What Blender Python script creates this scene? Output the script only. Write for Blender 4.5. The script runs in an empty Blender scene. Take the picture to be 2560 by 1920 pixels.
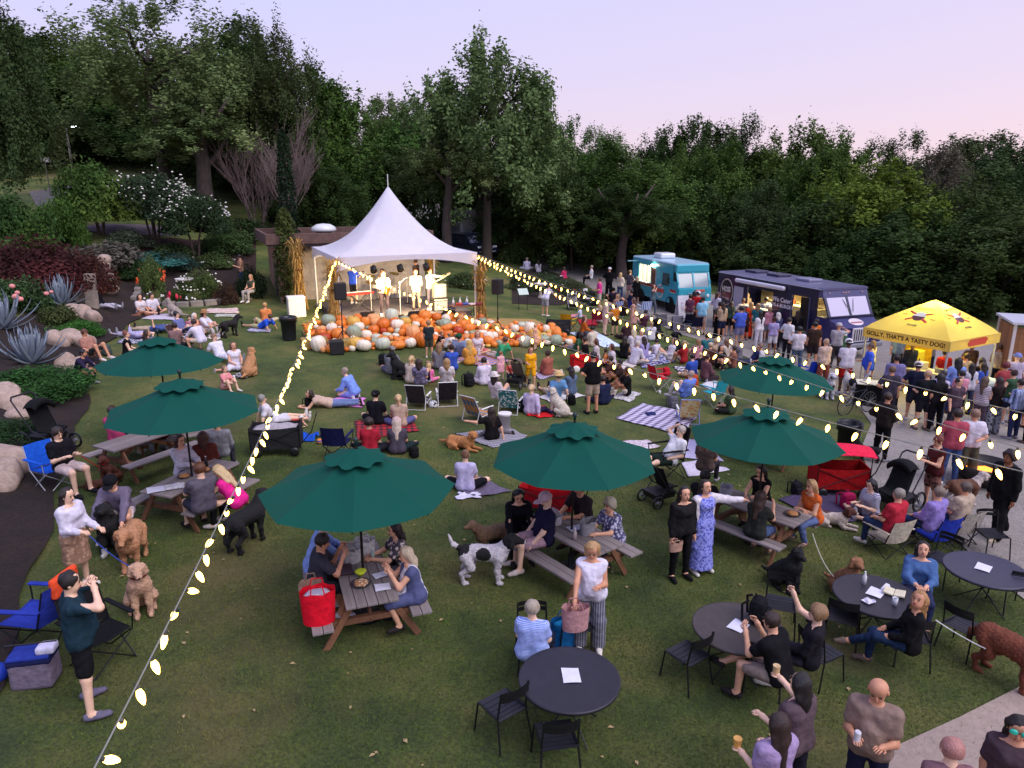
import bpy,bmesh,math,random
import numpy as np
from mathutils import Vector,Matrix,Euler
random.seed(7);rng=np.random.default_rng(7)
SC=bpy.context.scene
COL=SC.collection
R=math.radians
# ------------------------------------------------------------------ camera, sky, light
F=1800.0;PITCH=R(15.1);CH=6.45          # focal length in photo pixels (2560 wide), tilt, height
cam=bpy.data.cameras.new('camera');camo=bpy.data.objects.new('camera',cam);COL.objects.link(camo)
cam.sensor_width=36;cam.lens=36*F/2560;cam.clip_start=.1;cam.clip_end=600
camo.location=(0,0,CH);camo.rotation_euler=(R(90)-PITCH,0,0);SC.camera=camo
SC.view_settings.view_transform='Standard';SC.view_settings.look='None'
SC.view_settings.exposure=.9;SC.view_settings.gamma=1
SC.cycles.use_denoising=True;SC.cycles.max_bounces=6;SC.cycles.sample_clamp_indirect=4
SC.cycles.transparent_max_bounces=12;SC.cycles.caustics_reflective=False;SC.cycles.caustics_refractive=False

def world():
 w=bpy.data.worlds.new('World');SC.world=w;w.use_nodes=True
 nt=w.node_tree;n=nt.nodes;l=nt.links
 bg=n['Background']
 tc=n.new('ShaderNodeTexCoord');sp=n.new('ShaderNodeSeparateXYZ');l.new(tc.outputs['Generated'],sp.inputs[0])
 cr=n.new('ShaderNodeValToRGB');e=cr.color_ramp
 cols=[(0.0,'e6d0dc'),(.06,'dfcfe4'),(.14,'d4cef0'),(.26,'c8caf6'),(.5,'b4baf0'),(1,'a4aeea')]
 e.elements[0].position=0;e.elements[0].color=(*hexc(cols[0][1]),1)
 e.elements[1].position=1;e.elements[1].color=(*hexc(cols[-1][1]),1)
 for p,c in cols[1:-1]:
  q=e.elements.new(p);q.color=(*hexc(c),1)
 l.new(sp.outputs['Z'],cr.inputs[0])
 # afterglow: the dusk sky is pinker towards the sunset on the right
 dot=n.new('ShaderNodeVectorMath');dot.operation='DOT_PRODUCT';dot.inputs[1].default_value=(.80,.58,.05)
 l.new(tc.outputs['Generated'],dot.inputs[0])
 mr=n.new('ShaderNodeMapRange');mr.inputs[1].default_value=.35;mr.inputs[2].default_value=1.0;mr.inputs[3].default_value=0;mr.inputs[4].default_value=.3
 l.new(dot.outputs['Value'],mr.inputs[0])
 mx=n.new('ShaderNodeMix');mx.data_type='RGBA';mx.inputs[7].default_value=(*hexc('eccfd6'),1)
 l.new(mr.outputs[0],mx.inputs[0]);l.new(cr.outputs[0],mx.inputs[6])
 sky=n.new('ShaderNodeTexSky');sky.sky_type='NISHITA';sky.sun_disc=False
 sky.sun_elevation=R(1.5);sky.sun_rotation=R(55);sky.altitude=200
 ad=n.new('ShaderNodeMix');ad.data_type='RGBA';ad.blend_type='ADD';ad.inputs[0].default_value=.012
 l.new(mx.outputs[2],ad.inputs[6]);l.new(sky.outputs[0],ad.inputs[7])
 l.new(ad.outputs[2],bg.inputs[0]);bg.inputs[1].default_value=SKY
def hexc(h):
 h=h.lstrip('#');o=[]
 for i in (0,2,4):
  v=int(h[i:i+2],16)/255;o.append(v/12.92 if v<=.04045 else ((v+.055)/1.055)**2.4)
 return tuple(o)
SKY=.6
world()
sun=bpy.data.lights.new('sun','SUN');sun.energy=1.5;sun.angle=R(50);sun.color=(1,.94,.96)
suno=bpy.data.objects.new('sun',sun);COL.objects.link(suno);suno.location=(20,40,30)
suno.rotation_euler=Vector((-.5,.4,-.85)).to_track_quat('-Z','Y').to_euler()

# ------------------------------------------------------------------ terrain function and pixel helpers
CP,SP=math.cos(PITCH),math.sin(PITCH)
def ss(a,b,x):
 t=(x-a)/(b-a);t=max(0.,min(1.,t));return t*t*(3-2*t)
def edge(y):return-2.7-.47*y if y<25 else-14.45-.2*(y-25)     # left border of the lawn
def H(x,y):
 z=-.045*max(-22.,min(20.,x))+.5*ss(18,30,y)*ss(4,-4,x)
 d=edge(y)-x
 if d>0:z+=1.5*ss(0,6,d)*ss(-4,6,y)
 if y>34:z+=.17*min(y-34,62)*ss(-7,-20,x)
 if y>44:z+=.07*min(y-44,40)*ss(26,6,x)*ss(-22,-6,x)
 return z
def ray(px,py):
 u=(px-1280)/F;v=(py-960)/F
 return u,CP-SP*v,-(SP+CP*v)
def at(px,py,zo=0.):
 dx,dy,dz=ray(px,py);lo=2.;t=lo
 f=lambda t:CH+dz*t-H(dx*t,dy*t)-zo
 while t<140 and f(t)>0:lo=t;t+=.25
 hi=t
 for _ in range(18):
  m=(lo+hi)/2
  if f(m)>0:lo=m
  else:hi=m
 return Vector((dx*hi,dy*hi,CH+dz*hi))
def atD(px,py,D):
 dx,dy,dz=ray(px,py);return Vector((dx*D,dy*D,CH+dz*D))
CR=dict(o=(0,0,2560),a1=(0,0,640),a2=(640,0,640),a3=(1280,200,640),a4=(1920,200,640),a5=(0,480,640),a6=(640,440,640),a7=(1280,560,640),a8=(1920,560,640),
 b1=(0,960,640),b2=(640,900,640),b3=(1200,900,640),b4=(1920,900,640),b5=(0,1400,640),b6=(640,1200,640),b7=(1160,1440,640),b8=(1720,1360,840),
 c1=(1320,680,320),c2=(1620,740,320),c3=(1500,860,400),c4=(1900,780,340),c5=(2220,840,340),c6=(1760,1120,400),c7=(180,680,480),c8=(840,640,440))
def g(k,x,y,zo=0.):                       # a point of the place seen at x, y of survey view k, zo above the ground
 X,Y,W=CR[k];return at(X+x*W/2212,Y+y*W/2212,zo)
def gD(k,x,y,D):
 X,Y,W=CR[k];return atD(X+x*W/2212,Y+y*W/2212,D)
def gnd(p,up=0.):return Vector((p[0],p[1],H(p[0],p[1])+up))

# ------------------------------------------------------------------ materials
_M={}
def M(col,kind='cloth',c2=None,s=1.,rough=None,**kw):
 key=(col,kind,c2,s,rough,tuple(kw.items()))
 if key in _M:return _M[key]
 m=bpy.data.materials.new('%s_%s' % (kind,col));m.use_nodes=True;_M[key]=m
 nt=m.node_tree;n=nt.nodes;l=nt.links;b=n['Principled BSDF']
 base=hexc(col)
 tc=n.new('ShaderNodeTexCoord');co=tc.outputs['Object']
 def noise(scale,det=3.,ro=.6,src=None):
  t=n.new('ShaderNodeTexNoise');t.inputs['Scale'].default_value=scale;t.inputs['Detail'].default_value=det;t.inputs['Roughness'].default_value=ro
  l.new(src or co,t.inputs['Vector']);return t.outputs['Fac']
 def ramp(fac,stops):
  r=n.new('ShaderNodeValToRGB');e=r.color_ramp
  e.elements[0].position=stops[0][0];e.elements[0].color=(*stops[0][1],1)
  e.elements[1].position=stops[-1][0];e.elements[1].color=(*stops[-1][1],1)
  for p,c in stops[1:-1]:
   q=e.elements.new(p);q.color=(*c,1)
  l.new(fac,r.inputs[0]);return r.outputs[0]
 def mul(c,k):return tuple(min(1,v*k) for v in c)
 def bump(fac,st,dist=.02):
  u=n.new('ShaderNodeBump');u.inputs['Strength'].default_value=st;u.inputs['Distance'].default_value=dist
  l.new(fac,u.inputs['Height']);l.new(u.outputs[0],b.inputs['Normal'])
 def mixc(fac,a,c):
  x=n.new('ShaderNodeMix');x.data_type='RGBA';l.new(fac,x.inputs[0])
  for q,i in ((a,6),(c,7)):
   if isinstance(q,tuple):x.inputs[i].default_value=(*q,1)
   else:l.new(q,x.inputs[i])
  return x.outputs[2]
 ro=.85;C=b.inputs['Base Color']
 if kind=='cloth':
  l.new(ramp(noise(14*s),[(.3,mul(base,.78)),(.7,mul(base,1.12))]),C);bump(noise(8*s,3,.55),.7,.035);b.inputs['Specular IOR Level'].default_value=.15
 elif kind=='canvas':
  l.new(ramp(noise(3,3),[(.3,mul(base,.96)),(.7,mul(base,1.02))]),C);ro=.8;b.inputs['Specular IOR Level'].default_value=.15
 elif kind=='skin':
  l.new(ramp(noise(20),[(.3,mul(base,.9)),(.7,mul(base,1.08))]),C);ro=.55
  b.inputs['Subsurface Weight'].default_value=0
 elif kind=='hair':
  mp=n.new('ShaderNodeMapping');mp.inputs['Scale'].default_value=(9,9,1.6);l.new(co,mp.inputs[0]);w=noise(9,5,.7,mp.outputs[0])
  l.new(ramp(w,[(.3,mul(base,.6)),(.7,mul(base,1.3))]),C);bump(w,.6,.02);ro=.5
 elif kind=='fur':
  f1=noise(16,6,.75);l.new(ramp(f1,[(.3,mul(base,.6)),(.7,mul(base,1.25))]),C);bump(noise(55,5),.9,.02);ro=.8
 elif kind=='metal':
  b.inputs['Metallic'].default_value=kw.get('met',.3);C.default_value=(*base,1);ro=.45
  l.new(ramp(noise(9),[(.3,mul(base,.85)),(.7,mul(base,1.1))]),C)
 elif kind=='paint':
  ro=.32;l.new(ramp(noise(2.5,5),[(.3,mul(base,.92)),(.75,mul(base,1.05))]),C);b.inputs['Coat Weight'].default_value=.25
 elif kind=='plastic':
  ro=.45;l.new(ramp(noise(6),[(.3,mul(base,.9)),(.7,mul(base,1.05))]),C)
 elif kind=='wood':
  mp=n.new('ShaderNodeMapping');mp.inputs['Scale'].default_value=(1.2,14,14);l.new(co,mp.inputs[0])
  oi=n.new('ShaderNodeObjectInfo')
  va=n.new('ShaderNodeVectorMath');l.new(mp.outputs[0],va.inputs[0]);l.new(oi.outputs['Random'],va.inputs[1])
  t=noise(2.2,6,.7,mp.outputs[0])
  c=ramp(t,[(.25,mul(base,.5)),(.5,base),(.75,mul(base,1.3))])
  hs=n.new('ShaderNodeHueSaturation');mr=n.new('ShaderNodeMapRange');mr.inputs[3].default_value=.8;mr.inputs[4].default_value=1.2
  l.new(oi.outputs['Random'],mr.inputs[0]);l.new(mr.outputs[0],hs.inputs['Value']);l.new(c,hs.inputs['Color']);l.new(hs.outputs[0],C)
  bump(t,.5,.01);ro=.8
 elif kind=='bark':
  mp=n.new('ShaderNodeMapping');mp.inputs['Scale'].default_value=(4,4,.8);l.new(co,mp.inputs[0])
  t=noise(3,6,.7,mp.outputs[0]);l.new(ramp(t,[(.3,mul(base,.4)),(.7,mul(base,1.3))]),C);bump(t,1,.08);ro=.95
 elif kind=='leaf':
  oi=n.new('ShaderNodeObjectInfo');ge=n.new('ShaderNodeNewGeometry')
  a=ramp(noise(.35*s,4),[(.3,mul(base,.62)),(.7,mul(base,1.35))])
  if c2:a=mixc(ramp(noise(.16*s,3),[(.52,(0,0,0)),(.66,(1,1,1))]),a,hexc(c2))
  hs=n.new('ShaderNodeHueSaturation');mr=n.new('ShaderNodeMapRange');mr.inputs[3].default_value=.7;mr.inputs[4].default_value=1.3
  l.new(ge.outputs['Random Per Island'],mr.inputs[0]);l.new(mr.outputs[0],hs.inputs['Value'])
  m2=n.new('ShaderNodeMapRange');m2.inputs[3].default_value=.485;m2.inputs[4].default_value=.52;l.new(oi.outputs['Random'],m2.inputs[0]);l.new(m2.outputs[0],hs.inputs['Hue'])
  l.new(a,hs.inputs['Color']);l.new(hs.outputs[0],C);ro=.75;b.inputs['Specular IOR Level'].default_value=.15
  tr=n.new('ShaderNodeBsdfTranslucent');l.new(hs.outputs[0],tr.inputs[0]);ms=n.new('ShaderNodeMixShader');ms.inputs[0].default_value=.25
  l.new(b.outputs[0],ms.inputs[1]);l.new(tr.outputs[0],ms.inputs[2]);l.new(ms.outputs[0],n['Material Output'].inputs[0])
 elif kind=='emit':
  C.default_value=(*base,1);b.inputs['Emission Color'].default_value=(*base,1);b.inputs['Emission Strength'].default_value=kw['e']
 elif kind in ('stripe','stripe2','plaid'):
  sx=n.new('ShaderNodeSeparateXYZ');l.new(co,sx.inputs[0])
  def band(axis,per,duty):
   mm=n.new('ShaderNodeMath');mm.operation='MULTIPLY';mm.inputs[1].default_value=1/per;l.new(sx.outputs[axis],mm.inputs[0])
   fr=n.new('ShaderNodeMath');fr.operation='FRACT';l.new(mm.outputs[0],fr.inputs[0])
   lt=n.new('ShaderNodeMath');lt.operation='LESS_THAN';lt.inputs[1].default_value=duty;l.new(fr.outputs[0],lt.inputs[0]);return lt.outputs[0]
  c=mixc(band(2 if kind=='stripe' else 0,.1/s,.5),base,hexc(c2))
  if kind=='plaid':
   h3=mixc(band(1,.13/s,.45),base,hexc(c2));x=n.new('ShaderNodeMix');x.data_type='RGBA';x.inputs[0].default_value=.5;l.new(c,x.inputs[6]);l.new(h3,x.inputs[7]);c=x.outputs[2]
  l.new(c,C);bump(noise(8,3),.6,.03)
 elif kind=='floral':
  v=n.new('ShaderNodeTexVoronoi');v.inputs['Scale'].default_value=16*s;l.new(co,v.inputs['Vector'])
  nn=noise(13*s,3);mm=n.new('ShaderNodeMath');mm.operation='MULTIPLY';l.new(v.outputs['Distance'],mm.inputs[0]);l.new(nn,mm.inputs[1])
  l.new(ramp(mm.outputs[0],[(.17,base),(.24,hexc(c2))]),C);bump(noise(8,3),.6,.03)
 elif kind=='stone':
  l.new(ramp(noise(3*s,7,.7),[(.3,mul(base,.6)),(.7,mul(base,1.2))]),C);bump(noise(12*s,8,.75),.8,.04);ro=.9
 elif kind=='gourd':
  l.new(ramp(noise(3,4),[(.3,mul(base,.85)),(.7,mul(base,1.1))]),C);ro=.42
 elif kind=='glass':
  C.default_value=(*base,1);ro=.06;b.inputs['Metallic'].default_value=.0;b.inputs['Specular IOR Level'].default_value=.9;b.inputs['Coat Weight'].default_value=.6
 elif kind=='clear':
  C.default_value=(*base,1);ro=.05;b.inputs['Transmission Weight'].default_value=.85;b.inputs['IOR'].default_value=1.2
 b.inputs['Roughness'].default_value=ro if rough is None else rough
 if kw.get('thin'):                       # thin canvas lets light through
  tr=n.new('ShaderNodeBsdfTranslucent');ms=n.new('ShaderNodeMixShader');ms.inputs[0].default_value=kw['thin']
  src=C.links[0].from_socket if C.links else None
  if src:l.new(src,tr.inputs[0])
  else:tr.inputs[0].default_value=(*base,1)
  l.new(b.outputs[0],ms.inputs[1]);l.new(tr.outputs[0],ms.inputs[2]);l.new(ms.outputs[0],n['Material Output'].inputs[0])
 return m

# ------------------------------------------------------------------ mesh helpers
class MB:
 def __init__(s):s.v=[];s.f=[]
 def add(s,vs,fs,mt=None):
  o=len(s.v)
  s.v+=[tuple(mt @ Vector(p)) if mt else tuple(p) for p in vs];s.f+=[tuple(i+o for i in q) for q in fs];return s
 def box(s,c,d,rot=None,taper=1.):
  x,y,z=d[0]/2,d[1]/2,d[2]/2;t=taper
  vs=[(-x,-y,-z),(x,-y,-z),(x,y,-z),(-x,y,-z),(-x*t,-y*t,z),(x*t,-y*t,z),(x*t,y*t,z),(-x*t,y*t,z)]
  m=Matrix.Translation(c) @ (Euler(rot).to_matrix().to_4x4() if rot else Matrix())
  return s.add(vs,[(3,2,1,0),(4,5,6,7),(0,1,5,4),(1,2,6,5),(2,3,7,6),(3,0,4,7)],m)
 def rbox(s,c,d,r=.02,rot=None):      # box with chamfered edges
  x,y,z=d[0]/2,d[1]/2,d[2]/2;r=min(r,x*.9,y*.9,z*.9)
  bm=bmesh.new();bmesh.ops.create_cube(bm,size=1)
  for v in bm.verts:v.co=(v.co.x*2*x,v.co.y*2*y,v.co.z*2*z)
  bmesh.ops.bevel(bm,geom=list(bm.edges),offset=r,segments=2,affect='EDGES',profile=.5)
  m=Matrix.Translation(c) @ (Euler(rot).to_matrix().to_4x4() if rot else Matrix())
  s.add([v.co.copy() for v in bm.verts],[[v.index for v in f.verts] for f in (bm.verts.index_update() or bm.faces)],m);bm.free();return s
 def tube(s,pts,r,n=6,cap=True,flat=1.):
  pts=[Vector(p) for p in pts];rs=r if isinstance(r,(list,tuple)) else [r]*len(pts);o=len(s.v);up=None
  for i,p in enumerate(pts):
   d=(pts[min(i+1,len(pts)-1)]-pts[max(i-1,0)]);d=d.normalized() if d.length>1e-9 else Vector((0,0,1))
   if up is None:up=Vector((0,0,1)) if abs(d.z)<.9 else Vector((0,1,0))
   a=d.cross(up);a=a.normalized() if a.length>1e-6 else Vector((1,0,0));b=a.cross(d);up=b
   for k in range(n):
    t=2*math.pi*k/n;s.v.append(tuple(p+a*(math.cos(t)*rs[i])+b*(math.sin(t)*rs[i]*flat)))
  for i in range(len(pts)-1):
   for k in range(n):
    k2=(k+1) % n;s.f.append((o+i*n+k,o+i*n+k2,o+(i+1)*n+k2,o+(i+1)*n+k))
  if cap:s.f.append(tuple(o+k for k in reversed(range(n))));s.f.append(tuple(o+(len(pts)-1)*n+k for k in range(n)))
  return s
 def lathe(s,prof,n=12,c=(0,0,0),rot=None,fn=None):
  m=Matrix.Translation(c) @ (Euler(rot).to_matrix().to_4x4() if rot else Matrix());o=len(s.v)
  for r,z in prof:
   for k in range(n):
    t=2*math.pi*k/n;q=r*(fn(t,z) if fn else 1)
    s.v.append(tuple(m @ Vector((q*math.cos(t),q*math.sin(t),z))))
  for i in range(len(prof)-1):
   for k in range(n):
    k2=(k+1) % n;s.f.append((o+i*n+k,o+i*n+k2,o+(i+1)*n+k2,o+(i+1)*n+k))
  if prof[0][0]>1e-6:s.f.append(tuple(o+k for k in reversed(range(n))))
  if prof[-1][0]>1e-6:s.f.append(tuple(o+(len(prof)-1)*n+k for k in range(n)))
  return s
 def ball(s,c,r,n=10,rot=None):
  if not isinstance(r,(list,tuple)):r=(r,r,r)
  m=Matrix.Translation(c) @ (Euler(rot).to_matrix().to_4x4() if rot else Matrix()) @ Matrix.Diagonal((*r,1))
  t=MB().lathe([(math.sin(math.pi*i/(n // 2+1)) if 0<i<n // 2+1 else 1e-4,-math.cos(math.pi*i/(n // 2+1))) for i in range(n // 2+2)],n)
  return s.add(t.v,t.f,m)
 def prism(s,poly,z0,z1,mt=None):     # polygon in xy lifted from z0 to z1
  n=len(poly);vs=[(x,y,z0) for x,y in poly]+[(x,y,z1) for x,y in poly]
  fs=[tuple(range(n))[::-1],tuple(range(n,2*n))]+[(i,(i+1) % n,(i+1) % n+n,i+n) for i in range(n)]
  return s.add(vs,fs,mt)
 def sheet(s,fn,nu,nv,th=0.):         # grid surface fn(u, v), u and v in 0..1, with real thickness th
  o=len(s.v)
  for i in range(nu+1):
   for j in range(nv+1):s.v.append(tuple(fn(i/nu,j/nv)))
  q=lambda i,j:o+i*(nv+1)+j
  fs=[(q(i,j),q(i+1,j),q(i+1,j+1),q(i,j+1)) for i in range(nu) for j in range(nv)]
  s.f+=fs
  if th:
   N=(nu+1)*(nv+1);s.v+=[(x,y,z-th) for x,y,z in s.v[o:o+N]]
   s.f+=[tuple(k+N for k in reversed(f)) for f in fs]
   for i in range(nu):s.f+=[(q(i+1,0),q(i,0),q(i,0)+N,q(i+1,0)+N),(q(i,nv),q(i+1,nv),q(i+1,nv)+N,q(i,nv)+N)]
   for j in range(nv):s.f+=[(q(0,j),q(0,j+1),q(0,j+1)+N,q(0,j)+N),(q(nu,j+1),q(nu,j),q(nu,j)+N,q(nu,j+1)+N)]
  return s
 def mesh(s,name='mesh',smooth=False):
  me=bpy.data.meshes.new(name);me.from_pydata(s.v,[],s.f);me.update()
  if smooth:me.polygons.foreach_set('use_smooth',[True]*len(me.polygons))
  return me
def obj(name,me,mats=None,parent=None,loc=None,rot=None,scl=None):
 if isinstance(me,MB):me=me.mesh(name)
 o=bpy.data.objects.new(name,me);COL.objects.link(o)
 if mats is not None:
  if not isinstance(mats,(list,tuple)):mats=[mats]
  while len(me.materials)<len(mats):me.materials.append(None)
  for i,m in enumerate(mats):o.material_slots[i].link='OBJECT';o.material_slots[i].material=m
 if parent is not None:o.parent=parent
 if loc is not None:o.location=loc
 if rot is not None:o.rotation_euler=rot if not isinstance(rot,(int,float)) else (0,0,rot)
 if scl is not None:o.scale=scl if not isinstance(scl,(int,float)) else (scl,scl,scl)
 return o
def tag(o,label,cat,group=None):
 o['label']=label;o['category']=cat
 if group:o['group']=group
 return o
def thing(name,label,cat,loc=(0,0,0),rz=0.,group=None,scl=1.):
 o=bpy.data.objects.new(name,None);COL.objects.link(o);o.empty_display_size=.2
 o.location=loc;o.rotation_euler=(0,0,rz);o.scale=(scl,scl,scl);return tag(o,label,cat,group)
def struct(name,me,m):o=obj(name,me,m);o['kind']='structure';return o
_K={}
def kit(key,fn):                            # shared mesh data: built once
 if key not in _K:
  q=fn();_K[key]=q.mesh(str(key) if isinstance(key,str) else str(key[0])) if isinstance(q,MB) else q
 return _K[key]
def smooth(me):me.polygons.foreach_set('use_smooth',[True]*len(me.polygons));return me
def face(a):return R(a)                      # 0 looks at the camera, 90 to the right, 180 away, 270 to the left
def text_mesh(s,size=1.,depth=.004,bold=0.):
 cu=bpy.data.curves.new('lettering','FONT');cu.body=s;cu.size=size;cu.extrude=depth;cu.align_x='CENTER';cu.align_y='CENTER';cu.resolution_u=3;cu.offset=bold
 o=bpy.data.objects.new('lettering',cu);COL.objects.link(o);bpy.context.view_layer.update()
 me=bpy.data.meshes.new_from_object(o.evaluated_get(bpy.context.evaluated_depsgraph_get()));bpy.data.objects.remove(o);me.materials.clear();return me
# ------------------------------------------------------------------ one continuous skin over round limbs (surface nets)
def sdf_mesh(prims,h,k=.03,clips=(),name='body',extra=None,wr=0.):
 A=np.array([p[0] for p in prims],float);B=np.array([p[1] for p in prims],float)
 ra=np.array([p[2] for p in prims]);rb=np.array([p[3] for p in prims]);rm=np.maximum(ra,rb)[:,None]
 mn=np.minimum(A-rm,B-rm).min(0)-2.5*h;mx=np.maximum(A+rm,B+rm).max(0)+2.5*h
 n=np.ceil((mx-mn)/h).astype(int)+1
 ax=[mn[i]+h*np.arange(n[i]) for i in range(3)]
 D=np.full(n,1.)
 for pr,a,b,r0,r1 in zip(prims,A,B,ra,rb):
  m=max(r0,r1)+k+2*h
  lo=np.maximum(((np.minimum(a,b)-m-mn)/h).astype(int),0);hi=np.minimum(((np.maximum(a,b)+m-mn)/h).astype(int)+2,n)
  sl=tuple(slice(lo[i],hi[i]) for i in range(3))
  X=ax[0][sl[0]][:,None,None]-a[0];Y=ax[1][sl[1]][None,:,None]-a[1];Z=ax[2][sl[2]][None,None,:]-a[2]
  d=b-a;L=max(d @ d,1e-9);t=np.clip((X*d[0]+Y*d[1]+Z*d[2])/L,0,1)
  q=np.sqrt((X-t*d[0])**2+(Y-t*d[1])**2+(Z-t*d[2])**2)-(r0+(r1-r0)*t)
  if len(pr)>4:
   for cp,cn in pr[4]:q=np.maximum(q,(X+a[0]-cp[0])*cn[0]+(Y+a[1]-cp[1])*cn[1]+(Z+a[2]-cp[2])*cn[2])
  o=D[sl];w=np.clip(.5+.5*(o-q)/k,0,1);D[sl]=o*(1-w)+q*w-k*w*(1-w)
 if wr:                                   # folds of the cloth, locks of the hair
  X,Y,Z=ax[0][:,None,None],ax[1][None,:,None],ax[2][None,None,:]
  D=D+wr*(np.sin(38*X+17*Z+3*np.sin(19*Y))*np.sin(33*Z-21*Y+2*np.sin(23*X))+.6*np.sin(55*Y+29*X+11*Z))
 for p,nn in clips:
  nn=np.array(nn,float);nn /= np.linalg.norm(nn)
  D=np.maximum(D,(ax[0][:,None,None]-p[0])*nn[0]+(ax[1][None,:,None]-p[1])*nn[1]+(ax[2][None,None,:]-p[2])*nn[2])
 S=D<0;acc=np.zeros((*[i-1 for i in n],3));cnt=np.zeros([i-1 for i in n])
 c=lambda i,j,l:(slice(i,n[0]-1+i),slice(j,n[1]-1+j),slice(l,n[2]-1+l))
 for x in range(3):
  u,v=[i for i in range(3) if i != x]
  for p in (0,1):
   for q in (0,1):
    o0=[0,0,0];o0[u]=p;o0[v]=q;o1=list(o0);o1[x]=1
    d0=D[c(*o0)];d1=D[c(*o1)];ch=(d0<0) != (d1<0)
    t=np.where(ch,d0/np.where(ch,d0-d1,1),0)
    cnt+=ch
    for w_,off in ((u,p),(v,q)):acc[...,w_]+=ch*off
    acc[...,x]+=ch*t
 act=cnt>0;idx=np.full(act.shape,-1);idx[act]=np.arange(act.sum())
 V=(np.argwhere(act)+acc[act]/cnt[act][:,None])*h+mn
 Fs=[]
 for x in range(3):
  u,v=(x+1) % 3,(x+2) % 3
  s0=[slice(1,n[i]-1) for i in range(3)];s1=list(s0);s0[x]=slice(0,n[x]-1);s1[x]=slice(1,n[x])
  a=S[tuple(s0)];b=S[tuple(s1)]
  for fl,msk in ((0,a & ~b),(1,~a & b)):
   e=np.argwhere(msk)
   if not len(e):continue
   e[:,u]+=1;e[:,v]+=1
   qs=[]
   for du,dv in ((-1,-1),(0,-1),(0,0),(-1,0)):
    w=e.copy();w[:,u]+=du;w[:,v]+=dv;qs.append(idx[w[:,0],w[:,1],w[:,2]])
   f=np.stack(qs,1);Fs.append(f[:,::-1] if fl else f)
 Fa=np.concatenate(Fs) if Fs else np.zeros((0,4),int);Fa=Fa[(Fa>=0).all(1)]
 vs=V.tolist();fs=Fa.tolist()
 if extra and extra.v:o=len(vs);vs+=extra.v;fs+=[[i+o for i in q] for q in extra.f]
 me=bpy.data.meshes.new(name);me.from_pydata(vs,[],fs);me.update();return smooth(me)

def nrm(v):v=np.array(v,float);return v/np.linalg.norm(v)
UP=np.array((0,0,1.))
S_=(.16,.03,-1),(.06,-.22,-1)                   # hanging arm
ARM=dict(hang=S_,phone=((.12,-.25,-1),(-.35,-.9,.35)),cross=((.1,-.3,-1),(-.95,-.5,.12)),lap=((.18,-.35,-1),(-.35,-.85,-.25)),prop=((.3,.45,-1),(.12,.2,-1)),
  table=((.12,-.75,-.8),(-.45,-.9,.05)),chin=((.1,-.7,-.75),(-.3,-.45,.95)),fwd=((.1,-.85,-.5),(-.05,-1,-.1)),hip=((.6,.12,-.85),(-.85,-.35,-.45)),face=((.55,-.75,.05),(-.9,.05,.55)),
  up=((.3,-.75,.2),(-.1,-.4,1)),out=((.9,-.4,-.15),(.75,-.65,.1)),knee=((.15,-.7,-.7),(-.3,-.9,-.1)),reach=((.15,-.8,-.75),(.05,-.7,-.75)),down=((.1,-.5,-1),(-.1,-.75,-.8)),back=((.3,.2,-.9),(-.8,.5,-.2)),hold=((.1,-.15,-1),(-.1,-1,-.05)),neck=((.9,.1,.45),(-.75,.3,.55)))
LEG=dict(stand=((.06,0,-1),(.03,.04,-1)),step=((.04,-.3,-1),(.02,.02,-1)),trail=((.04,.28,-1),(.02,.45,-.9)),chair=((.12,-1,-.04),(.02,-.06,-1)),tuck=((.12,-1,-.04),(.02,.35,-1)),cross=((.8,-.62,.14),(-.92,-.28,-.16)),
  knee=((.14,-.72,.66),(.02,-.38,-.95)),flat=((.12,-1,.1),(.04,-1,-.18)),kneel=((.14,-1,-.12),(.02,1,-.12)),lie=((.09,-1,.02),(.02,-1,-.02)),bent=((.06,-.75,.62),(.02,-.5,-.9)),prone=((.09,1,-.02),(.02,1,-.02)),kick=((.09,1,-.02),(.02,.25,1)),
  over=((-.02,-1,.16),(-.42,-.75,-.62)),squat=((.35,-.9,.12),(-.05,.25,-1)),wide=((.2,0,-1),(.1,.04,-1)),side=((.55,-.8,-.04),(.75,.62,-.1)),cside=((-.3,-.9,-.04),(.9,.4,-.08)))
POSE=dict(stand=dict(z=.93,a='hang',l='stand'),walk=dict(z=.92,a='hang',l=('step','trail')),cross=dict(z=.12,a='lap',l='cross',lean=(0,-.12,1)),knees=dict(z=.12,a='knee',l='knee',lean=(0,-.02,1)),
  back=dict(z=.12,a='prop',l='flat',lean=(0,.5,1)),legs=dict(z=.12,a='lap',l='flat',lean=(0,-.05,1)),kneel=dict(z=.2,a='lap',l='kneel',lean=(0,-.1,1)),lie=dict(z=.12,a=('lap','neck'),l='lie',lean=(0,1,.1),nod=10,rot=1),prop=dict(z=.12,a='prop',l=('lie','bent'),lean=(0,.95,.6)),
  prone=dict(z=.12,a='table',l='prone',lean=(0,-1,.35),nod=-20),kick=dict(z=.12,a='table',l='kick',lean=(0,-1,.35)),chair=dict(z=.57,a='lap',l='chair',lean=(0,.06,1)),table=dict(z=.57,a='table',l='tuck',lean=(0,-.22,1),nod=10),
  recl=dict(z=.42,a='lap',l='flat',lean=(0,.5,1)),low=dict(z=.34,a='lap',l='knee',lean=(0,.35,1)),crouch=dict(z=.38,a='reach',l='squat',lean=(0,-.5,1)),bend=dict(z=.9,a='reach',l='stand',lean=(0,-1,.55),nod=30),side=dict(z=.12,a='lap',l=('cside','side'),lean=(0,-.05,1)))
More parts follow.
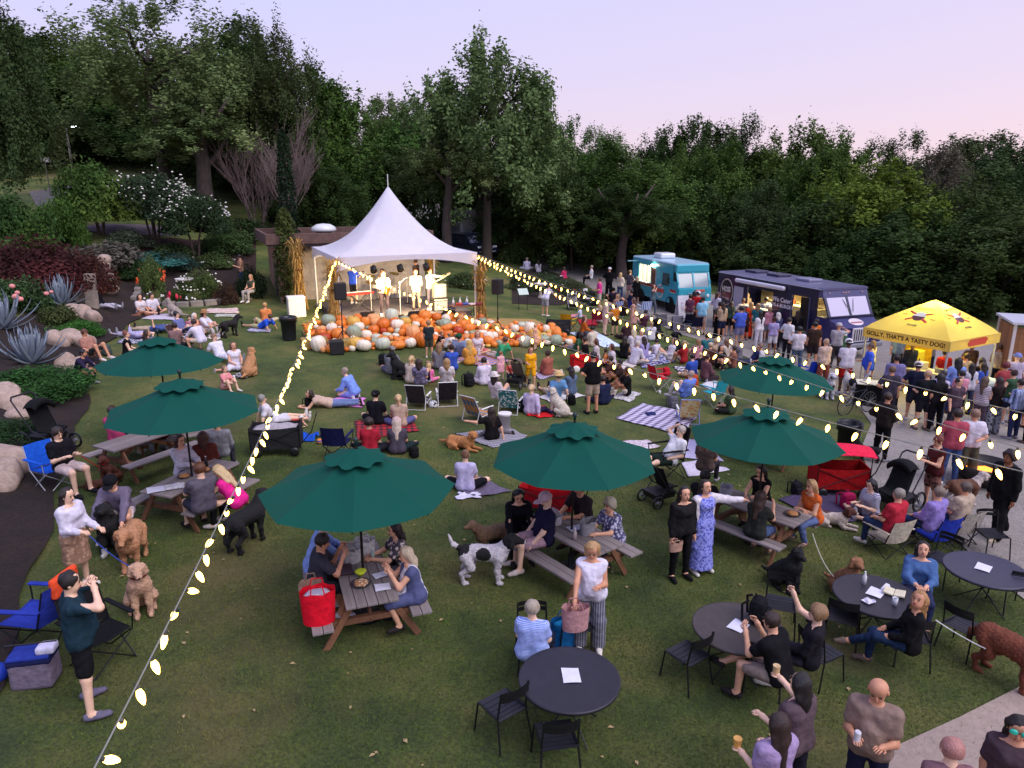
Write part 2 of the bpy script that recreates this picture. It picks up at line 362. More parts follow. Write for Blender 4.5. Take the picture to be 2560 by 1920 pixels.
def skeleton(p,fem,fat,kid):
 J={};pel=np.array((0,0,p['z']));ln=nrm(p.get('lean',(0,0,1)))
 fr=-nrm(np.cross(ln,(1,0,0)))                  # chest normal; -y when upright
 tw=R(p.get('twist',0));X=np.array((math.cos(tw),-math.sin(tw),0.))
 J.update(pel=pel,ln=ln,N=pel+ln*.5,X=X)
 sw=.155 if fem else .175
 for s,n in ((1,'L'),(-1,'R')):
  a=p.get('a'+n,p['a'] if isinstance(p['a'],str) else p['a'][0 if n=='L' else 1]);a=ARM[a] if isinstance(a,str) else a
  l=p.get('l'+n,p['l'] if isinstance(p['l'],str) else p['l'][0 if n=='L' else 1]);l=LEG[l] if isinstance(l,str) else l
  m=lambda v:nrm((v[0]*s,v[1],v[2]))
  if p.get('rot'):a=[tuple(np.array((v[0],0,0))-v[1]*fr+v[2]*ln) for v in a]
  sh=pel+ln*.43+X*(s*sw);el=sh+m(a[0])*.28;wr=el+m(a[1])*.245
  hp=pel+np.array((s*(.095 if fem else .088),0,-.01));kn=hp+m(l[0])*.43;an=kn+m(l[1])*.42
  sd=m(l[1]);ft=nrm(np.array((s*.12,-1,0)) if sd[2]<-.55 else (np.array((s*.1,0,0))+(UP if sd[1]<0 or sd[2]>.5 else-UP)*.9+sd*.25))
  J.update({'S'+n:sh,'E'+n:el,'W'+n:wr,'fd'+n:m(a[1]),'H'+n:hp,'K'+n:kn,'A'+n:an,'T'+n:an+ft*.15+(UP*-.03 if sd[2]<-.55 else 0)})
 lowest=min(J['AL'][2],J['AR'][2])
 dz=(.075-lowest) if p['z']>.8 else max(0,.05-min(lowest,J['KL'][2]-.01,J['KR'][2]-.01))
 for k_ in list(J):
  if k_ not in ('ln','X','fdL','fdR'):J[k_]=J[k_]+UP*dz
 for s in 'LR':                                       # keep hands out of the ground
  if J['W'+s][2]<.035:J['W'+s][2]=.035
 hs=1.16 if kid else 1.;nod,yaw=R(p.get('nod',0)),R(p.get('yaw',0))
 hd=nrm(ln*.45+UP*.75) if p.get('nod',0) != 10 or ln[2]>.5 else ln
 f0=nrm(np.array((math.sin(yaw),-math.cos(yaw),0))*(1 if ln[2]>.25 or ln[1]<0 else .3)+(UP*1 if ln[2]<=.25 and ln[1]>0 else 0))
 fw=nrm(f0*math.cos(nod)-UP*math.sin(nod));hu=nrm(hd-fw*(hd @ fw) if abs(hd @ fw)<.95 else UP)
 hu=nrm(hu);HC=J['N']+hd*.15*hs+fw*.02
 J.update(HC=HC,fw=fw,hu=hu,hx=np.cross(hu,fw),hs=hs)
 return J
def torso(J,fem,fat,g_=0.,lo=0.):
 p,l,X=J['pel'],J['ln'],J['X'];x=np.array((1.,0,0));q=[]
 fwd=-nrm(np.cross(l,x))
 hw=.088 if fem else .08
 for s in (1,-1):
  a=p+x*s*hw;b=p+l*.19+X*s*.055;c=p+l*.36+X*s*(.078 if fem else .09)
  q+=[(a,b,(.112 if fem else .104)*fat+g_,(.088 if fem else .098)*fat+g_),(b,c,(.088 if fem else .098)*fat+g_,.098*(1+(fat-1)*.5)+g_),(c,J['SL' if s>0 else 'SR']-X*s*.03,.085+g_,.062+g_)]
 if fem:q+=[(p+l*.335+fwd*.075+X*.06,p+l*.335+fwd*.075-X*.06,.058+g_,.058+g_)]
 if fat>1.05:q+=[(p+l*.1+fwd*.07,p+l*.22+fwd*.06,.11*fat+g_,.1*fat+g_)]
 q+=[(p+l*.4+X*.1,p+l*.4-X*.1,.075+g_,.075+g_)]
 for n in 'LR':q+=[(J['N']-l*.03,J['S'+n],.05+g_*.6,.05+g_*.6)]
 return q
def finger_set(J,mb):
 for s,n in ((1,'L'),(-1,'R')):
  d=J['fd'+n];w=J['W'+n];sd=nrm(np.cross(d,(0,-.35,1) if abs(d[2])<.85 else (1,0,0)));pn=nrm(np.cross(d,sd))
  if pn[2]>0:pn=-pn
  e=w+d*.085
  for i,(o,ln) in enumerate(((-.027,.062),(-.009,.076),(.009,.072),(.026,.056))):
   a=e+sd*o-d*.015;b=a+d*ln*.55+sd*o*.15+pn*.006;c=b+d*ln*.4+pn*ln*.4
   mb.tube([a,b,c],[.0095,.009,.007],5)
  a=w+d*.03+sd*-.024;b=a-sd*.03+d*.03;mb.tube([a,b,b+d*.03+pn*.008],[.011,.01,.008],5)
def head_bits(J,mb):
 c,f,u,x,s=J['HC'],J['fw'],J['hu'],J['hx'],J['hs']
 mb.tube([c+f*.072*s+u*.012,c+f*.1*s-u*.022,c+f*.085*s-u*.034],[.008,.016,.013],6)
 for k in (1,-1):mb.ball(tuple(c+x*k*.083*s-f*.005-u*.005),(.014,.022,.03),6)
def garment(J,fem,fat,kind):
 p,l=J['pel'],J['ln'];q=[];cl=[];L=lambda a,b,t:a+(b-a)*t
 dn=-l
 if kind in ('tee','long','tank','dress','maxi','ldress','loose','coat'):
  g_=.022 if kind in ('loose','coat') else .02
  q+=torso(J,fem,fat,g_)
  if kind != 'tank':
   for n in 'LR':
    S,E,W=J['S'+n],J['E'+n],J['W'+n]
    if kind in ('long','ldress','coat','loose'):q+=[(S,E,.068+g_*.6,.053+g_*.6),(E,L(E,W,.9),.053+g_*.6,.038+g_*.6)]
    elif kind in ('tee',):q+=[(S,L(S,E,.62),.07,.07)]
    else:q+=[(S,L(S,E,.1),.062,.06)]
  if kind in ('dress','maxi','ldress','skirt','mini'):pass
  cl+=[(J['N']+l*.012,nrm(l*.9-np.cross(l,(1.,0,0))*(.62 if fem else .4)))]
  if kind in ('coat','loose') and p[2]>.8:q+=[(p,p-UP*.12,.15*fat,.16*fat)];cl+=[(p-UP*.17,(0,0,-1))]
 if kind in ('dress','maxi','ldress','skirt','mini'):
  if kind in ('skirt','mini'):q+=torso(J,fem,fat,.02)[:1]+torso(J,fem,fat,.02)[3:4];cl+=[(p+l*.14,l)]
  if p[2]>.8:
   hem={'maxi':.1,'mini':.62}.get(kind,.48);z=p[2];r=.2 if kind != 'maxi' else .23
   q+=[(p,np.array((p[0],p[1],hem)),.135,r)];cl+=[((0,0,hem+.02),(0,0,-1))]
   for n in 'LR':q+=[(J['H'+n],L(J['H'+n],J['K'+n],.9),.12,.11)]
  else:
   for n in 'LR':q+=[(J['H'+n],J['K'+n],.115,.09)]+([(J['K'+n],L(J['K'+n],J['A'+n],.8),.09,.09)] if kind=='maxi' else [])
   q+=[((J['HL']+J['HR'])/2,(J['KL']+J['KR'])/2*.75+(J['HL']+J['HR'])/8,.12,.1)]
 if kind=='sleeves':
  for n in 'LR':S,E,W=J['S'+n],J['E'+n],J['W'+n];q+=[(S,E,.082,.066),(E,L(E,W,.92),.066,.05),(S,p+l*.12+(S-p-l*.445)*.9,.075,.075)]
 if kind in ('pants','shorts','wide','crop'):
  g_=.01;t=torso(J,fem,fat,g_);q+=[t[0],t[3]];cl+=[(p+l*.13,l)]
  for n in 'LR':
   a,b,c=J['H'+n],J['K'+n],J['A'+n]
   if kind=='shorts':e=L(a,b,.78);q+=[(a,e,.1,.09)];cl+=[]
   else:
    w=.03 if kind=='wide' else 0;q+=[(a,b,.098,.071+w),(b,L(b,c,.93 if kind != 'crop' else .6),.071+w,.05+1.4*w)]
 return q,cl
def hair_prims(J,kind):
 c,f,u,x,s=J['HC'],J['fw'],J['hu'],J['hx'],J['hs'];q=[];cl=[]
 if kind=='bald':
  q=[(c-f*.035-u*.025+x*.035,c-f*.035-u*.025-x*.035,.062*s,.062*s)];cl=[(c+u*.022,u)];return q,cl
 r=.1*s if kind != 'curly' else .122*s
 n=nrm(f*.86-u*.5);lg_=kind not in ('short','curly','bun');n=nrm(f*.95-u*.3) if lg_ else n;cc=[(c+f*(.026 if lg_ else .05)*s+u*(.03 if lg_ else .018),n)]
 if kind in ('short','curly','bun'):cc+=[(c-u*.06,nrm(-u-f*.2))]
 q=[(c-f*.012+u*.018,c-f*.02+u*.038,r,r*.97,cc)]
 nb=J['N'];bk=-f
 if kind=='long' or kind=='mid':
  ln=.34 if kind=='long' else .17
  d=nrm(-J['ln']*.9+bk*.12)
  if J['ln'][2]<.4:d=nrm(bk*.8-UP*.5)
  e=c-f*.062-u*.05;q+=[(c-f*.04,e+d*.09,.086*s,.07),(e+d*.09,e+d*ln,.07,.045 if kind=='long' else .06)]
  for k in (1,-1):q+=[(c+x*k*.08-f*.035+u*.02,c+x*k*.085-f*.05+d*(.26 if kind=='long' else .12),.034,.03)]
 if kind=='bun':q+=[(c-f*.06+u*.1,c-f*.07+u*.11,.05,.048)]
 if kind=='pony':a=c-f*.1+u*.05;q+=[(a,a-f*.05-u*.03,.034,.042),(a-f*.05-u*.03,a-f*.055-u*.22,.042,.022)]
 return q,cl
def parse(s):
 t=s.split(':')
 if len(t)==2:return t[0],M(t[1])
 return t[0],M(t[2],t[1],t[3],float(t[4]) if len(t)>4 else 1.)
SKIN=dict(a='dba585',b='c98f6e',c='8d5a3c',d='5a3826',e='e8bda0')
def P(k,x,y,label,pose,fa,top,bot,hair,h=1.7,skin='a',fem=0,fat=1.,hat=None,shoes='',zo=0.,vox=None,group=None,at_=None,**ov):
 p=dict(POSE[pose]);p.update({q:v for q,v in ov.items() if v is not None and q != 'over'})
 loc=at_ if at_ is not None else g(k,x,y,zo)
 loc=Vector((loc[0],loc[1],loc[2]-zo)) if at_ is None else Vector(loc)
 shoes=shoes or random.choice(('d8d0c8','2a2626','6a5a50','8a8a90','3a2e28','c8c4cc'))
 D=loc.y;v=vox or (.022 if D<14 else .03 if D<25 else .042)
 kid=h<1.35;key=(repr(sorted(p.items(),key=lambda t:t[0])),fem,fat,v,kid)
 Jk=('J',)+key
 if Jk not in _K:_K[Jk]=skeleton(p,fem,fat,kid)
 J=_K[Jk];near=D<15.5
 t=thing('person',label,'person',loc,face(fa),group,h/1.63)
 def body():
  q=torso(J,fem,fat)
  q+=[(J['N']-J['ln']*.03,J['HC']-J['hu']*.05-J['fw']*.02,.055,.05)]
  s=J['hs'];q+=[(J['HC']-J['hu']*.045*s+J['fw']*.022,J['HC']+J['hu']*.035*s-J['fw']*.012,.066*s,.088*s)]
  for n in 'LR':
   q+=[(J['S'+n],J['E'+n],.054,.041),(J['E'+n],J['W'+n],.042,.029),(J['W'+n],J['W'+n]+J['fd'+n]*.075,.03,.026)]
   q+=[(J['H'+n],J['K'+n],.088*(.5+.5*fat),.058),(J['K'+n],J['A'+n],.056,.037),(J['A'+n],J['T'+n],.04,.03)]
  ex=MB()
  if near:finger_set(J,ex)
  if D<27:head_bits(J,ex)
  return sdf_mesh(q,v,.03,(),'body',ex)
 obj('body',kit(('body',)+key,body),M(SKIN.get(skin,skin),'skin'),t)
 for nm,spec in (('top',top),('bottom',bot),('over',ov.get('over'))):
  if not spec:continue
  kd,m=parse(spec)
  def gm():
   q,cl=garment(J,fem,fat,kd);return sdf_mesh(q,v,.035,cl,kd,None,.006)
  nmx=dict(tee='tee_shirt',long='shirt',tank='tank_top',dress='dress',maxi='dress',ldress='dress',loose='tunic',coat='jacket',pants='trousers',shorts='shorts',wide='trousers',crop='trousers',skirt='skirt',mini='skirt',sleeves='cardigan')[kd]
  obj(nmx,kit(('g',kd)+key,gm),m,t)
 if hair:
  kd,c=hair.split(':')
  def hm():
   q,cl=hair_prims(J,kd);return sdf_mesh(q,min(v,.03),.03,cl,'hair',None,.007)
  obj('hair',kit(('h',kd)+key,hm),M(c,'hair'),t)
 if shoes:
  for n in 'LR':
   def sm(n=n):
    a,b=J['A'+n],J['T'+n];d=b-a;dn=nrm(J['A'+n]-J['K'+n])
    heel=a-nrm(d)*.035+dn*.02;return sdf_mesh([(heel,a+d*.5+dn*.01,.047,.046),(a+d*.5+dn*.01,b+d*.2,.046,.036)],.028,.02,(),'shoe')
   obj('shoe',kit(('s',n)+key,sm),M(shoes,'cloth'),t)
 fx=np.stack([J['hx'],-J['fw'],J['hu']],1);hm4=Matrix(fx.tolist()).to_4x4();hm4.translation=Vector(J['HC'])
 if hat:
  kd,c=hat.split(':')
  def htm():
   b=MB();s=J['hs'];hair_w=.112*s
   if kd=='straw':b.lathe([(.19*s,.045),(.11*s,.055),(.108*s,.1),(.095*s,.15),(.05,.165),(.001,.166)],16);b.lathe([(.19*s,.04),(.1*s,.035),(.001,.04)],16)
   else:
    b.lathe([(hair_w,.02),(hair_w,.05),(.095*s,.1),(.06*s,.13),(.001,.138)],14)
    if kd=='cap':b.ball((0,-.12*s,.035),(.085*s,.095*s,.012),10,(R(-8),0,0))
    if kd=='bcap':b.ball((0,.12*s,.035),(.085*s,.09*s,.012),10,(R(8),0,0))
   q=b.mesh('hat',True);q.transform(hm4);return q
  obj('cap' if kd != 'straw' else 'hat',kit(('hat',kd)+key,htm),M(c),t)
 if D<27:
  def em():
   b=MB();s=J['hs']
   b.ball((.034*s,-.083*s,.018),(.014,.007,.008),6)
   q=b.mesh('eyes',True);q.transform(hm4);return q
  def bm_():
   b=MB();s=J['hs']
   for k_ in (1,-1):b.tube([(k_*.018*s,-.09*s,.042),(k_*.05*s,-.08*s,.04)],.006,5)
   q=b.mesh('eyebrows',True);q.transform(hm4);return q
  def mm():
   b=MB();b.ball((0,-.086*J['hs'],-.052),(.026,.011,.008),8);q=b.mesh('mouth',True);q.transform(hm4);return q
  
  for k_ in (1,-1):obj('eye',kit(('eye',)+key,em),M('2a1c16','plastic'),t,tuple(J['hx']*(0 if k_>0 else-.068*J['hs'])))
  obj('mouth',kit(('mo',)+key,mm),M('a04a48','skin'),t)
  if hair:obj('eyebrows',kit(('br',)+key,bm_),M('4a3424','hair'),t)
 mw=Matrix.Translation(loc) @ Matrix.Rotation(face(fa),4,'Z') @ Matrix.Scale(h/1.63,4)
 t_info=dict(root=t,mw=mw,hand={n:mw @ Vector(J['W'+n]+J['fd'+n]*.09) for n in 'LR'},head=mw @ Vector(J['HC']),hm=mw @ hm4)
 return t_info

# ------------------------------------------------------------------ dogs
def dog(loc,label,pose,fa,coat,h=.6,ears='drop',tail='up',muzzle=1.,patches=None,yaw=0,nod=0,fluffy=1.,collar=None,nose='141010',coat2='151314'):
 def mk():
  q=[];f_=fluffy;V3=lambda*a:np.array(a,float)
  ya,no=R(yaw),R(nod)
  if pose=='stand':
   ch,be,ru=V3(0,-.24,.47),V3(0,.05,.49),V3(0,.25,.5);nk=V3(0,-.34,.6);hd=V3(0,-.43,.7)
   q+=[(ch,be,.135*f_,.115*f_),(be,ru,.115*f_,.11*f_),(V3(0,-.24,.42),ch,.1*f_,.13)]
   for s in (1,-1):
    q+=[(V3(s*.085,-.25,.44),V3(s*.09,-.22,.23),.066,.04),(V3(s*.09,-.22,.23),V3(s*.09,-.24,.04),.04,.03),(V3(s*.09,-.24,.03),V3(s*.09,-.29,.027),.034,.028)]
    q+=[(V3(s*.075,.25,.46),V3(s*.1,.16,.29),.095,.06),(V3(s*.1,.16,.29),V3(s*.1,.31,.18),.05,.032),(V3(s*.1,.31,.18),V3(s*.1,.28,.04),.032,.028),(V3(s*.1,.28,.03),V3(s*.1,.22,.027),.033,.028)]
   tl=ru+V3(0,.09,.03)
  elif pose=='sit':
   ch,be,ru=V3(0,-.1,.46),V3(0,.06,.32),V3(0,.19,.17);nk=V3(0,-.13,.6);hd=V3(0,-.18,.73)
   q+=[(ch,be,.13*f_,.135*f_),(be,ru,.135*f_,.15*f_)]
   for s in (1,-1):
    q+=[(V3(s*.08,-.13,.43),V3(s*.085,-.16,.2),.065,.042),(V3(s*.085,-.16,.2),V3(s*.085,-.17,.04),.042,.032),(V3(s*.085,-.17,.035),V3(s*.085,-.23,.03),.036,.03)]
    q+=[(V3(s*.1,.18,.16),V3(s*.15,0,.2),.1,.065),(V3(s*.15,0,.2),V3(s*.14,.12,.07),.055,.04),(V3(s*.14,.12,.05),V3(s*.15,-.06,.035),.038,.03)]
   tl=ru+V3(0,.12,-.08)
  else:
   ch,be,ru=V3(0,-.22,.19),V3(0,.05,.16),V3(0,.26,.16);nk=V3(0,-.3,.3);hd=V3(0,-.36,.42)
   q+=[(ch,be,.14*f_,.13*f_),(be,ru,.13*f_,.14*f_)]
   for s in (1,-1):
    q+=[(V3(s*.1,-.22,.12),V3(s*.11,-.3,.05),.06,.045),(V3(s*.11,-.3,.045),V3(s*.1,-.55,.035),.042,.032)]
    q+=[(V3(s*.12,.24,.13),V3(s*.19,.06,.12),.1,.06),(V3(s*.19,.06,.1),V3(s*.2,.2,.05),.055,.04),(V3(s*.2,.2,.045),V3(s*.18,-.02,.035),.038,.03)]
   tl=ru+V3(0,.1,-.06)
  q+=[(ch+V3(0,-.03,.05),nk,.11*f_,.088*f_),(nk,hd,.085*f_,.08)]
  fw=V3(math.sin(ya)*math.cos(no),-math.cos(ya)*math.cos(no),-math.sin(no));sx=nrm(np.cross(UP,fw));up=nrm(np.cross(fw,sx))
  q+=[(hd,hd+fw*.04+up*.012,.086,.074),(hd+fw*.05-up*.012,hd+fw*(.09+.075*muzzle)-up*.03,.052,.037)]
  for s in (1,-1):
   if ears=='drop':q+=[(hd+sx*s*.075+up*.045,hd+sx*s*.1-up*.06+fw*.01,.03,.034)]
   else:q+=[(hd+sx*s*.055+up*.06,hd+sx*s*.065+up*.13,.03,.012)]
  if tail=='up':q+=[(tl-V3(0,.05,0),tl+V3(0,.1,.08),.04,.032),(tl+V3(0,.1,.08),tl+V3(0,.16,.24),.034,.018)]
  elif tail=='down':q+=[(tl-V3(0,.04,0),tl+V3(0,.09,-.1 if pose=='stand' else .02),.042,.038),(tl+V3(0,.09,-.1 if pose=='stand' else .02),tl+V3(0,.13 if pose=='stand' else .3,-.26 if pose=='stand' else .0),.04,.02)]
  me=sdf_mesh(q,.017,.035,(),'dog')
  co=np.empty(len(me.vertices)*3);me.vertices.foreach_get('co',co);co=co.reshape(-1,3)
  ns=1.3*np.sin(co[:,0]*150+co[:,2]*90)*np.sin(co[:,1]*130-co[:,2]*110)+np.sin(co[:,0]*61+co[:,2]*37)*np.sin(co[:,1]*53+co[:,2]*23)*np.sin(co[:,2]*71+co[:,0]*19)
  nv=np.empty(len(co)*3);me.vertices.foreach_get('normal',nv);co+=nv.reshape(-1,3)*(ns*.007*fluffy)[:,None]
  me.vertices.foreach_set('co',co.ravel())
  if patches:
   ce=np.empty(len(me.polygons)*3);me.polygons.foreach_get('center',ce);ce=ce.reshape(-1,3);mi=np.zeros(len(ce),int)
   for c_,r_ in patches:mi[((ce-np.array(c_))**2).sum(1)<r_*r_]=1
   me.materials.append(None);me.materials.append(None);me.polygons.foreach_set('material_index',mi)
  eb=MB();ex=hd+fw*.085+up*.03
  for s in (1,-1):eb.ball(tuple(ex+sx*s*.036-fw*.008),.011,6)
  nb=MB().ball(tuple(hd+fw*(.125+.075*muzzle)-up*.02),(.018,.016,.013),6)
  cl=MB();cc=(nk*.6+hd*.4);dv=nrm(hd-nk);e1=nrm(np.cross(dv,(1,0,0)));e2=np.cross(dv,e1)
  cl.tube([cc+(e1*math.cos(t)+e2*math.sin(t))*.093*fluffy for t in np.linspace(0,2*math.pi,15)],.013,5,False)
  return me,eb.mesh('eyes',True),nb.mesh('nose',True),cl.mesh('collar',True)
 me,eb,nb,cl=mk()
 t=thing('dog',label,'dog',loc,face(fa),None,h/.6)
 obj('body',me,[M(coat,'fur'),M(coat2,'fur')] if patches else M(coat,'fur'),t)
 obj('eyes',eb,M('120c0a','glass'),t);obj('nose',nb,M(nose,'plastic'),t)
 if collar:obj('collar',cl,M(collar),t)
 return t
# ------------------------------------------------------------------ ground, paths
def terrain():
 xs=list(np.arange(-100,-30,4))+list(np.arange(-30,24,1.))+list(np.arange(24,101,4));ys=list(np.arange(-8,62,1.))+list(np.arange(62,171,4))
 vs=[(x,y,H(x,y)) for x in xs for y in ys];n=len(ys)
 fs=[(i*n+j,(i+1)*n+j,(i+1)*n+j+1,i*n+j+1) for i in range(len(xs)-1) for j in range(n-1)]
 me=bpy.data.meshes.new('lawn');me.from_pydata(vs,[],fs);me.update();return smooth(me)
def drape(poly,off,cell=1.):                # polygon laid over the terrain
 bm=bmesh.new();vs=[bm.verts.new((p[0],p[1],0)) for p in poly]
 f=bm.faces.new(vs);bmesh.ops.triangulate(bm,faces=[f])
 xs=[p[0] for p in poly];ys=[p[1] for p in poly]
 for k,(lo,hi) in enumerate(((min(xs),max(xs)),(min(ys),max(ys)))):
  for c in np.arange(math.ceil(lo/cell)*cell,hi,cell):
   nn=[0,0,0];nn[k]=1;co=[0,0,0];co[k]=c
   bmesh.ops.bisect_plane(bm,geom=bm.verts[:]+bm.edges[:]+bm.faces[:],plane_co=co,plane_no=nn)
 for v in bm.verts:v.co.z=H(v.co.x,v.co.y)+off
 bm.normal_update();bmesh.ops.reverse_faces(bm,faces=[f for f in bm.faces if f.normal.z<0])
 me=bpy.data.meshes.new('sheet');bm.to_mesh(me);bm.free()
 return me
def ground_mat(name,stops,s1,s2,bs,bd,extra=None,lo='6c6c6c'):
 m=bpy.data.materials.new(name);m.use_nodes=True;nt=m.node_tree;n=nt.nodes;l=nt.links;b=n['Principled BSDF'];b.inputs['Roughness'].default_value=.95
 tc=n.new('ShaderNodeTexCoord')
 def noise(s,d=4,r=.6):
  t=n.new('ShaderNodeTexNoise');t.inputs['Scale'].default_value=s;t.inputs['Detail'].default_value=d;t.inputs['Roughness'].default_value=r;l.new(tc.outputs['Object'],t.inputs[0]);return t.outputs['Fac']
 def ramp(f,st):
  r=n.new('ShaderNodeValToRGB');e=r.color_ramp;e.elements[0].position=st[0][0];e.elements[0].color=(*hexc(st[0][1]),1);e.elements[1].position=st[-1][0];e.elements[1].color=(*hexc(st[-1][1]),1)
  for p,c in st[1:-1]:q=e.elements.new(p);q.color=(*hexc(c),1)
  l.new(f,r.inputs[0]);return r.outputs[0]
 c=ramp(noise(s1,5,.65),stops)
 mx=n.new('ShaderNodeMix');mx.data_type='RGBA';mx.blend_type='MULTIPLY';mx.inputs[0].default_value=1
 l.new(c,mx.inputs[6]);l.new(ramp(noise(s2,6,.75),[(.3,lo),(.7,'ffffff')]),mx.inputs[7]);c=mx.outputs[2]
 if extra:
  m3=n.new('ShaderNodeMix');m3.data_type='RGBA';l.new(c,m3.inputs[6]);m3.inputs[7].default_value=(*hexc(extra[0]),1)
  l.new(ramp(noise(extra[1],4),[(extra[2],'000000'),(extra[2]+.14,'b0b0b0')]),m3.inputs[0]);c=m3.outputs[2]
 l.new(c,b.inputs['Base Color'])
 u=n.new('ShaderNodeBump');u.inputs['Strength'].default_value=bs;u.inputs['Distance'].default_value=bd;l.new(noise(s2*1.6,8,.8),u.inputs['Height']);l.new(u.outputs[0],b.inputs['Normal']);return m
MG=ground_mat('grass',[(.3,'465a26'),(.48,'687a32'),(.7,'96924a')],.6,22,1,.06,('8a744e',.33,.52))
struct('lawn',terrain(),MG)
MC=ground_mat('concrete',[(.3,'8e8680'),(.7,'a0978e')],.5,9,.2,.01,None,'d0d0d0')
MCP=ground_mat('patio_concrete',[(.3,'a08e82'),(.7,'b09c8e')],.5,9,.2,.01,None,'d8d8d8')
MMU=ground_mat('mulch',[(.3,'2a1e18'),(.7,'4a3428')],1.2,14,1,.08)
def W(*pts):return [at(*p) if len(p)==2 else Vector((p[0],p[1],0)) for p in pts]
V2=lambda x,y:Vector((x,y,0))
pth=W((1330,662),(1420,692),(1520,742),(1600,790),(1700,836),(1770,857),(1850,888),(1950,925),(2060,975),(2150,1020),(2178,1060),(2150,1128),(2172,1180),(2232,1290),(2360,1320),(2420,1380),(2480,1440),(2560,1500))+[V2(14,8),V2(30,10),V2(30,28),V2(20,40),V2(14,48),V2(8,56),V2(3,60)]+W((1330,640),)
struct('path',drape(pth,.02),MC)
pat=W((2196,1920),(2240,1868),(2400,1795),(2560,1714))+[V2(9,6.6),V2(10,2),V2(2,2)]
struct('patio',drape(pat,.025),MCP)
bed=[V2(edge(y)-.15+.12*math.sin(y*1.7),y) for y in np.arange(5,36,.7)]
bed+=[V2(edge(y)-(3.6+.5*math.sin(y*.9)),y) for y in np.arange(35.5,4.8,-.7)]
struct('mulch_border',drape(bed,.08,.5),MMU)
struct('rose_bed',drape([g('a5',*q) for q in ((1240,940),(1880,990),(2010,940),(2100,640),(1700,560),(1300,720))],.03),MMU)
struct('slope_bed',drape([g('a5',*q) for q in ((980,420),(1500,400),(2212,400),(2212,700),(1900,660),(1500,640),(1000,560))],.035),ground_mat('pine_bark',[(.3,'38211c'),(.7,'55332a')],1.2,14,1,.08))
struct('garden_path',drape([g('a5',*q) for q in ((690,340),(970,380),(1540,385),(1640,350),(1500,300),(1100,285),(700,300))],.03),ground_mat('pink_gravel',[(.3,'7a6a76'),(.7,'8d7c86')],1,20,.4,.01))
struct('road',drape([g('a1',*q) for q in ((250,1658),(480,1630),(760,1560),(830,1600),(800,1658))]+[g('a5',*q) for q in ((640,90),(330,150))],.03),ground_mat('asphalt',[(.3,'76706c'),(.7,'8a847c')],1,20,.4,.01))
struct('rose_bed_by_path',drape([g('a7',*q) for q in ((0,690),(420,705),(640,640),(560,500),(300,400),(0,420))],.03),MMU)

# ------------------------------------------------------------------ trees
def leaf_quads(pts,nrms,size,rs):
 n=len(pts);a=rs.normal(size=(n,3));nn=nrms+rs.normal(size=(n,3))*.75;nn /= np.linalg.norm(nn,axis=1)[:,None]
 t=np.cross(nn,a);t /= np.linalg.norm(t,axis=1)[:,None];b=np.cross(nn,t)
 s=size*rs.uniform(.6,1.35,(n,1));w=s*rs.uniform(.4,.75,(n,1))
 V=np.stack([pts-t*s,pts+b*w+nn*w*.3,pts+t*s,pts-b*w+nn*w*.3],1).reshape(-1,3)
 return V,np.arange(4*n).reshape(-1,4)
def raw(name,V,Fc):
 me=bpy.data.meshes.new(name);me.from_pydata(V.tolist(),[],Fc.tolist());me.update();return me
def crown(seed,lobes=22,n=8500,size=.062,open_=.0,flat=1.,conical=0):
 rs=np.random.default_rng(seed);P_=[];N_=[]
 for i in range(lobes):
  d=rs.normal(size=3);d /= np.linalg.norm(d);d[2]=abs(d[2])*1.1-.35
  rr=rs.uniform(.35,.75);c=d*rr*np.array((1,1,.85));c[2]=c[2]*.5*flat+.5
  if conical:c[:2] *= max(.15,1.15-c[2])
  r=rs.uniform(.2,.42)*(1.15-.3*rr);m=int(n/lobes)
  cl=rs.normal(size=(max(6,m // 100),3));cl /= np.linalg.norm(cl,axis=1)[:,None];cl[:,2]=np.where(cl[:,2]<-.3,-cl[:,2],cl[:,2])
  pick=cl[rs.integers(0,len(cl),m)];p=pick*r*rs.uniform(.7,1.08,(m,1))+rs.normal(size=(m,3))*.034
  p[:,2] *= .42;P_.append(c+p);N_.append(pick)
 P_=np.concatenate(P_);N_=np.concatenate(N_);lo_,hi_=np.percentile(P_[:,2],(.5,99.7));rr=np.percentile(np.hypot(P_[:,0],P_[:,1]),98)
 P_=(P_-np.array((0,0,lo_)))*np.array((1/rr,1/rr,2.2/(hi_-lo_)))+np.array((0,0,.2))
 V,Fc=leaf_quads(P_,N_+np.array((0,0,.35)),size,rs);return raw('crown',V,Fc)
def trunk_mesh(seed,th=.5,r=.05):
 rs=random.Random(seed);mb=MB();pts=[];x=y=0
 for i in range(7):
  z=i/6*.95;pts.append((x,y,z));x+=rs.uniform(-.03,.03);y+=rs.uniform(-.03,.03)
 mb.tube([(pts[0][0],pts[0][1],-.04)]+pts,[r*1.7,r*1.25]+[r*(1-.13*i) for i in range(1,7)],9)
 for i in range(9):
  z=th*.75+rs.random()*(.9-th*.75);a=rs.random()*6.28;k=min(5,int(z/.95*6));p=Vector(pts[k]).lerp(Vector(pts[k+1]),z/.95*6-k)
  d=Vector((math.cos(a),math.sin(a),rs.uniform(.2,.9)));ln=rs.uniform(.2,.42)
  d.z *= .5;q=[p,p+d*ln*.4+Vector((0,0,.02)),p+d*ln*.75+Vector((rs.uniform(-.04,.04),0,.04)),p+d*ln+Vector((rs.uniform(-.06,.06),rs.uniform(-.06,.06),.05))]
  for v in q:v.z=min(v.z,1.)
  mb.tube(q,[r*.42,r*.3,r*.18,r*.06],5)
 return mb.mesh('trunk',True)
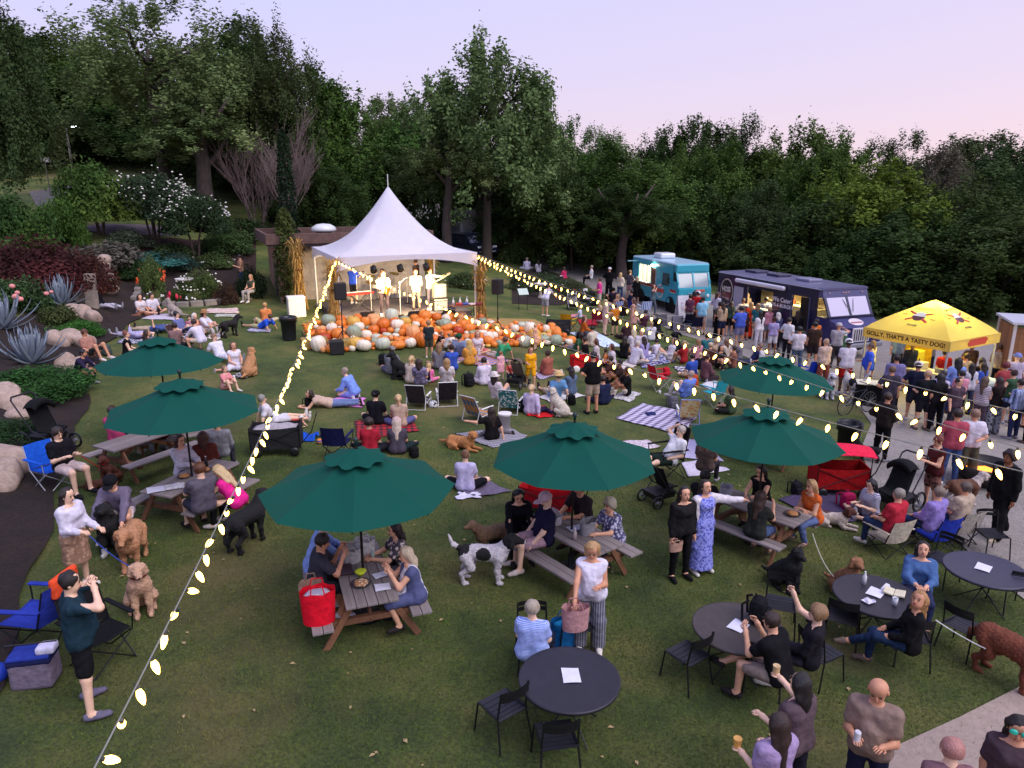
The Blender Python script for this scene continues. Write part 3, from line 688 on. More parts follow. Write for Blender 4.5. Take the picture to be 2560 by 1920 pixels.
CROWNS=[crown(i,lobes=lb,n=nn,size=sz,flat=fl) for i,(lb,nn,sz,fl) in enumerate(((26,36000,.028,1),(20,32000,.029,1.1),(34,60000,.02,1),(24,30000,.021,1.1),(28,36000,.028,.9),(38,30000,.026,1.2)),11)]
TRUNKS=[trunk_mesh(i) for i in range(4)]
LEAFM=dict(d=M('3a4e24','leaf','4c5a2e'),g=M('4e682c','leaf','687832'),y=M('6c7a2c','leaf','8c8c30'),p=M('687c4a','leaf','82925c'),b=M('5c5646','leaf','6a604a'),o=M('465630','leaf','5c5c38'))
BARK=M('4a4038','bark')
def tree(cx,D,topy,hw,cr,lm,label,name='tree',low=.3,bark=BARK,tw=1.):
 topy+=45
 b=atD(cx,600,D);x,y=b.x,b.y;z0=H(x,y)-.1
 zt=atD(cx,topy,D).z;h=zt-z0;r=hw/F*D
 t=thing(name,label,'tree',(x,y,z0),random.uniform(0,6.28),'trees around the lawn' if not name.startswith('bare') else None)
 k=min(h*tw*.8,r*1.6);obj('trunk',TRUNKS[cr % 4],bark,t,scl=(k,k,h*.8))
 obj('crown',CROWNS[cr % 6],LEAFM[lm],t,(0,0,h*(low*.72-.06)),None,(r*1.12,r*1.12,h*(1.06-low*.72)/2.4))
 return t
for a in (
 (0,38,-140,170,2,'o','huge dark tree filling the upper left corner',.3),(150,68,60,190,0,'d','dark tree behind the lamp post at far left',.3),(300,70,85,190,4,'g','green tree seen past the lamp post, left of the oak',.2),
 (440,50,-15,225,3,'p','tall open-crowned oak with a thick bare trunk on the left',.38),(620,60,45,185,0,'d','dark tree filling behind the oak and bare trees',.25),(710,54,42,130,3,'o','thin-topped tree with sky showing through, above the bare twiggy trees',.3),
 (250,66,200,210,2,'d','low dark tree in the shade under the oak',.1),(830,57,160,140,1,'g','round yellow-green tree right of the thin-topped tree',.12),(800,50,330,130,2,'d','dark low tree left behind the white tent',.08),(960,62,330,130,4,'d','dark tree right above the white tent peak',.1),
 (1000,82,212,120,5,'p','pale distant tree in the gap left of the tallest tree',.1),(1215,53,85,165,0,'p','tallest pale-green tree in the centre with a leaning trunk',.36),(1060,68,235,125,4,'g','bushy tree leaning on the left of the tallest tree',.2),(1230,68,330,170,0,'g','low spreading green boughs below the tallest tree',.3),
 (1330,62,252,105,0,'p','round-topped tree just right of the tallest tree',.12),(1395,72,262,95,5,'g','feathery tree second right of the tallest tree',.1),(1490,80,285,110,2,'p','small skyline tree left of the big round dark tree',.1),
 (1560,58,315,195,2,'g','big round dark-green tree with a pale trunk left behind the turquoise truck',.2),(1430,54,390,120,4,'d','shaded tree left of the big round tree',.1),(1640,84,288,90,0,'d','dark skyline tree above the big round tree',.1),(1750,80,262,120,5,'d','high dark skyline tree, left one of the pair at the ridge',.1),
 (1850,82,268,110,2,'d','high dark skyline tree, right one of the pair at the ridge',.1),(1800,64,325,105,1,'g','conical green tree under the ridge pair',.1),(1700,66,330,80,4,'g','narrow green tree between the big round tree and the conical tree',.1),(1980,78,280,130,0,'g','broad skyline tree right of the ridge pair',.1),
 (2060,70,300,110,4,'g','green skyline tree above the yellow-green tree',.1),(2160,52,372,190,0,'y','large yellow-green tree catching the last light on the right',.1),(2330,62,322,140,3,'b','greyish thin-leaved tree right of the yellow-green tree',.1),(2200,88,302,130,2,'d','dark skyline tree behind the yellow-green tree',.1),
 (2390,90,298,140,5,'o','dull skyline tree behind the greyish tree',.1),(2520,84,312,140,0,'o','skyline tree at the right edge of the photo',.1),(2570,58,330,160,2,'d','dark tree cut by the right edge of the photo',.05),(2460,50,400,170,4,'d','dark shaded tree below the right skyline',.05),
 (1900,54,420,130,2,'o','brownish-green tree above the navy truck roof',.05),(2040,50,450,150,1,'d','dark tree left below the yellow-green tree',.05),(1740,56,430,120,0,'d','dark tree directly above the turquoise truck',.05),(2300,46,480,190,0,'d','black-green tree behind the yellow canopy',.02),
 (2130,47,520,150,2,'d','black-green tree between the navy truck and the yellow canopy',.02),(2530,42,480,190,4,'d','black-green tree behind the plank hut',.02),(1960,50,540,130,4,'d','low black-green tree right behind the navy truck',.02),(1820,54,540,110,1,'d','low black-green tree in the gap between the trucks',.02),
 (1640,55,500,110,2,'d','low shaded tree behind the turquoise truck',.05),(1330,57,420,130,5,'d','shaded tree above the far grass strip',.05),(1050,70,400,120,0,'d','shaded tree behind the parked cars',.1),(560,66,230,170,2,'d','low dark tree behind the bare twiggy trees',.05),(40,64,200,200,4,'d','dense dark tree at the left edge under the huge tree',.05),(2420,45,600,150,2,'d','low dark undergrowth tree behind the canopy right leg',.02),(2230,44,640,130,4,'d','low dark undergrowth tree left behind the canopy peak',.02),
 (690,62,300,160,0,'d','dark tree between the bare trees and the cypress',.05),(1240,72,420,110,2,'d','shaded tree right of the tall trunk',.05),(1520,60,480,90,0,'d','dark tree left of the pale trunk',.05)):
 tree(*a[:7],low=a[7],tw=.55 if a[7]<.15 else 1.)
# tall trunks seen plainly below their crowns
def big_trunk(label,cx,py_base,py_top,D,r,lean=0.):
 b=atD(cx,py_base,D);zt=atD(cx,py_top,D).z;z0=H(b.x,b.y)-.2
 t=thing('tree',label,'tree',(b.x,b.y,z0));h=zt-z0
 pts=[(lean*h*i/6+.06*math.sin(i*1.9),.05*math.cos(i*2.3),h*i/6) for i in range(7)]
 mb=MB().tube(pts,[r*1.5]+[r*(1.08-.07*i) for i in range(1,7)],10)
 for i,(a,z) in enumerate(((.5,.62),(2.6,.7),(-1.2,.8),(3.6,.88),(.2,.95))):
  p=Vector((lean*h*z,0,h*z));d=Vector((math.cos(a),math.sin(a)*.5,.9));mb.tube([p,p+d*1.0,p+d*2.2+Vector((0,0,.5))],[r*.45,r*.3,r*.12],6)
 obj('trunk',mb.mesh('trunk',True),M('5a4e48','bark'),t);return t,h
for lb,cx,y0,y1,D,r,le,ch,lm in (('thick bare trunk of the left oak rising behind the white-flowered shrubs',513,470,330,47,.55,0,1,'p'),('leaning trunk right behind the white tent by the cars',1112,575,380,52,.36,.06,3,'p'),('straight trunk standing behind the two parked cars',1205,590,420,62,.45,0,0,'g'),('pale straight trunk left of the turquoise truck',1552,662,540,52,.4,.02,2,'d')):
 t,h=big_trunk(lb,cx,y0,y1,D,r,le)
 obj('crown',CROWNS[ch],LEAFM[lm],t,(le*h,0,h*.66),None,(4.2,4.2,1.5))
def bare(px_,py_,D,topy,rad,seed,label):
 b=atD(px_,py_,D);z0=H(b.x,b.y)-.1;h=atD(px_,topy,D).z-z0;rs=random.Random(seed);mb=MB()
 def br(p,d,ln,r,dep):
  m=p+d*ln*.5+Vector((rs.uniform(-1,1),rs.uniform(-1,1),0))*ln*.05;q=p+d*ln
  mb.tube([p,m,q],[r,r*.85,r*.6],4,False)
  if dep==0:return
  for _ in range(4 if dep>1 else 5):
   nd=(d+Vector((rs.uniform(-.55,.55),rs.uniform(-.55,.55),rs.uniform(-.1,.5)))).normalized();br(p+d*ln*rs.uniform(.45,1),nd,ln*rs.uniform(.5,.75),r*.55,dep-1)
 for i in range(9):
  a=rs.random()*6.28;d=Vector((math.cos(a)*rad/h*rs.uniform(.3,1.),math.sin(a)*rad/h*rs.uniform(.3,1.),1)).normalized();br(Vector((math.cos(a)*.25,math.sin(a)*.25,0)),d,h*rs.uniform(.35,.5),.05,3)
 t=thing('bare_tree',label,'tree',(b.x,b.y,z0));obj('branches',mb.mesh('branches'),M('84706c','bark'),t);return t
bare(705,530,46,262,1.9,3,'bare twiggy purplish tree standing tall left of the white tent');bare(640,520,48,320,1.9,5,'bare twiggy tree left of the purplish one, lower and spreading')
# ------------------------------------------------------------------ shrubs and garden plants
def bush(seed,n=1500,size=.075,up=.4):
 rs=np.random.default_rng(seed);P_=[];N_=[]
 for i in range(16):
  d=rs.normal(size=3);d /= np.linalg.norm(d);d[2]=abs(d[2]);c=d*np.array((.6,.6,.55));c[2]+=.05;m=n // 16
  v=rs.normal(size=(m,3));v /= np.linalg.norm(v,axis=1)[:,None];P_.append(c+v*rs.uniform(.55,1.1,(m,1))*rs.uniform(.24,.4));N_.append(v)
 P_=np.concatenate(P_);P_[:,2]=np.abs(P_[:,2]);V,Fc=leaf_quads(P_,np.concatenate(N_)+np.array((0,0,up)),size,rs);return raw('foliage',V,Fc),P_
BUSH=[bush(i+50,n_,s_) for i,(n_,s_) in enumerate(((5200,.042),(6500,.036),(4200,.05),(8000,.032)))]
def flowers(idx,n,size,seed,top=.3):
 rs=np.random.default_rng(seed);P_=BUSH[idx][1];P_=P_[(P_[:,2]>top)];r_=np.linalg.norm(P_-np.array((0,0,.3)),axis=1);P_=P_[np.argsort(-r_)[:max(n*3,30)]]
 p=P_[rs.integers(0,len(P_),n)]*1.04;mb=MB()
 for q in p:
  s=size*rs.uniform(.6,1.3);mb.ball(tuple(q),(s,s,s*.7),6)
 return mb.mesh('flowers',True)
def shrub(p,r,h,hx,label,idx=0,fl=None,nf=24,fs=.04,name='shrub',hx2=None,group=None,top=.3,rz=None):
 if not isinstance(r,tuple):r=(r,r)
 t=thing(name,label,'shrub',(p[0],p[1],H(p[0],p[1])-.05),random.uniform(0,6) if rz is None else rz,group)
 obj('foliage',BUSH[idx][0],M(hx,'leaf',hx2,3.),t,scl=(r[0],r[1],h))
 mb=kit('stem3',lambda:MB().tube([(0,0,0),(.02,0,.5)],[.05,.02],5).tube([(.05,.05,0),(.2,.15,.5)],[.04,.015],5).tube([(-.05,.02,0),(-.2,-.1,.5)],[.04,.015],5))
 obj('stem',mb,M('4a3a2c','bark'),t,scl=(r[0],r[1],h))
 if fl:obj('flowers',flowers(idx,nf,fs/max(r),hash(label) % 999 if False else len(label)*7,top),M(fl),t,scl=(r[0],r[1],h))
 return t
def pl(k,x,y):return g(k,x,y)
for i,(cx,D,hw,tp,w) in enumerate(((-20,72,150,380,'at the far left edge'),(110,74,140,395,'left of the lamp post'),(230,74,130,400,'behind the lamp post'),(350,70,130,390,'left of the oak trunk'),(470,68,120,400,'behind the oak trunk'),(590,62,120,400,'right of the oak trunk'),(720,60,110,410,'behind the bare trees'),(840,62,110,430,'behind the pavilion roof'),(960,64,110,440,'behind the tent peak'),(1080,76,100,450,'behind the leaning trunk'),(1190,78,100,470,'behind the cars'),(1300,68,110,500,'above the far grass'),(1410,66,110,510,'left of the pale trunk'),(1520,64,100,520,'at the pale trunk'),(1630,62,100,540,'behind the turquoise truck'),(1740,60,100,540,'between the trucks'),(1850,58,110,560,'behind the navy truck rear'),(1970,54,110,580,'behind the navy truck middle'),(2080,52,110,600,'behind the navy truck nose'),(2190,50,110,620,'left behind the canopy'),(2300,48,110,640,'right behind the canopy'),(2420,46,120,660,'left of the plank hut'),(2540,44,130,660,'at the right edge'))):
 b=atD(cx,600,D);z0=H(b.x,b.y);r=hw/F*D*1.25
 t=thing('undergrowth','dark undergrowth '+w,'shrub',(b.x,b.y,z0-.1),0,'undergrowth along the wood');hh=max(1.5,atD(cx,tp-(70 if i<12 else 20),D).z-z0)
 obj('foliage',CROWNS[i % 6],LEAFM['d'],t,(0,0,-hh*.3),None,(r*1.15,r*.8,hh*.56));obj('stem',TRUNKS[i % 4],BARK,t,None,None,(hh*.5,hh*.5,hh*.7))
for k,x,y,r,h,c,c2,lb,idx,fl,nf,fs,nm in (
 ('a5',180,560,2.2,3.6,'375528','4b692d','tall dark green conifer-like shrub at the far left',3,None,0,0,'conifer_shrub'),('a5',520,470,1.7,3.0,'48662a','647f34','bright green feathery shrub left of the garden path',3,None,0,0,'conifer_shrub'),
 ('a5',330,830,(3.4,1.2),2.3,'482d28','693c34','large dark red-leaved shrub behind the agaves',1,None,0,0,'red_shrub'),('a5',780,850,(1.5,1.0),1.9,'523226','704132','red-leaved shrub beside the stone pillar',1,None,0,0,'red_shrub'),
 ('a5',820,640,2.6,1.5,'5c574d','70695a','greyish mound shrub behind the red shrub',2,None,0,0,'grey_shrub'),('a5',1250,620,2.6,.8,'37645a','4b8475','low blue-green juniper spreading on the slope',2,None,0,0,'juniper'),
 ('a5',1560,650,1.5,.9,'3f5548','52644d','low dark shrub beside the juniper',1,None,0,0,'low_shrub'),('a5',1080,720,1.3,1.3,'344b28',None,'dark green bush right of the red-leaved shrub',0,None,0,0,'bush'),
 ('a5',1330,880,.75,2.1,'5f703c','7f8c4b','tall rose bush with orange blooms in the bed',0,'e0603a',16,.05,'rose_bush'),('a5',1730,900,1.25,1.5,'4b5f32','5f7041','wide white rose bush behind the birdbath',1,'f4f0e4',60,.045,'rose_bush'),
 ('a5',1340,945,.55,.6,'707846',None,'small white-flowered bush at the left of the bed',0,'f4f0e4',26,.05,'rose_bush'),('a5',1690,950,.45,.7,'667041',None,'small white-flowered bush right of the birdbath',0,'f4f0e4',24,.045,'rose_bush'),
 ('a5',1512,950,.3,.75,'4b5f32',None,'small rose with pink and red blooms left of the birdbath',0,'e0405a',14,.06,'rose_bush'),('a5',1960,960,.7,1.2,'42342a','84522f','rusty brown shrub at the right end of the rose bed',1,None,0,0,'brown_shrub'),('a5',2180,900,1.0,1.7,'253420',None,'dark round shrub by the building side door',0,None,0,0,'dark_shrub'),
 ('a5',150,1000,1.3,1.5,'425a34','5f733c','leafy canna clump with pink flowers at the left edge',2,'e89a92',12,.1,'canna'),('a5',640,1240,1.2,.7,'48732f','5f8937','bright green mounded ground cover between the boulders',3,None,0,0,'ground_cover'),('a5',300,1720,1.9,.8,'375c2a','487334','dark green mounded ground cover below the near agave',3,None,0,0,'ground_cover'),
 ('b1',100,480,.9,.6,'344b2a',None,'dark ground cover behind the stroller',3,None,0,0,'ground_cover'),('b1',330,120,1.4,.7,'375c2a',None,'dark green creeping plant above the stroller',3,None,0,0,'ground_cover'),('a5',480,1130,.9,.9,'4b552f',None,'scrubby plant between the two near agaves',2,None,0,0,'scrub'),
 ('a6',700,400,2.8,2.6,'70573e','896646','rusty brown round bush on the rise behind the pavilion',0,None,0,0,'brown_shrub'),('a7',60,330,2.0,2.2,'485f32','5f7341','leafy shrub right of the white tent below the cars',0,None,0,0,'shrub'),
 ('a7',260,560,1.9,1.2,'465537','576643','white rose bush behind the strings of lights',1,'f4f0ea',40,.06,'rose_bush'),('a7',90,560,1.5,1.1,'435037',None,'rose bush at the left end of the bed beside the tent',1,'e8e0e0',16,.06,'rose_bush'),('a7',480,600,1.6,1.1,'4b5539',None,'rose bush with a few red blooms near the white stroller',1,'c03a38',8,.06,'rose_bush'),('a7',700,640,.9,.8,'556448',None,'grey-green bush behind the man in the pink shirt',2,None,0,0,'bush'),
 ('a5',1480,570,1.6,1.0,'4b5c37','5f7041','loose green shrub on the bark slope below the crepe myrtles',0,None,0,0,'shrub'),('a5',1950,520,2.0,1.5,'485c32','5f733c','green shrub on the bark slope toward the pavilion',1,None,0,0,'shrub'),('a5',2080,400,2.2,1.6,'394b2a','485c32','dark shrub at the top of the bark slope',2,None,0,0,'shrub'),('a5',1120,470,1.7,1.1,'485541','5c6650','grey-green shrub at the edge of the garden path',1,None,0,0,'shrub'),('a5',1850,640,1.3,.9,'526437','6b7a48','low bush behind the rose bed at its right',0,'e8e0d8',12,.05,'bush'),('a5',60,700,1.6,1.5,'5c7041','738450','leafy bush at the left edge above the pink flowers',0,'d84a3a',10,.07,'bush'),
 ('a6',1800,950,1.5,1.0,'485532',None,'leafy bush behind the amplifier at the right of the stage',0,'f0eae0',10,.06,'bush'),('a6',1350,960,.6,1.9,'5c7034','7f9148','broad-leaved potted plant behind the band',2,None,0,0,'potted_plant')):
 shrub(pl(k,x,y),r,h,c,lb,idx,fl,nf,fs,nm,c2,rz=0 if isinstance(r,tuple) else None)
def small_tree(p,h,r,cz,hx,hx2,label,fl=None,nf=70,fs=.1,cr=0,name='flowering_tree',stems=4):
 t=thing(name,label,'tree',(p[0],p[1],H(p[0],p[1])-.05),random.uniform(0,6))
 mb=MB()
 for i in range(stems):
  a=i*6.28/stems+.4;mb.tube([(math.cos(a)*.12,math.sin(a)*.12,0),(math.cos(a)*.35,math.sin(a)*.35,h*.35),(math.cos(a)*r*.45,math.sin(a)*r*.45,h*.75)],[.07,.05,.02],6)
 obj('trunk',mb,M('5a4a40','bark'),t);obj('crown',BUSH[3][0],M(hx,'leaf',hx2,2.),t,(0,0,h*cz),None,(r,r,h*(1-cz)))
 if fl:obj('flowers',flowers(3,nf,fs/r,len(label),.35),M(fl),t,(0,0,h*cz),None,(r,r,h*(1-cz)))
small_tree(g('a5',880,370),4.4,2.9,.2,'46602a','6a7a34','rounded yellow-green small tree above the garden path')
small_tree(g('a5',1350,480),4.6,3.1,.35,'3c4c34','4a5a3c','white-flowered crepe myrtle over the garden path','ece6dc',260,.055)
small_tree(g('a5',1705,610),4.2,2.4,.4,'3a4c30','4a5c3a','slender crepe myrtle with sparse white flowers right of the path','ece6dc',130,.05)
small_tree(g('a6',1450,600),4.6,1.7,.2,'3a4a30','4a5a40','white-flowered small tree right behind the white tent','ece6dc',150,.055)
def cypress(p,h,r,hx,hx2,label):
 t=thing('cypress',label,'tree',(p[0],p[1],H(p[0],p[1])-.05));rs=np.random.default_rng(len(label));n=3800;z=rs.random(n)**.8
 w=np.sin(np.clip(z*.93+.07,0,1)*3.14159)**.45;a=rs.random(n)*6.283;rr=r*w*rs.uniform(.6,1.1,n)*(1+.16*np.sin(a*5+z*31))
 q=np.stack([np.cos(a)*rr,np.sin(a)*rr,z*h],1);nn=np.stack([np.cos(a),np.sin(a),np.full(n,.8)],1)
 V,Fc=leaf_quads(q,nn,.085,rs);obj('foliage',raw('foliage',V,Fc),M(hx,'leaf',hx2,2.),t);obj('trunk',MB().tube([(0,0,0),(0,0,h*.7)],[.09,.03],6),BARK,t)
cypress(g('a6',300,1100),4.6,.55,'4a5428','5e6832','leafy column of vine lit warm against the pavilion corner');
q=g('a6',285,1000);cypress((q.x,q.y+1.0),8.2,.45,'22321e','2e3e22','narrow tall cypress rising above the pavilion roof')
q=g('a6',160,400);cypress((q.x,q.y),5.0,.6,'2c4022','384c28','shorter cypress on the rise left of the pavilion')
def agave(p,r,label,n=26,seed=1):
 t=thing('agave',label,'plant',(p[0],p[1],H(p[0],p[1])-.03));rs=random.Random(seed)
 for i in range(n):
  el=.28+1.15*(i/n)**.8;a=i*2.39996+rs.uniform(-.1,.1);ln=r*rs.uniform(.85,1.1);w=r*.095;mb=MB()
  pts=[];m=7
  for j in range(m+1):
   u=j/m;bend=el+.22*u*u-.1;pts.append((u*ln*math.cos(bend)+.04,u*ln*math.sin(bend)+.03,w*(1-u)**.55*min(1,.55+u*2.2)))
  vs=[]
  for (d,z,ww) in pts:
   for sx,dz in ((-1,.35*ww),(0,0),(1,.35*ww),(0,-.3*ww-.004)):vs.append((math.cos(a)*d-math.sin(a)*sx*ww,math.sin(a)*d+math.cos(a)*sx*ww,z+dz))
  fs=[(4*j+k,4*j+(k+1) % 4,4*j+4+(k+1) % 4,4*j+4+k) for j in range(m) for k in range(4)]
  obj('leaf',MB().add(vs,fs).mesh('leaf',True),M('7f8a96','plastic',rough=.6),t)
agave(g('a5',270,1490),1.3,'large blue-grey agave nearest the lawn, above the green ground cover',30,1);agave(g('a5',530,985),1.25,'blue-grey agave beside the standing stones, farther back',28,2);agave(g('a5',20,1190),1.4,'blue-grey agave cut off by the left edge of the photo',26,3)
def rock(seed,mesh_n=2):
 rs=random.Random(seed);bm=bmesh.new();bmesh.ops.create_icosphere(bm,subdivisions=3,radius=1)
 ds=[(Vector((rs.gauss(0,1),rs.gauss(0,1),rs.gauss(0,1))).normalized(),rs.uniform(.62,.9)) for _ in range(9)]
 for v in bm.verts:
  for d,k in ds:
   e=v.co.dot(d)-k
   if e>0:v.co -= d*e*.75
 me=bpy.data.meshes.new('boulder');bm.to_mesh(me);bm.free();return smooth(me)
ROCK=[rock(i) for i in range(5)];MST=M('b8a090','stone');i=0
for k,x,y,r,lb in (('a5',625,1050,.36,'beige boulder topmost of the row below the standing stones'),('a5',720,1085,.4,'pinkish boulder in the middle of the row below the standing stones'),('a5',795,1120,.4,'pinkish boulder lowest in the row below the standing stones'),('a5',500,1330,.42,'pale boulder left of the pile beside the near agave'),('a5',600,1310,.5,'pink boulder second in the pile beside the near agave'),('a5',700,1330,.46,'pink boulder third in the pile beside the near agave'),('a5',765,1340,.36,'pale boulder at the lawn end of the pile beside the near agave'),
 ('a5',570,1530,.4,'cream boulder left of the pair above the green ground cover'),('a5',665,1545,.36,'cream boulder right of the pair above the green ground cover'),('b1',30,190,.48,'pink boulder at the left edge above the stroller'),('b1',90,150,.34,'pale pink boulder on top of the pile above the stroller'),('b1',150,240,.38,'cream boulder next to the stroller handle'),('b1',155,310,.28,'small cream boulder under the stroller handle'),
 ('b1',60,740,.5,'pink boulder left of the man in the blue camp chair'),('b1',120,720,.4,'round pink boulder nearest the blue camp chair'),('b1',30,840,.42,'pink boulder lowest at the left edge'),('b1',10,700,.4,'pink boulder half cut by the left edge of the photo'),('b1',5,910,.35,'dull pink boulder below the others at the left edge')):
 p=g(k,x,y);t=tag(obj('boulder',ROCK[i % 5],MST,None,(p.x,p.y,p.z+r*.35),(random.random(),random.random(),random.random()*6),(r*1.1,r,r*.8)),lb,'boulder','boulders along the garden edge');i+=1
for (k,x,y,w,h,rz,lb) in (('a5',810,1010,.45,1.5,.2,'pale standing stone slab beside the girl in black'),('a5',700,960,.5,.9,.5,'broken stone slab left of the standing slab')):
 p=g(k,x,y);mb=MB().box((0,0,h/2-.05),(w,.28,h),(0,.05,0),.85);tag(obj('standing_stone',mb,M('b0a090','stone'),None,p,rz),lb,'stone')
p=g('a5',930,880);t=thing('stone_pillar','tall stacked rough stone pillar behind the girl in black','wall',p,.3)
z=0
for i in range(7):
 hh=random.uniform(.24,.34);obj('stone',ROCK[i % 5],MST,t,(random.uniform(-.1,.1),random.uniform(-.06,.06),z+hh*.45),(random.uniform(-.3,.3),random.uniform(-.3,.3),i),(.42-.02*i,.38,hh*.8));z+=hh*.85
t=thing('stone_edging','low pale stone edging along the front of the rose bed','wall',g('a5',1380,975));t.location=(0,0,0)
pa=[g('a5',*q) for q in ((1160,950),(1200,860),(1240,830))];pb=[g('a5',*q) for q in ((1260,965),(1400,985),(1640,990),(1880,975),(2010,930))]
for pts in (pa,pb):
 for a,b in zip(pts,pts[1:]):
  n=max(1,round((b-a).length/.55))
  for i in range(n):
   c=a.lerp(b,(i+.5)/n);d=b-a;obj('stone',kit('edgestone',lambda:MB().rbox((0,0,.12),(.56,.3,.3),.04)),M('8f867e','stone'),t,gnd(c,-.02),(0,0,math.atan2(d.y,d.x)+random.uniform(-.08,.08)),(1,1,random.uniform(.8,1.2)))
p=g('a5',1610,905);t=thing('birdbath','white birdbath on a pedestal in the rose bed','birdbath',p)
obj('basin',MB().lathe([(.1,.72),(.38,.8),(.44,.9),(.4,.9),(.3,.85),(.001,.84)],18).mesh('basin',True),M('e8e2da','stone'),t);obj('pedestal',MB().lathe([(.2,0),(.16,.08),(.09,.2),(.09,.6),(.13,.73)],12).mesh('ped',True),M('c8beb0','stone'),t)
p=g('a7',245,640);t=thing('birdbath','pale round birdbath among the roses beside the strings of lights','birdbath',p)
obj('basin',MB().lathe([(.1,.72),(.38,.8),(.44,.9),(.4,.9),(.3,.85),(.001,.84)],18).mesh('basin',True),M('d8d2ca','stone'),t);obj('pedestal',MB().lathe([(.2,0),(.16,.08),(.09,.2),(.09,.6),(.13,.73)],12).mesh('ped',True),M('b8aea0','stone'),t)
# street lamp, little sign, roadside
p=atD(185,447,50);z=H(p.x,p.y);t=thing('lamp_post','tall lamp post with a lit head at the far left among the trees','lamp',(p.x,p.y,z))
hh=atD(170,318,50).z-z;obj('pole',MB().tube([(0,0,0),(0,0,hh)],[.1,.06],8),M('9a948c','metal'),t);obj('arm',MB().tube([(0,0,hh-.05),(.5,0,hh+.05)],.03,6),M('9a948c','metal'),t)
obj('lamp_head',MB().rbox((.65,0,hh),(.5,.22,.12),.04),M('8a8680','metal'),t);obj('lens',MB().box((.65,-.115,hh-.03),(.44,.02,.07)).box((.65,0,hh-.07),(.4,.18,.02)),M('f4f8ff','emit',e=9.),t)
p=atD(121,455,50);z=H(p.x,p.y);t=thing('road_sign','small pale sign on a thin post near the lamp post','sign',(p.x,p.y,z));hh=atD(121,400,50).z-z
obj('post',MB().tube([(0,0,0),(0,0,hh)],.04,6),M('6a6660','metal'),t);obj('board',MB().box((.1,-.05,hh),(.7,.04,.32)),M('b8b4ac','plastic'),t)
# ------------------------------------------------------------------ stage tent
E1=Vector((.917,.4,0)).normalized();E2=Vector((-E1.y,E1.x,0));TA=math.atan2(E1.y,E1.x)
TC=Vector((-5.55,33.4,0));TZ=1.2                        # tent centre, stage floor height
def ts(u,v,z=0.):q=TC+E1*u+E2*v;return Vector((q.x,q.y,z))
MW=M('e6e4ee','canvas',thin=.3)
t=thing('stage_tent','white peaked frame tent over the lit bandstand','tent',(TC.x,TC.y,TZ-.45),TA);z0=TZ-.45
HW=3.05;ZE=3.8-z0;ZP=6.62-z0
def roof():
 mb=MB();N,K=64,16;vs=[];fs=[]
 for j in range(K+1):
  r=1-j/K*.985;e=r**2.0
  for i in range(N):
   a=2*math.pi*i/N-math.pi/4;c,s=math.cos(a),math.sin(a);m=max(abs(c),abs(s))
   sq=Vector((c/m,s/m));ci=Vector((c,s));p=sq.lerp(ci,(1-r)**.7)
   z=ZE+(ZP-ZE)*(1-r)**1.55+.05*math.sin(4*a)*0
   vs.append((p.x*HW*r,p.y*HW*r,z))
 for j in range(K):
  for i in range(N):fs.append((j*N+i,j*N+(i+1) % N,(j+1)*N+(i+1) % N,(j+1)*N+i))
 fs.append(tuple(K*N+i for i in range(N)));return mb.add(vs,fs).mesh('roof',True)
obj('roof',roof(),MW,t)
def val():
 def fn(u,v):
  x=(u*2-1)*(HW+.01);dep=.62-.42*(1-(u*2-1)**2)**.8
  return (x,-HW-.012,ZE+.02-v*dep)
 m=MB().sheet(fn,24,3);return m
for i in range(4):obj('valance',kit('valance',val),MW,t,rot=i*math.pi/2)
for sx in (-1,1):
 for sy in (-1,1):obj('pole',kit('tentpole',lambda:MB().tube([(0,0,-.3),(0,0,ZE)],.05,10)),M('d8d8d8','metal'),t,(sx*(HW-.06),sy*(HW-.06),0))
for i in range(4):obj('eave_rail',kit('erail',lambda:MB().tube([(-HW+.05,-HW+.05,ZE-.03),(HW-.05,-HW+.05,ZE-.03)],.035,8)),M('d8d8d8','metal'),t,rot=i*math.pi/2)
obj('finial',MB().tube([(0,0,ZP-.25),(0,0,ZP+.5)],[.025,.02],8),M('e0e0e0','metal'),t)
t=thing('stage','low black stage floor under the white tent','stage',(TC.x,TC.y,z0),TA)
for i in range(3):
 for j in range(3):obj('deck_panel',kit('deck',lambda:MB().rbox((0,0,.19),(1.97,1.72,.5),.015)),M('4a4448','plastic',rough=.7),t,((i-1)*1.99,(j-1)*1.74+.1,0))
# stage spotlights on the front eave rail (lit in the photograph)
for i,u in enumerate((-1.55,-.43,.7)):
 p=ts(u,-HW-.12,3.8-.42);s=thing('stage_light',('round black stage lamp %s under the tent front' % ('on the left','in the middle','on the right')[i]),'lamp',p,TA,'stage lamps under the tent')
 obj('housing',kit('parcan',lambda:MB().lathe([(.1,.14),(.13,.12),(.14,-.12),(.12,-.13),(.11,-.1),(.001,-.1)],14,(0,0,-.1),(R(-38),0,0)).mesh('h',True)),M('1a1818','metal'),s)
 obj('clamp',kit('clampm',lambda:MB().tube([(0,-.3,.08),(0,0,.08),(0,0,-.02)],.02,6)),M('1a1818','metal'),s)
 ld=bpy.data.lights.new('stage_lamp','SPOT');ld.energy=700;ld.color=(1,.74,.42);ld.spot_size=R(135);ld.spot_blend=.6;ld.shadow_soft_size=.1
 lo=bpy.data.objects.new('stage_lamp',ld);COL.objects.link(lo);lo.parent=s;lo.location=(0,.1,-.27);lo.rotation_euler=(R(38),0,0)
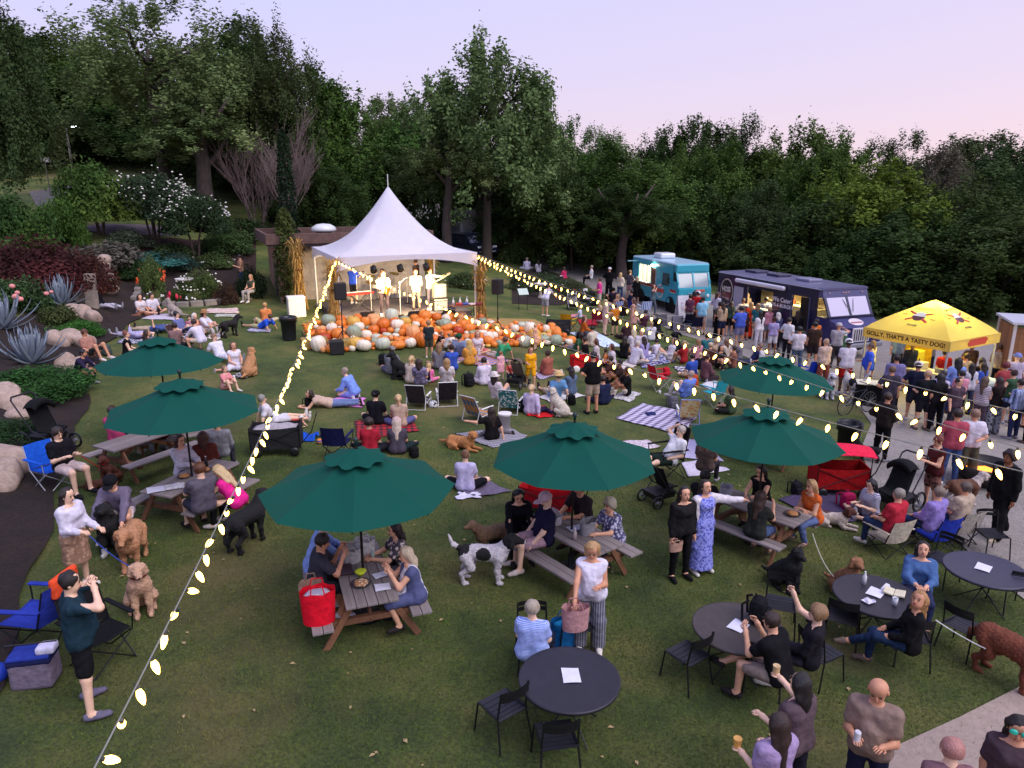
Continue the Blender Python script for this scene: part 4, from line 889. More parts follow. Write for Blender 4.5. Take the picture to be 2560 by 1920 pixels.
# ------------------------------------------------------------------ pavilion behind the stage
B0=Vector((-11.3,35.2,0));bz=H(-9,37)-.2
t=thing('pavilion','flat-roofed stucco pavilion with brown parapet behind the white tent','building',(B0.x,B0.y,bz),TA)
MS=M('b48c74','stone',s=.6);MSG=M('aaa098','stone',s=.5);L_,D_,h_=7.6,5.2,3.1
obj('pillar',MB().rbox((.45,.3,h_/2),(.9,.6,h_),.03),MS,t)
obj('front_wall',MB().box((L_/2+.45,1.05,h_/2),(L_-.9,.22,h_)),MSG,t);obj('side_wall',MB().box((.16,D_/2+.9,h_/2),(.25,D_-1.2,h_)),MS,t);obj('rear_wall',MB().box((L_/2,D_,h_/2),(L_-.1,.2,h_)),MS,t);obj('end_wall',MB().box((L_-.12,D_/2+.55,h_/2),(.24,D_-.9,h_)),MS,t)
obj('door',MB().box((.02,2.0,1.05),(.06,1.0,2.1)),M('3a3a48','paint'),t)
obj('roof',MB().box((L_/2-.2,D_/2,h_+.06),(L_+.5,D_+.5,.14)),M('5a5056','stone'),t)
for c,d in (((L_/2-.2,-.28,h_+.33),(L_+.7,.14,.5)),((L_/2-.2,D_+.28,h_+.33),(L_+.7,.14,.5)),((-.5,D_/2,h_+.33),(.14,D_+.42,.5)),((L_+.1,D_/2,h_+.33),(.14,D_+.42,.5))):obj('parapet',MB().rbox(c,d,.02),M('6a5048','stone'),t)
for x,s_,lb in ((2.6,1.,'white dome roof vent near the cypress on the pavilion roof'),(5.4,1.1,'white mushroom roof fan on the pavilion roof beside the tent')):
 q=B0+E1*x+E2*2.2;v=thing('roof_vent',lb,'vent',(q.x,q.y,bz+h_+.13),TA)
 obj('base',MB().box((0,0,.2),(.7*s_,.7*s_,.42)),M('4a4648','metal'),v);obj('hood',MB().lathe([(.62*s_,.4),(.66*s_,.48),(.6*s_,.62),(.35*s_,.76),(.001,.8)],16).mesh('hood',True),M('dcdcd8','paint'),v)
# ------------------------------------------------------------------ corn stalk bundles
def stalks(seed,h=3.0):
 rs=random.Random(seed);mb=MB()
 for i in range(46):
  a=rs.random()*6.28;r0=rs.uniform(.1,.34);r1=rs.uniform(.03,.14);r2=rs.uniform(.06,.42);hh=h*rs.uniform(.8,1.05)
  c,s=math.cos(a),math.sin(a);mb.tube([(c*r0,s*r0,0),(c*r1,s*r1,hh*.6),(c*r2*.6,s*r2*.6,hh*.88),(c*r2,s*r2,hh)],[.022,.02,.014,.006],4,False)
 for i in range(150):
  a=rs.random()*6.28;z=rs.uniform(.1,1.0)*h;r0=.12+.1*abs(z/h-.6)*2;c,s=math.cos(a),math.sin(a);l_=rs.uniform(.3,.7);w=.03
  d=rs.uniform(.1,.35) if z>h*.6 else rs.uniform(.02,.15);up=rs.uniform(-.5,.3)*l_
  p=[Vector((c*r0,s*r0,z)),Vector((c*(r0+d*.6),s*(r0+d*.6),z+l_*.3)),Vector((c*(r0+d*1.2),s*(r0+d*1.2),max(.02,z+up)))]
  o=len(mb.v);sd=Vector((-s,c,0))*w
  for q,k in zip(p,(1,1,.15)):mb.v+=[tuple(q-sd*k),tuple(q+sd*k)]
  mb.f+=[(o,o+1,o+3,o+2),(o+2,o+3,o+5,o+4)]
 return mb
STK=[stalks(i).mesh('stalks') for i in (1,2)]
for i,(u,v,lb,sc) in enumerate(((-3.25,-3.2,'corn stalk bundle tied to the front left tent pole',1.),(3.2,-3.05,'corn stalk bundle tied to the front right tent pole',1.),(-3.9,2.2,'bright lit corn stalk bundle at the rear left tent pole',1.1),(2.9,3.2,'corn stalk bundle at the rear right tent pole behind the guitarist',.95))):
 q=ts(u,v);t=thing('corn_stalks',lb,'corn stalks',gnd(q,-.02),i,'corn stalk bundles at the tent poles');obj('stalks',STK[i % 2],M('b08a4c','cloth'),t,scl=sc);obj('tie',MB().lathe([(.2,1.7),(.21,1.74),(.2,1.78)],10),M('6a4a2a','cloth'),t,scl=sc)
# ------------------------------------------------------------------ pumpkins
def pumpkin(kind):
 nr=10;fl=dict(round=.8,flat=.52,tall=1.05,small=.72)[kind];mb=MB();n=30
 prof=[(.12 if i in (0,9) else math.sin(math.pi*(i+.5)/10)**.72,-math.cos(math.pi*(i+.3)/9.6)*fl) for i in range(10)]
 mb.lathe(prof,n,fn=lambda t,z:1-.09*(abs(math.sin(t*nr/2))<.35)-.03*(1-abs(math.sin(t*nr/2))));return mb.mesh('rind',True)
PK={k:pumpkin(k) for k in ('round','flat','tall','small')};PF=dict(round=.8,flat=.52,tall=1.05,small=.72)
STEM=MB().tube([(0,0,-.05),(.03,0,.12),(.1,.02,.2)],[.13,.08,.07],6).mesh('stem',True)
PC=(('e8842c','orange',34),('d8701c','deep orange',20),('ecdfc8','cream white',20),('e8a468','peach',14),('98a48a','grey-green',7),('c4c8b0','pale green',6),('b8421c','brick red',3),('d8a848','yellow',8))
def pk_put(q,z,r,rw,kd=None,ci=None):
 c=PC[ci] if ci is not None else random.choices(PC,[w[2] for w in PC])[0];kd=kd or random.choice(('round','round','flat','tall','small'))
 sz='big' if r>.22 else 'small' if r<.14 else 'medium'
 w='%s %s pumpkin%%s in the %s rows at the %s of the heap' % (sz,c[1],rw[0],rw[1]);t=thing('pumpkin',w % '','pumpkin',(q.x,q.y,z),0,w % 's')
 a=random.random()*6;tl=(random.uniform(-.25,.25),random.uniform(-.25,.25),a)
 o=obj('rind',PK[kd],M(c[0],'gourd'),t,(0,0,r*PF[kd]*.9),tl,r);obj('stem',STEM,M('8a7a4a','cloth'),o,(0,0,PF[kd]*.93),None,.9)
NPK=[0]
def mound(v):return .48*ss(.5,3.0,v)
for j in range(11):
 v=.12+j*.31;x=-4.7+(0 if j else .3)
 while x<6.3:
  r=random.choice((.08,.1,.12,.14,.15,.17,.2,.23,.29))*(1 if j<9 else .9);x+=r
  sk=1.6*ss(2.2,6,x)
  if v>2.2 and x>3.6 and random.random()<.4:x+=r;continue
  NPK[0]+=1
  if NPK[0]>300:break
  q=ts(x,-HW-.25-3.35+v+sk*.4+random.uniform(-.09,.09));pk_put(q,H(q.x,q.y)+mound(v)+random.uniform(0,.04),r,(('front','middle','back')[min(2,j // 4)],'far left' if x<-2.2 else 'left' if x<0 else 'centre' if x<2 else 'right' if x<4.2 else 'far right'));x+=r*random.uniform(.82,1.02)
def straw(u,v):
 q=ts(-4.6+u*11,-HW-.45-3.35+.1+v*3.55+1.6*ss(2.2,6,-4.6+u*11)*.4);return (q.x,q.y,H(q.x,q.y)-.02+mound(v*3.55)*(1 if .02<u<.98 else .2))
MSW=M('a88a54','cloth');o=struct('straw_bank',MB().sheet(straw,40,14),MSW)
for i,(u,v,lb) in enumerate(((-4.5,-5.7,'straw bale at the left end of the pumpkin heap'),(-3.6,-6.2,'straw bale behind the left speaker stand'),(6.1,-3.9,'straw bale at the right end of the pumpkin heap'))):
 q=ts(u,v);tag(obj('straw_bale',MB().rbox((0,0,.2),(.95,.45,.42),.04),MSW,None,gnd(q),TA+.2*i),lb,'straw bale')
# ------------------------------------------------------------------ band gear
def on_stage(u,v):return ts(u,v,TZ-.01)
def inv(k,x,y,z=TZ):                         # point at height z seen at x, y
 X,Y,W_=CR[k];dx,dy,dz=ray(X+x*W_/2212,Y+y*W_/2212);s=(z-CH)/dz;return Vector((dx*s,dy*s,z))
MBK=M('18171a','plastic',rough=.6)
def speaker(p,label,rz):
 t=thing('speaker_stand',label,'speaker stand',p,rz);obj('pole',MB().tube([(0,0,.05),(0,0,1.9)],.022,8),MBK,t);obj('collar',MB().lathe([(.04,.8),(.045,.84),(.04,.9)],8),MBK,t)
 for i in range(3):
  a=i*2.094+.4;obj('leg',kit(('spleg',i),lambda:MB().tube([(0,0,.75),(math.cos(a)*.62,math.sin(a)*.62,.02)],.016,6)),MBK,t);obj('brace',kit(('spbr',i),lambda:MB().tube([(0,0,.28),(math.cos(a)*.34,math.sin(a)*.34,.36)],.01,5)),MBK,t)
 return t
def cab(p,rz,label,w=.42,d=.36,h=.62):
 t=thing('loudspeaker',label,'speaker',p,rz);obj('cabinet',MB().rbox((0,0,h/2),(w,d,h),.025),MBK,t);obj('grille',MB().box((0,d/2+.006,h/2),(w*.88,.012,h*.88)),M('2c2b2e','metal'),t);obj('handle',MB().tube([(w/2,-.06,h*.6),(w/2+.03,-.05,h*.6),(w/2+.03,.05,h*.6),(w/2,.06,h*.6)],.01,5),MBK,t)
p=g('a6',758,1500);speaker(p,'black tripod speaker stand in front of the left of the pumpkins',0);cab(p+Vector((0,0,1.88)),R(200),'black loudspeaker on the stand left of the stage')
p2=g('a6',2090,1400);speaker(p2,'black tripod speaker stand at the right end of the pumpkins',1);cab(p2+Vector((0,0,1.88)),R(60),'black loudspeaker seen side-on at the right of the stage')
cab(g('a6',700,1535),R(200),'black subwoofer box on the grass beside the left speaker stand',.5,.45,.5)
def wedge(p,rz,label):
 t=thing('stage_monitor',label,'monitor speaker',p,rz,'stage monitors');obj('cabinet',MB().add([(-.28,-.2,0),(.28,-.2,0),(.28,.2,0),(-.28,.2,0),(-.28,-.2,.36),(.28,-.2,.36),(.28,.12,.14),(-.28,.12,.14)],[(3,2,1,0),(4,5,6,7),(0,1,5,4),(1,2,6,5),(2,3,7,6),(3,0,4,7)]),MBK,t);obj('grille',MB().box((0,-.02,.27),(.5,.3,.012),(R(-34.5),0,0)),M('2c2b2e','metal'),t)
wedge(inv('a6',955,1240),TA,'black wedge monitor in front of the keyboard player');wedge(inv('a6',1370,1235),TA,'black wedge monitor in the middle of the stage front');wedge(inv('a6',1660,1225),TA,'black wedge monitor at the right of the stage front')
def mic(p,label,h=1.45,bm=1):
 t=thing('microphone_stand',label,'microphone stand',p,TA,'microphone stands');obj('base',MB().lathe([(.14,0),(.14,.02),(.02,.03)],12),MBK,t);obj('pole',MB().tube([(0,0,.02),(0,0,h)],.012,6),M('c8c4c0','metal'),t);obj('boom',MB().tube([(0,0,h-.1),(.3*bm,.15,h+.1)],.01,5),M('c8c4c0','metal'),t);obj('microphone',MB().tube([(.3*bm,.15,h+.1),(.4*bm,.19,h+.13)],[.018,.028],8),MBK,t)
mic(inv('a6',1250,1200),'chrome microphone stand right of the saxophonist');mic(inv('a6',1000,1170),'chrome microphone stand left of the saxophonist',1.6,-1);mic(inv('a6',880,1110),'microphone stand beside the keyboard player',1.4);mic(inv('a6',1310,1100),'microphone stand before the singer in the pale shirt',1.5,-1)
p=inv('a6',900,1170);t=thing('keyboard','red stage keyboard on a crossed stand at the left of the stage','keyboard',p,TA+R(14));MRD=M('b02018','paint')
obj('case',MB().rbox((0,0,.82),(1.3,.36,.1),.02),MRD,t);obj('keys',MB().box((0,.05,.875),(1.15,.16,.02)),M('e8e4dc','plastic'),t)
for i in range(-8,9):obj('black_key',kit('bkey',lambda:MB().box((0,.085,.893),(.018,.09,.018))),MBK,t,(i*.066,0,0))
for s in (-1,1):obj('stand_leg',kit(('kl',s),lambda:MB().tube([(-.45*s,.12,0),(.45*s,.12,.77)],.02,6).tube([(-.45*s,-.12,0),(.45*s,-.12,.77)],.02,6)),MBK,t)
# drum kit
p=inv('a6',1110,1060);t=thing('drum_kit','chrome and white drum kit behind the saxophonist','drum kit',p,TA);MCH=M('c8c8c8','metal',met=.9)
dr=lambda r,h:MB().lathe([(r,0),(r*1.03,0),(r*1.03,.03),(r,.03),(r,h-.03),(r*1.03,h-.03),(r*1.03,h),(r*.98,h-.01),(.001,h-.01)],18)
for nm,loc,r,h,rot in (('bass_drum',(0,.3,.3),.29,.4,(R(90),0,0)),('snare_drum',(-.4,.1,.55),.18,.15,(0,0,0)),('tom',(-.17,.05,.78),.15,.2,(R(20),0,0)),('tom',(.17,.05,.78),.15,.2,(R(20),0,0)),('floor_tom',(.5,.1,.25),.2,.38,(0,0,0))):d=obj(nm,kit(('dr',r,h),lambda:dr(r,h)),M('c8bcb0','paint'),t,loc,rot);obj('drum_head',kit(('dh',r,h),lambda:MB().lathe([(r*.96,h-.002),(.001,h)],18)),M('ece8e0','plastic'),d)
for x,y,z in ((-.6,.1,1.15),(.62,.2,1.2),(-.72,-.15,.85)):
 c=obj('cymbal',kit('cym',lambda:MB().lathe([(.23,0),(.06,.012),(.03,.03),(.001,.034)],20)),M('c8a850','metal',met=.9),t,(x,y,z),(R(14),R(8),0));obj('cymbal_stand',kit(('cs',z),lambda:MB().tube([(0,0,-z),(0,0,0)],.012,5).tube([(-.2,0,-z),(0,0,-z+.4),(.2,0,-z)],.01,5)),MCH,t,(x,y,z))
obj('throne',MB().lathe([(.03,0),(.03,.45),(.17,.46),(.17,.53),(.001,.54)],12),MBK,t,(0,.65,0))
def amp(p,label,w,h,c):t=thing('amplifier',label,'amplifier',p,TA);obj('cabinet',MB().rbox((0,0,h/2),(w,.35,h),.02),M(c,'cloth'),t);obj('grille',MB().box((0,-.18,h*.42),(w*.88,.014,h*.72)),M('9a9690','cloth'),t);obj('knob_panel',MB().box((0,-.181,h*.9),(w*.88,.014,h*.1)),M('c8c4bc','metal'),t)
q=inv('a6',1590,1160);amp(q,'black bass cabinet with a crate-like front at the right of the stage',.68,.55,'2a2622');amp(q+Vector((-.02,.1,.56)),'grey guitar amplifier stacked on the bass cabinet',.6,.62,'6a6862')
q=inv('a6',1800,1220);t=thing('merchandise_table','low table with folded shirts and bottles at the right of the stage','table',q,TA+.1)
obj('table_top',MB().rbox((0,0,.52),(1.3,.6,.04),.01),M('8a5a40','wood'),t)
for sx in (-1,1):
 for sy in (-1,1):obj('leg',kit('mleg',lambda:MB().tube([(0,0,0),(0,0,.5)],.02,5)),MBK,t,(sx*.58,sy*.24,0))
for i in range(3):b=thing('bottle',('white pump bottle on the merchandise table, %s' % ('left one','middle one','right one')[i]),'bottle',q+Vector((-.45+i*.28,.12*(i-1),.54)));obj('body',kit('pbot',lambda:MB().lathe([(.05,0),(.055,.16),(.03,.22),(.015,.23),(.015,.28)],10).mesh('b',True)),M('e8e4dc','plastic'),b);obj('pump',kit('ppmp',lambda:MB().tube([(0,0,.27),(0,0,.32),(.05,0,.315)],.01,5)),M('e8e4dc','plastic'),b)
for i,c in enumerate(('c84a40','4a5aa0','e0c8c0','8a3a48')):tag(obj('folded_shirt',kit('fsh',lambda:MB().rbox((0,0,.04),(.3,.26,.07),.025)),M(c),None,q+Vector((-.2+.27*i,-.12+.05*(i % 2),.545)),.3*i),'%s folded shirt on the merchandise table' % ('red','blue','cream','maroon')[i],'shirt')
# cooler box, bins beside the stage
p=g('a6',355,1215);t=thing('cooler','white cooler box beside the rear left corn stalks','cooler',p,TA);obj('box',MB().rbox((0,0,.42),(.75,.6,.85),.05),M('e4e0da','plastic'),t);obj('lid',MB().rbox((0,0,.88),(.78,.63,.1),.03),M('eceae4','plastic'),t)
def bin_(p,label,c='24262a',h=.85,r=.3,bag=True):
 t=thing('trash_bin',label,'bin',p);obj('barrel',MB().lathe([(r*.82,0),(r*.84,.02),(r,h),(r*1.06,h),(r*1.06,h+.04),(r*.95,h+.04),(r*.8,.06),(.001,.06)],20).mesh('barrel',True),M(c,'plastic'),t)
 if bag:obj('bag_liner',MB().lathe([(r*1.09,h-.12),(r*1.1,h+.03),(r*1.02,h+.07),(r*.9,h+.02),(r*.75,h-.2),(.001,h-.3)],24,fn=lambda a,z:1+.03*math.sin(a*9+z*20)).mesh('liner',True),M('1a1a1c','plastic',rough=.3),t)
 for s in (-1,1):obj('handle',MB().tube([(s*r,-.07,h-.14),(s*(r+.05),-.05,h-.12),(s*(r+.05),.05,h-.12),(s*r,.07,h-.14)],.014,5),M(c,'plastic'),t)
bin_(g('a6',290,1415),'dark trash bin with a liner left of the pumpkins');bin_(g('b4',680,800),'large black trash bin with a crumpled liner behind the red wagon','1c1a1e',.8,.3)
# ------------------------------------------------------------------ vehicles
def wheel(t,x,y,r,w,rim='c8c8cc'):
 o=obj('wheel',kit(('tyre',r,w),lambda:MB().lathe([(r*.6,-w/2),(r*.92,-w/2),(r,-w*.38),(r,w*.38),(r*.92,w/2),(r*.6,w/2)],24,rot=(0,R(90),0)).mesh('tyre',True)),M('151416','plastic',rough=.8),t,(x,y,r))
 obj('rim',kit(('rim',r,w),lambda:MB().lathe([(r*.62,-w*.42),(r*.55,-w*.2),(r*.25,-w*.12),(r*.2,-w*.3),(.001,-w*.3)],16,rot=(0,R(90),0)).lathe([(r*.62,w*.42),(r*.55,w*.2),(r*.25,w*.12),(r*.2,w*.3),(.001,w*.3)],16,rot=(0,R(90),0)).mesh('rim',True)),M(rim,'metal'),o)
 return o
def rounded_top(w,h0,h1,r=.12,n=5):
 pts=[(-w/2,h0)];
 for s in (-1,1):
  for i in range(n+1):
   a=(math.pi-i/n*math.pi/2) if s<0 else (math.pi/2-i/n*math.pi/2);pts.append((s*(w/2-r)+r*math.cos(a),h1-r+r*math.sin(a)))
 pts.append((w/2,h0));return pts
def extr(pts,y0,y1):                       # profile in xz pushed along y
 n=len(pts);return MB().add([(x,y0,z) for x,z in pts]+[(x,y1,z) for x,z in pts],[tuple(range(n)),tuple(range(2*n-1,n-1,-1))]+[(i,i+n,(i+1) % n+n,(i+1) % n) for i in range(n)])
# truck frame: nose towards -y, serving side is -x (seen by the crowd)
def side_wall(t,x,y0,y1,z0,z1,holes,m,nm='side_panel'):
 ys=sorted({y0,y1} | {v for h in holes for v in h[:2]});zs=sorted({z0,z1} | {v for h in holes for v in h[2:]});mb=MB()
 for a,b in zip(ys,ys[1:]):
  for c,d in zip(zs,zs[1:]):
   if any(h[0]<=a and b<=h[1] and h[2]<=c and d<=h[3] for h in holes):continue
   mb.box((x,(a+b)/2,(c+d)/2),(.05,b-a,d-c))
 return obj(nm,mb,m,t)
def teal_truck():
 f=Vector((9.35,40.4,0));r_=Vector((7.7,45.9,0));d=(f-r_).normalized();rz=math.atan2(d.y,d.x)+R(90)
 side=Vector((-d.y,d.x,0));
 c=(f+r_)/2+side*1.05
 t=thing('food_truck','turquoise food truck with a lit serving window and red stripe','food truck',(c.x,c.y,H(c.x,c.y)+.02),rz);MT=M('3fa6b8','paint');w,z0,z1,yf,yr=2.1,.55,2.85,-2.9,3.0
 # nose towards local -y; the side seen from the lawn is local -x
 obj('chassis',MB().box((0,.1,.5),(1.9,5.6,.16)),MBK,t)
 hole=[(.55,2.15,1.45,2.45)];side_wall(t,-w/2+.025,yf+.75,yr,z0,z1-.1,hole+[(-1.9,-.95,1.45,2.2)],MT);side_wall(t,w/2-.025,yf+.75,yr,z0,z1-.1,[],MT)
 obj('roof',extr(rounded_top(w,z1-.12,z1,.1),yf+.5,yr),M('a8c8d8','paint'),t);obj('rear_panel',MB().box((0,yr-.02,(z0+z1-.1)/2),(w-.1,.05,z1-z0-.1)),MT,t);obj('floor',MB().box((0,.3,.72),(w-.12,5.2,.05)),M('6a6a6a','metal'),t)
 obj('bonnet',MB().add([(-w/2,yf,z0),(w/2,yf,z0),(w/2,yf+.76,z0),(-w/2,yf+.76,z0),(-w/2+.03,yf,1.45),(w/2-.03,yf,1.45),(w/2-.03,yf+.76,1.62),(-w/2+.03,yf+.76,1.62)],[(3,2,1,0),(4,5,6,7),(0,1,5,4),(1,2,6,5),(2,3,7,6),(3,0,4,7)]),MT,t)
 ws=MB();zc0,zc1,ya,yb=1.5,2.3,yf+.12,yf+.42
 for x0,x1 in ((-w/2+.12,-.05),(.05,w/2-.12)):ws=MB().add([(x0,ya,zc0),(x1,ya,zc0),(x1,yb,zc1),(x0,yb,zc1),(x0,ya+.03,zc0),(x1,ya+.03,zc0),(x1,yb+.03,zc1),(x0,yb+.03,zc1)],[(0,1,2,3),(7,6,5,4),(0,4,5,1),(1,5,6,2),(2,6,7,3),(3,7,4,0)]);p_=obj('windshield',ws,M('7a8a90','glass'),t);
 fr=MB()
 for x in (-w/2+.06,0,w/2-.06):fr.add(*(lambda q:(q.v,q.f))(MB().box((0,0,0),(.1,.06,.9))),Matrix.Translation((x,(ya+yb)/2-.005,1.9)) @ Matrix.Rotation(-math.atan2(yb-ya,zc1-zc0),4,'X'))
 fr.box((0,ya,1.48),(w-.02,.1,.08)).box((0,yb+.02,2.34),(w-.02,.1,.1));obj('windshield_frame',fr,MT,t)
 obj('brow',MB().rbox((0,yb+.12,2.56),(w-.02,.34,.46),.06),MT,t)
 obj('cab_side',MB().box((-w/2+.028,yf+.45,1.2),(.045,.62,1.3)).box((w/2-.028,yf+.45,1.2),(.045,.62,1.3)),MT,t)
 obj('dash',MB().box((0,yf+.9,1.3),(w-.15,.5,.3)),MBK,t)
 dw=obj('door',MB().box((-w/2-.012,-1.42,1.5),(.03,.98,1.85)),MT,t);dw.data.polygons  # door leaf
 obj('window',MB().box((-w/2-.034,-1.42,1.86),(.02,.8,.72)),M('48585e','glass'),dw);obj('handle',MB().tube([(-w/2-.05,-1.0,1.35),(-w/2-.05,-1.0,1.6)],.015,5),MBK,dw)
 obj('mirror',MB().tube([(-w/2-.02,-2.05,1.7),(-w/2-.3,-2.25,1.8),(-w/2-.3,-2.25,2.1)],.014,5).box((-w/2-.32,-2.25,1.9),(.05,.16,.36)),MBK,t)
 obj('interior_wall',MB().box((w/2-.12,1.3,1.75),(.04,3.0,1.9)),M('c8c8c0','metal'),t)
 obj('liner',MB().box((0,yr-.08,1.75),(w-.12,.04,1.9)).box((0,-.7,1.75),(w-.14,.04,1.9)).box((0,1.15,2.7),(w-.12,3.7,.03)),M('d8d4c0','metal'),t)
 obj('shelf',MB().box((w/2-.35,1.3,1.55),(.4,2.6,.04)).box((w/2-.35,1.3,2.1),(.4,2.6,.04)),M('b8b8b4','metal'),t)
 for i in range(9):obj('cup_stack',kit('cst',lambda:MB().lathe([(.05,0),(.07,.26),(.001,.26)],8)),M(('d8c8a0','b84a3a','e8e4dc')[i % 3],'plastic'),t,(w/2-.35,.2+i*.26,1.58 if i % 2 else 2.12))
 obj('window_bar',MB().box((-w/2+.02,1.05,1.95),(.03,.04,1.0)).box((-w/2+.02,1.6,1.95),(.03,.04,1.0)),M('d8d8d8','metal'),t)
 obj('counter',MB().box((-w/2-.14,1.35,1.42),(.3,1.75,.05)),M('c8c8c8','metal'),t);obj('lifted_hatch',MB().box((-w/2-.35,2.3,2.6),(.7,.1,.05)),M('8ab8c4','paint'),t)
 obj('menu_board',MB().box((-w/2-.02,.12,1.85),(.03,.5,.95)),M('5a3a34','plastic'),t);obj('menu_frame',MB().box((-w/2-.015,.12,1.85),(.03,.58,1.03)),M('c8c0b8','metal'),t)
 lm=obj('lamp',MB().rbox((-w/2-.1,.1,2.52),(.16,.3,.08),.02),M('fff4d8','emit',e=14.),t)
 st=obj('red_stripe',MB().box((-w/2-.003,.05,1.28),(.02,5.2,.13)),M('c02c28','paint'),t);obj('white_line',MB().box((-w/2-.003,.05,1.19),(.02,5.2,.03)),M('e4dcd8','paint'),t)
 bd=obj('badge',MB().lathe([(.42,-.012),(.42,.012),(.001,.012)],24,(-w/2-.025,-.75,1.1),(0,R(-90),0)),M('d8d4c4','paint'),t);obj('badge_ring',MB().lathe([(.32,-.012),(.32,.016),(.001,.016)],24,(-w/2-.025,-.75,1.1),(0,R(-90),0)),M('6ab4c0','paint'),bd);obj('ribbon',MB().box((-w/2-.05,-.75,1.14),(.02,1.02,.22)),M('c8584c','paint'),bd)
 obj('grille',MB().rbox((.1,yf-.02,1.02),(1.1,.05,.4),.02),M('7a9aa8','metal'),t)
 for x in (-.82,.82):obj('headlight',kit('hl1',lambda:MB().lathe([(.11,0),(.1,.03),(.05,.05),(.001,.055)],14,rot=(R(90),0,0)).mesh('hl',True)),M('d8dce0','glass'),t,(x,yf,1.02))
 obj('bumper',MB().rbox((0,yf-.1,.62),(w,.18,.2),.04),M('d8d8dc','metal'),t);obj('roof_unit',MB().rbox((0,.9,z1+.16),(1.0,1.0,.32),.1),M('dcdce0','paint'),t)
 for x in (-w/2+.2,w/2-.2):
  for y in (-2.0,1.7):wheel(t,x,y,.42,.28,'e0e0e0' if y<0 else 'd0d0d0')
 for y in (-2.0,1.7):obj('wheel_arch',MB().lathe([(.52,0),(.52,.03),(.45,.03),(.45,0)],20,(-w/2-.005,y,.42),(0,R(-90),0)),MBK,t)
 obj('front_emblem',MB().rbox((.3,yf-.015,1.33),(.6,.03,.16),.02),M('c86a60','paint'),t)
 ld=bpy.data.lights.new('truck_lamp','AREA');ld.energy=110;ld.color=(1,.93,.72);ld.size=.8;lo=bpy.data.objects.new('truck_lamp',ld);COL.objects.link(lo);lo.parent=t;lo.location=(.2,1.3,2.62)
 return t
teal_truck()
def navy_truck():
 f=Vector((13.5,31.0,0));r_=Vector((10.9,38.2,0));d=(f-r_).normalized();rz=math.atan2(d.y,d.x)+R(90);side=Vector((-d.y,d.x,0));c=(f+r_)/2+side*1.25
 t=thing('food_truck','long navy food truck with burger lettering and a warm lit window','food truck',(c.x,c.y,H(c.x,c.y)+.02),rz);MN=M('14143a','paint');w,z0,z1,yf,yr=2.5,.6,2.9,-3.8,3.8
 obj('chassis',MB().box((0,.1,.52),(2.2,7.2,.18)),MBK,t)
 side_wall(t,-w/2+.025,yf+.35,yr,z0,z1-.08,[(-.55,1.35,1.5,2.35),(-3.0,-1.9,.75,2.4)],MN);side_wall(t,w/2-.025,yf+.35,yr,z0,z1-.08,[],MN)
 obj('rear_panel',MB().box((0,yr-.02,(z0+z1-.1)/2),(w-.1,.05,z1-z0-.1)),MN,t);obj('roof',extr(rounded_top(w,z1-.1,z1,.08),yf+.1,yr),M('5a5878','paint'),t)
 obj('roof_trim',MB().tube([(-w/2-.01,yf+.2,z1-.06),(-w/2-.01,yr,z1-.06)],.025,6),M('a8a8b8','metal'),t)
 for i,y in enumerate((2.6,.9,-1.2)):obj('roof_vent',kit('rvent',lambda:MB().rbox((0,0,.06),(.8,.9,.12),.03)),M('3a3850' if i != 2 else '8a88a0','paint'),t,(.2,y,z1))
 obj('floor',MB().box((0,.3,.78),(w-.12,6.6,.05)),M('6a6a6a','metal'),t)
 # sloping windscreen and bonnet
 zc0,zc1,ya,yb=1.72,2.5,yf-.35,yf+.05;mt_=Matrix.Rotation(-math.atan2(yb-ya,zc1-zc0),4,'X')
 for x0,x1 in ((-w/2+.16,-.06),(.06,w/2-.16)):obj('windshield',MB().add(*(lambda q:(q.v,q.f))(MB().box((0,0,0),(x1-x0,.03,.84))),Matrix.Translation(((x0+x1)/2,(ya+yb)/2,(zc0+zc1)/2)) @ mt_),M('c8c0d4','glass',rough=.15),t)
 fr=MB()
 for x in (-w/2+.09,0,w/2-.09):fr.add(*(lambda q:(q.v,q.f))(MB().box((0,0,0),(.13,.07,.98))),Matrix.Translation((x,(ya+yb)/2+.01,2.11)) @ mt_)
 fr.box((0,ya-.02,1.68),(w-.04,.12,.1));obj('windshield_frame',fr,MN,t)
 obj('brow',MB().add([(-w/2,yb-.02,2.48),(w/2,yb-.02,2.48),(w/2,yf+.4,2.48),(-w/2,yf+.4,2.48),(-w/2+.05,yb+.12,z1+.005),(w/2-.05,yb+.12,z1+.005),(w/2-.05,yf+.4,z1+.005),(-w/2+.05,yf+.4,z1+.005)],[(3,2,1,0),(4,5,6,7),(0,1,5,4),(1,2,6,5),(2,3,7,6),(3,0,4,7)]),M('4a4870','paint'),t)
 for x in (-.9,-.15,0,.15,.9):obj('marker_lamp',kit('mkl',lambda:MB().rbox((0,0,0),(.1,.05,.05),.015)),M('b08a90','plastic'),t,(x,yb+.03,2.68))
 for x,k in ((-.25,-1),(.35,1)):obj('wiper',MB().tube([(x,yb-.06,2.42),(x+.22*k*-1,ya+.02,1.9)],.012,4),MBK,t)
 yn=yf-1.0;obj('bonnet',MB().add([(-1.15,yn,.6),(1.15,yn,.6),(w/2,yf+.4,.6),(-w/2,yf+.4,.6),(-1.05,yn,1.32),(1.05,yn,1.32),(w/2-.02,ya-.02,1.66),(-w/2+.02,ya-.02,1.66),(w/2,yf+.4,1.66),(-w/2,yf+.4,1.66)],[(3,2,1,0),(4,5,6,7),(7,6,8,9),(0,1,5,4),(1,2,8,6,5),(3,0,4,7,9),(2,3,9,8)]),M('22225c','paint'),t)
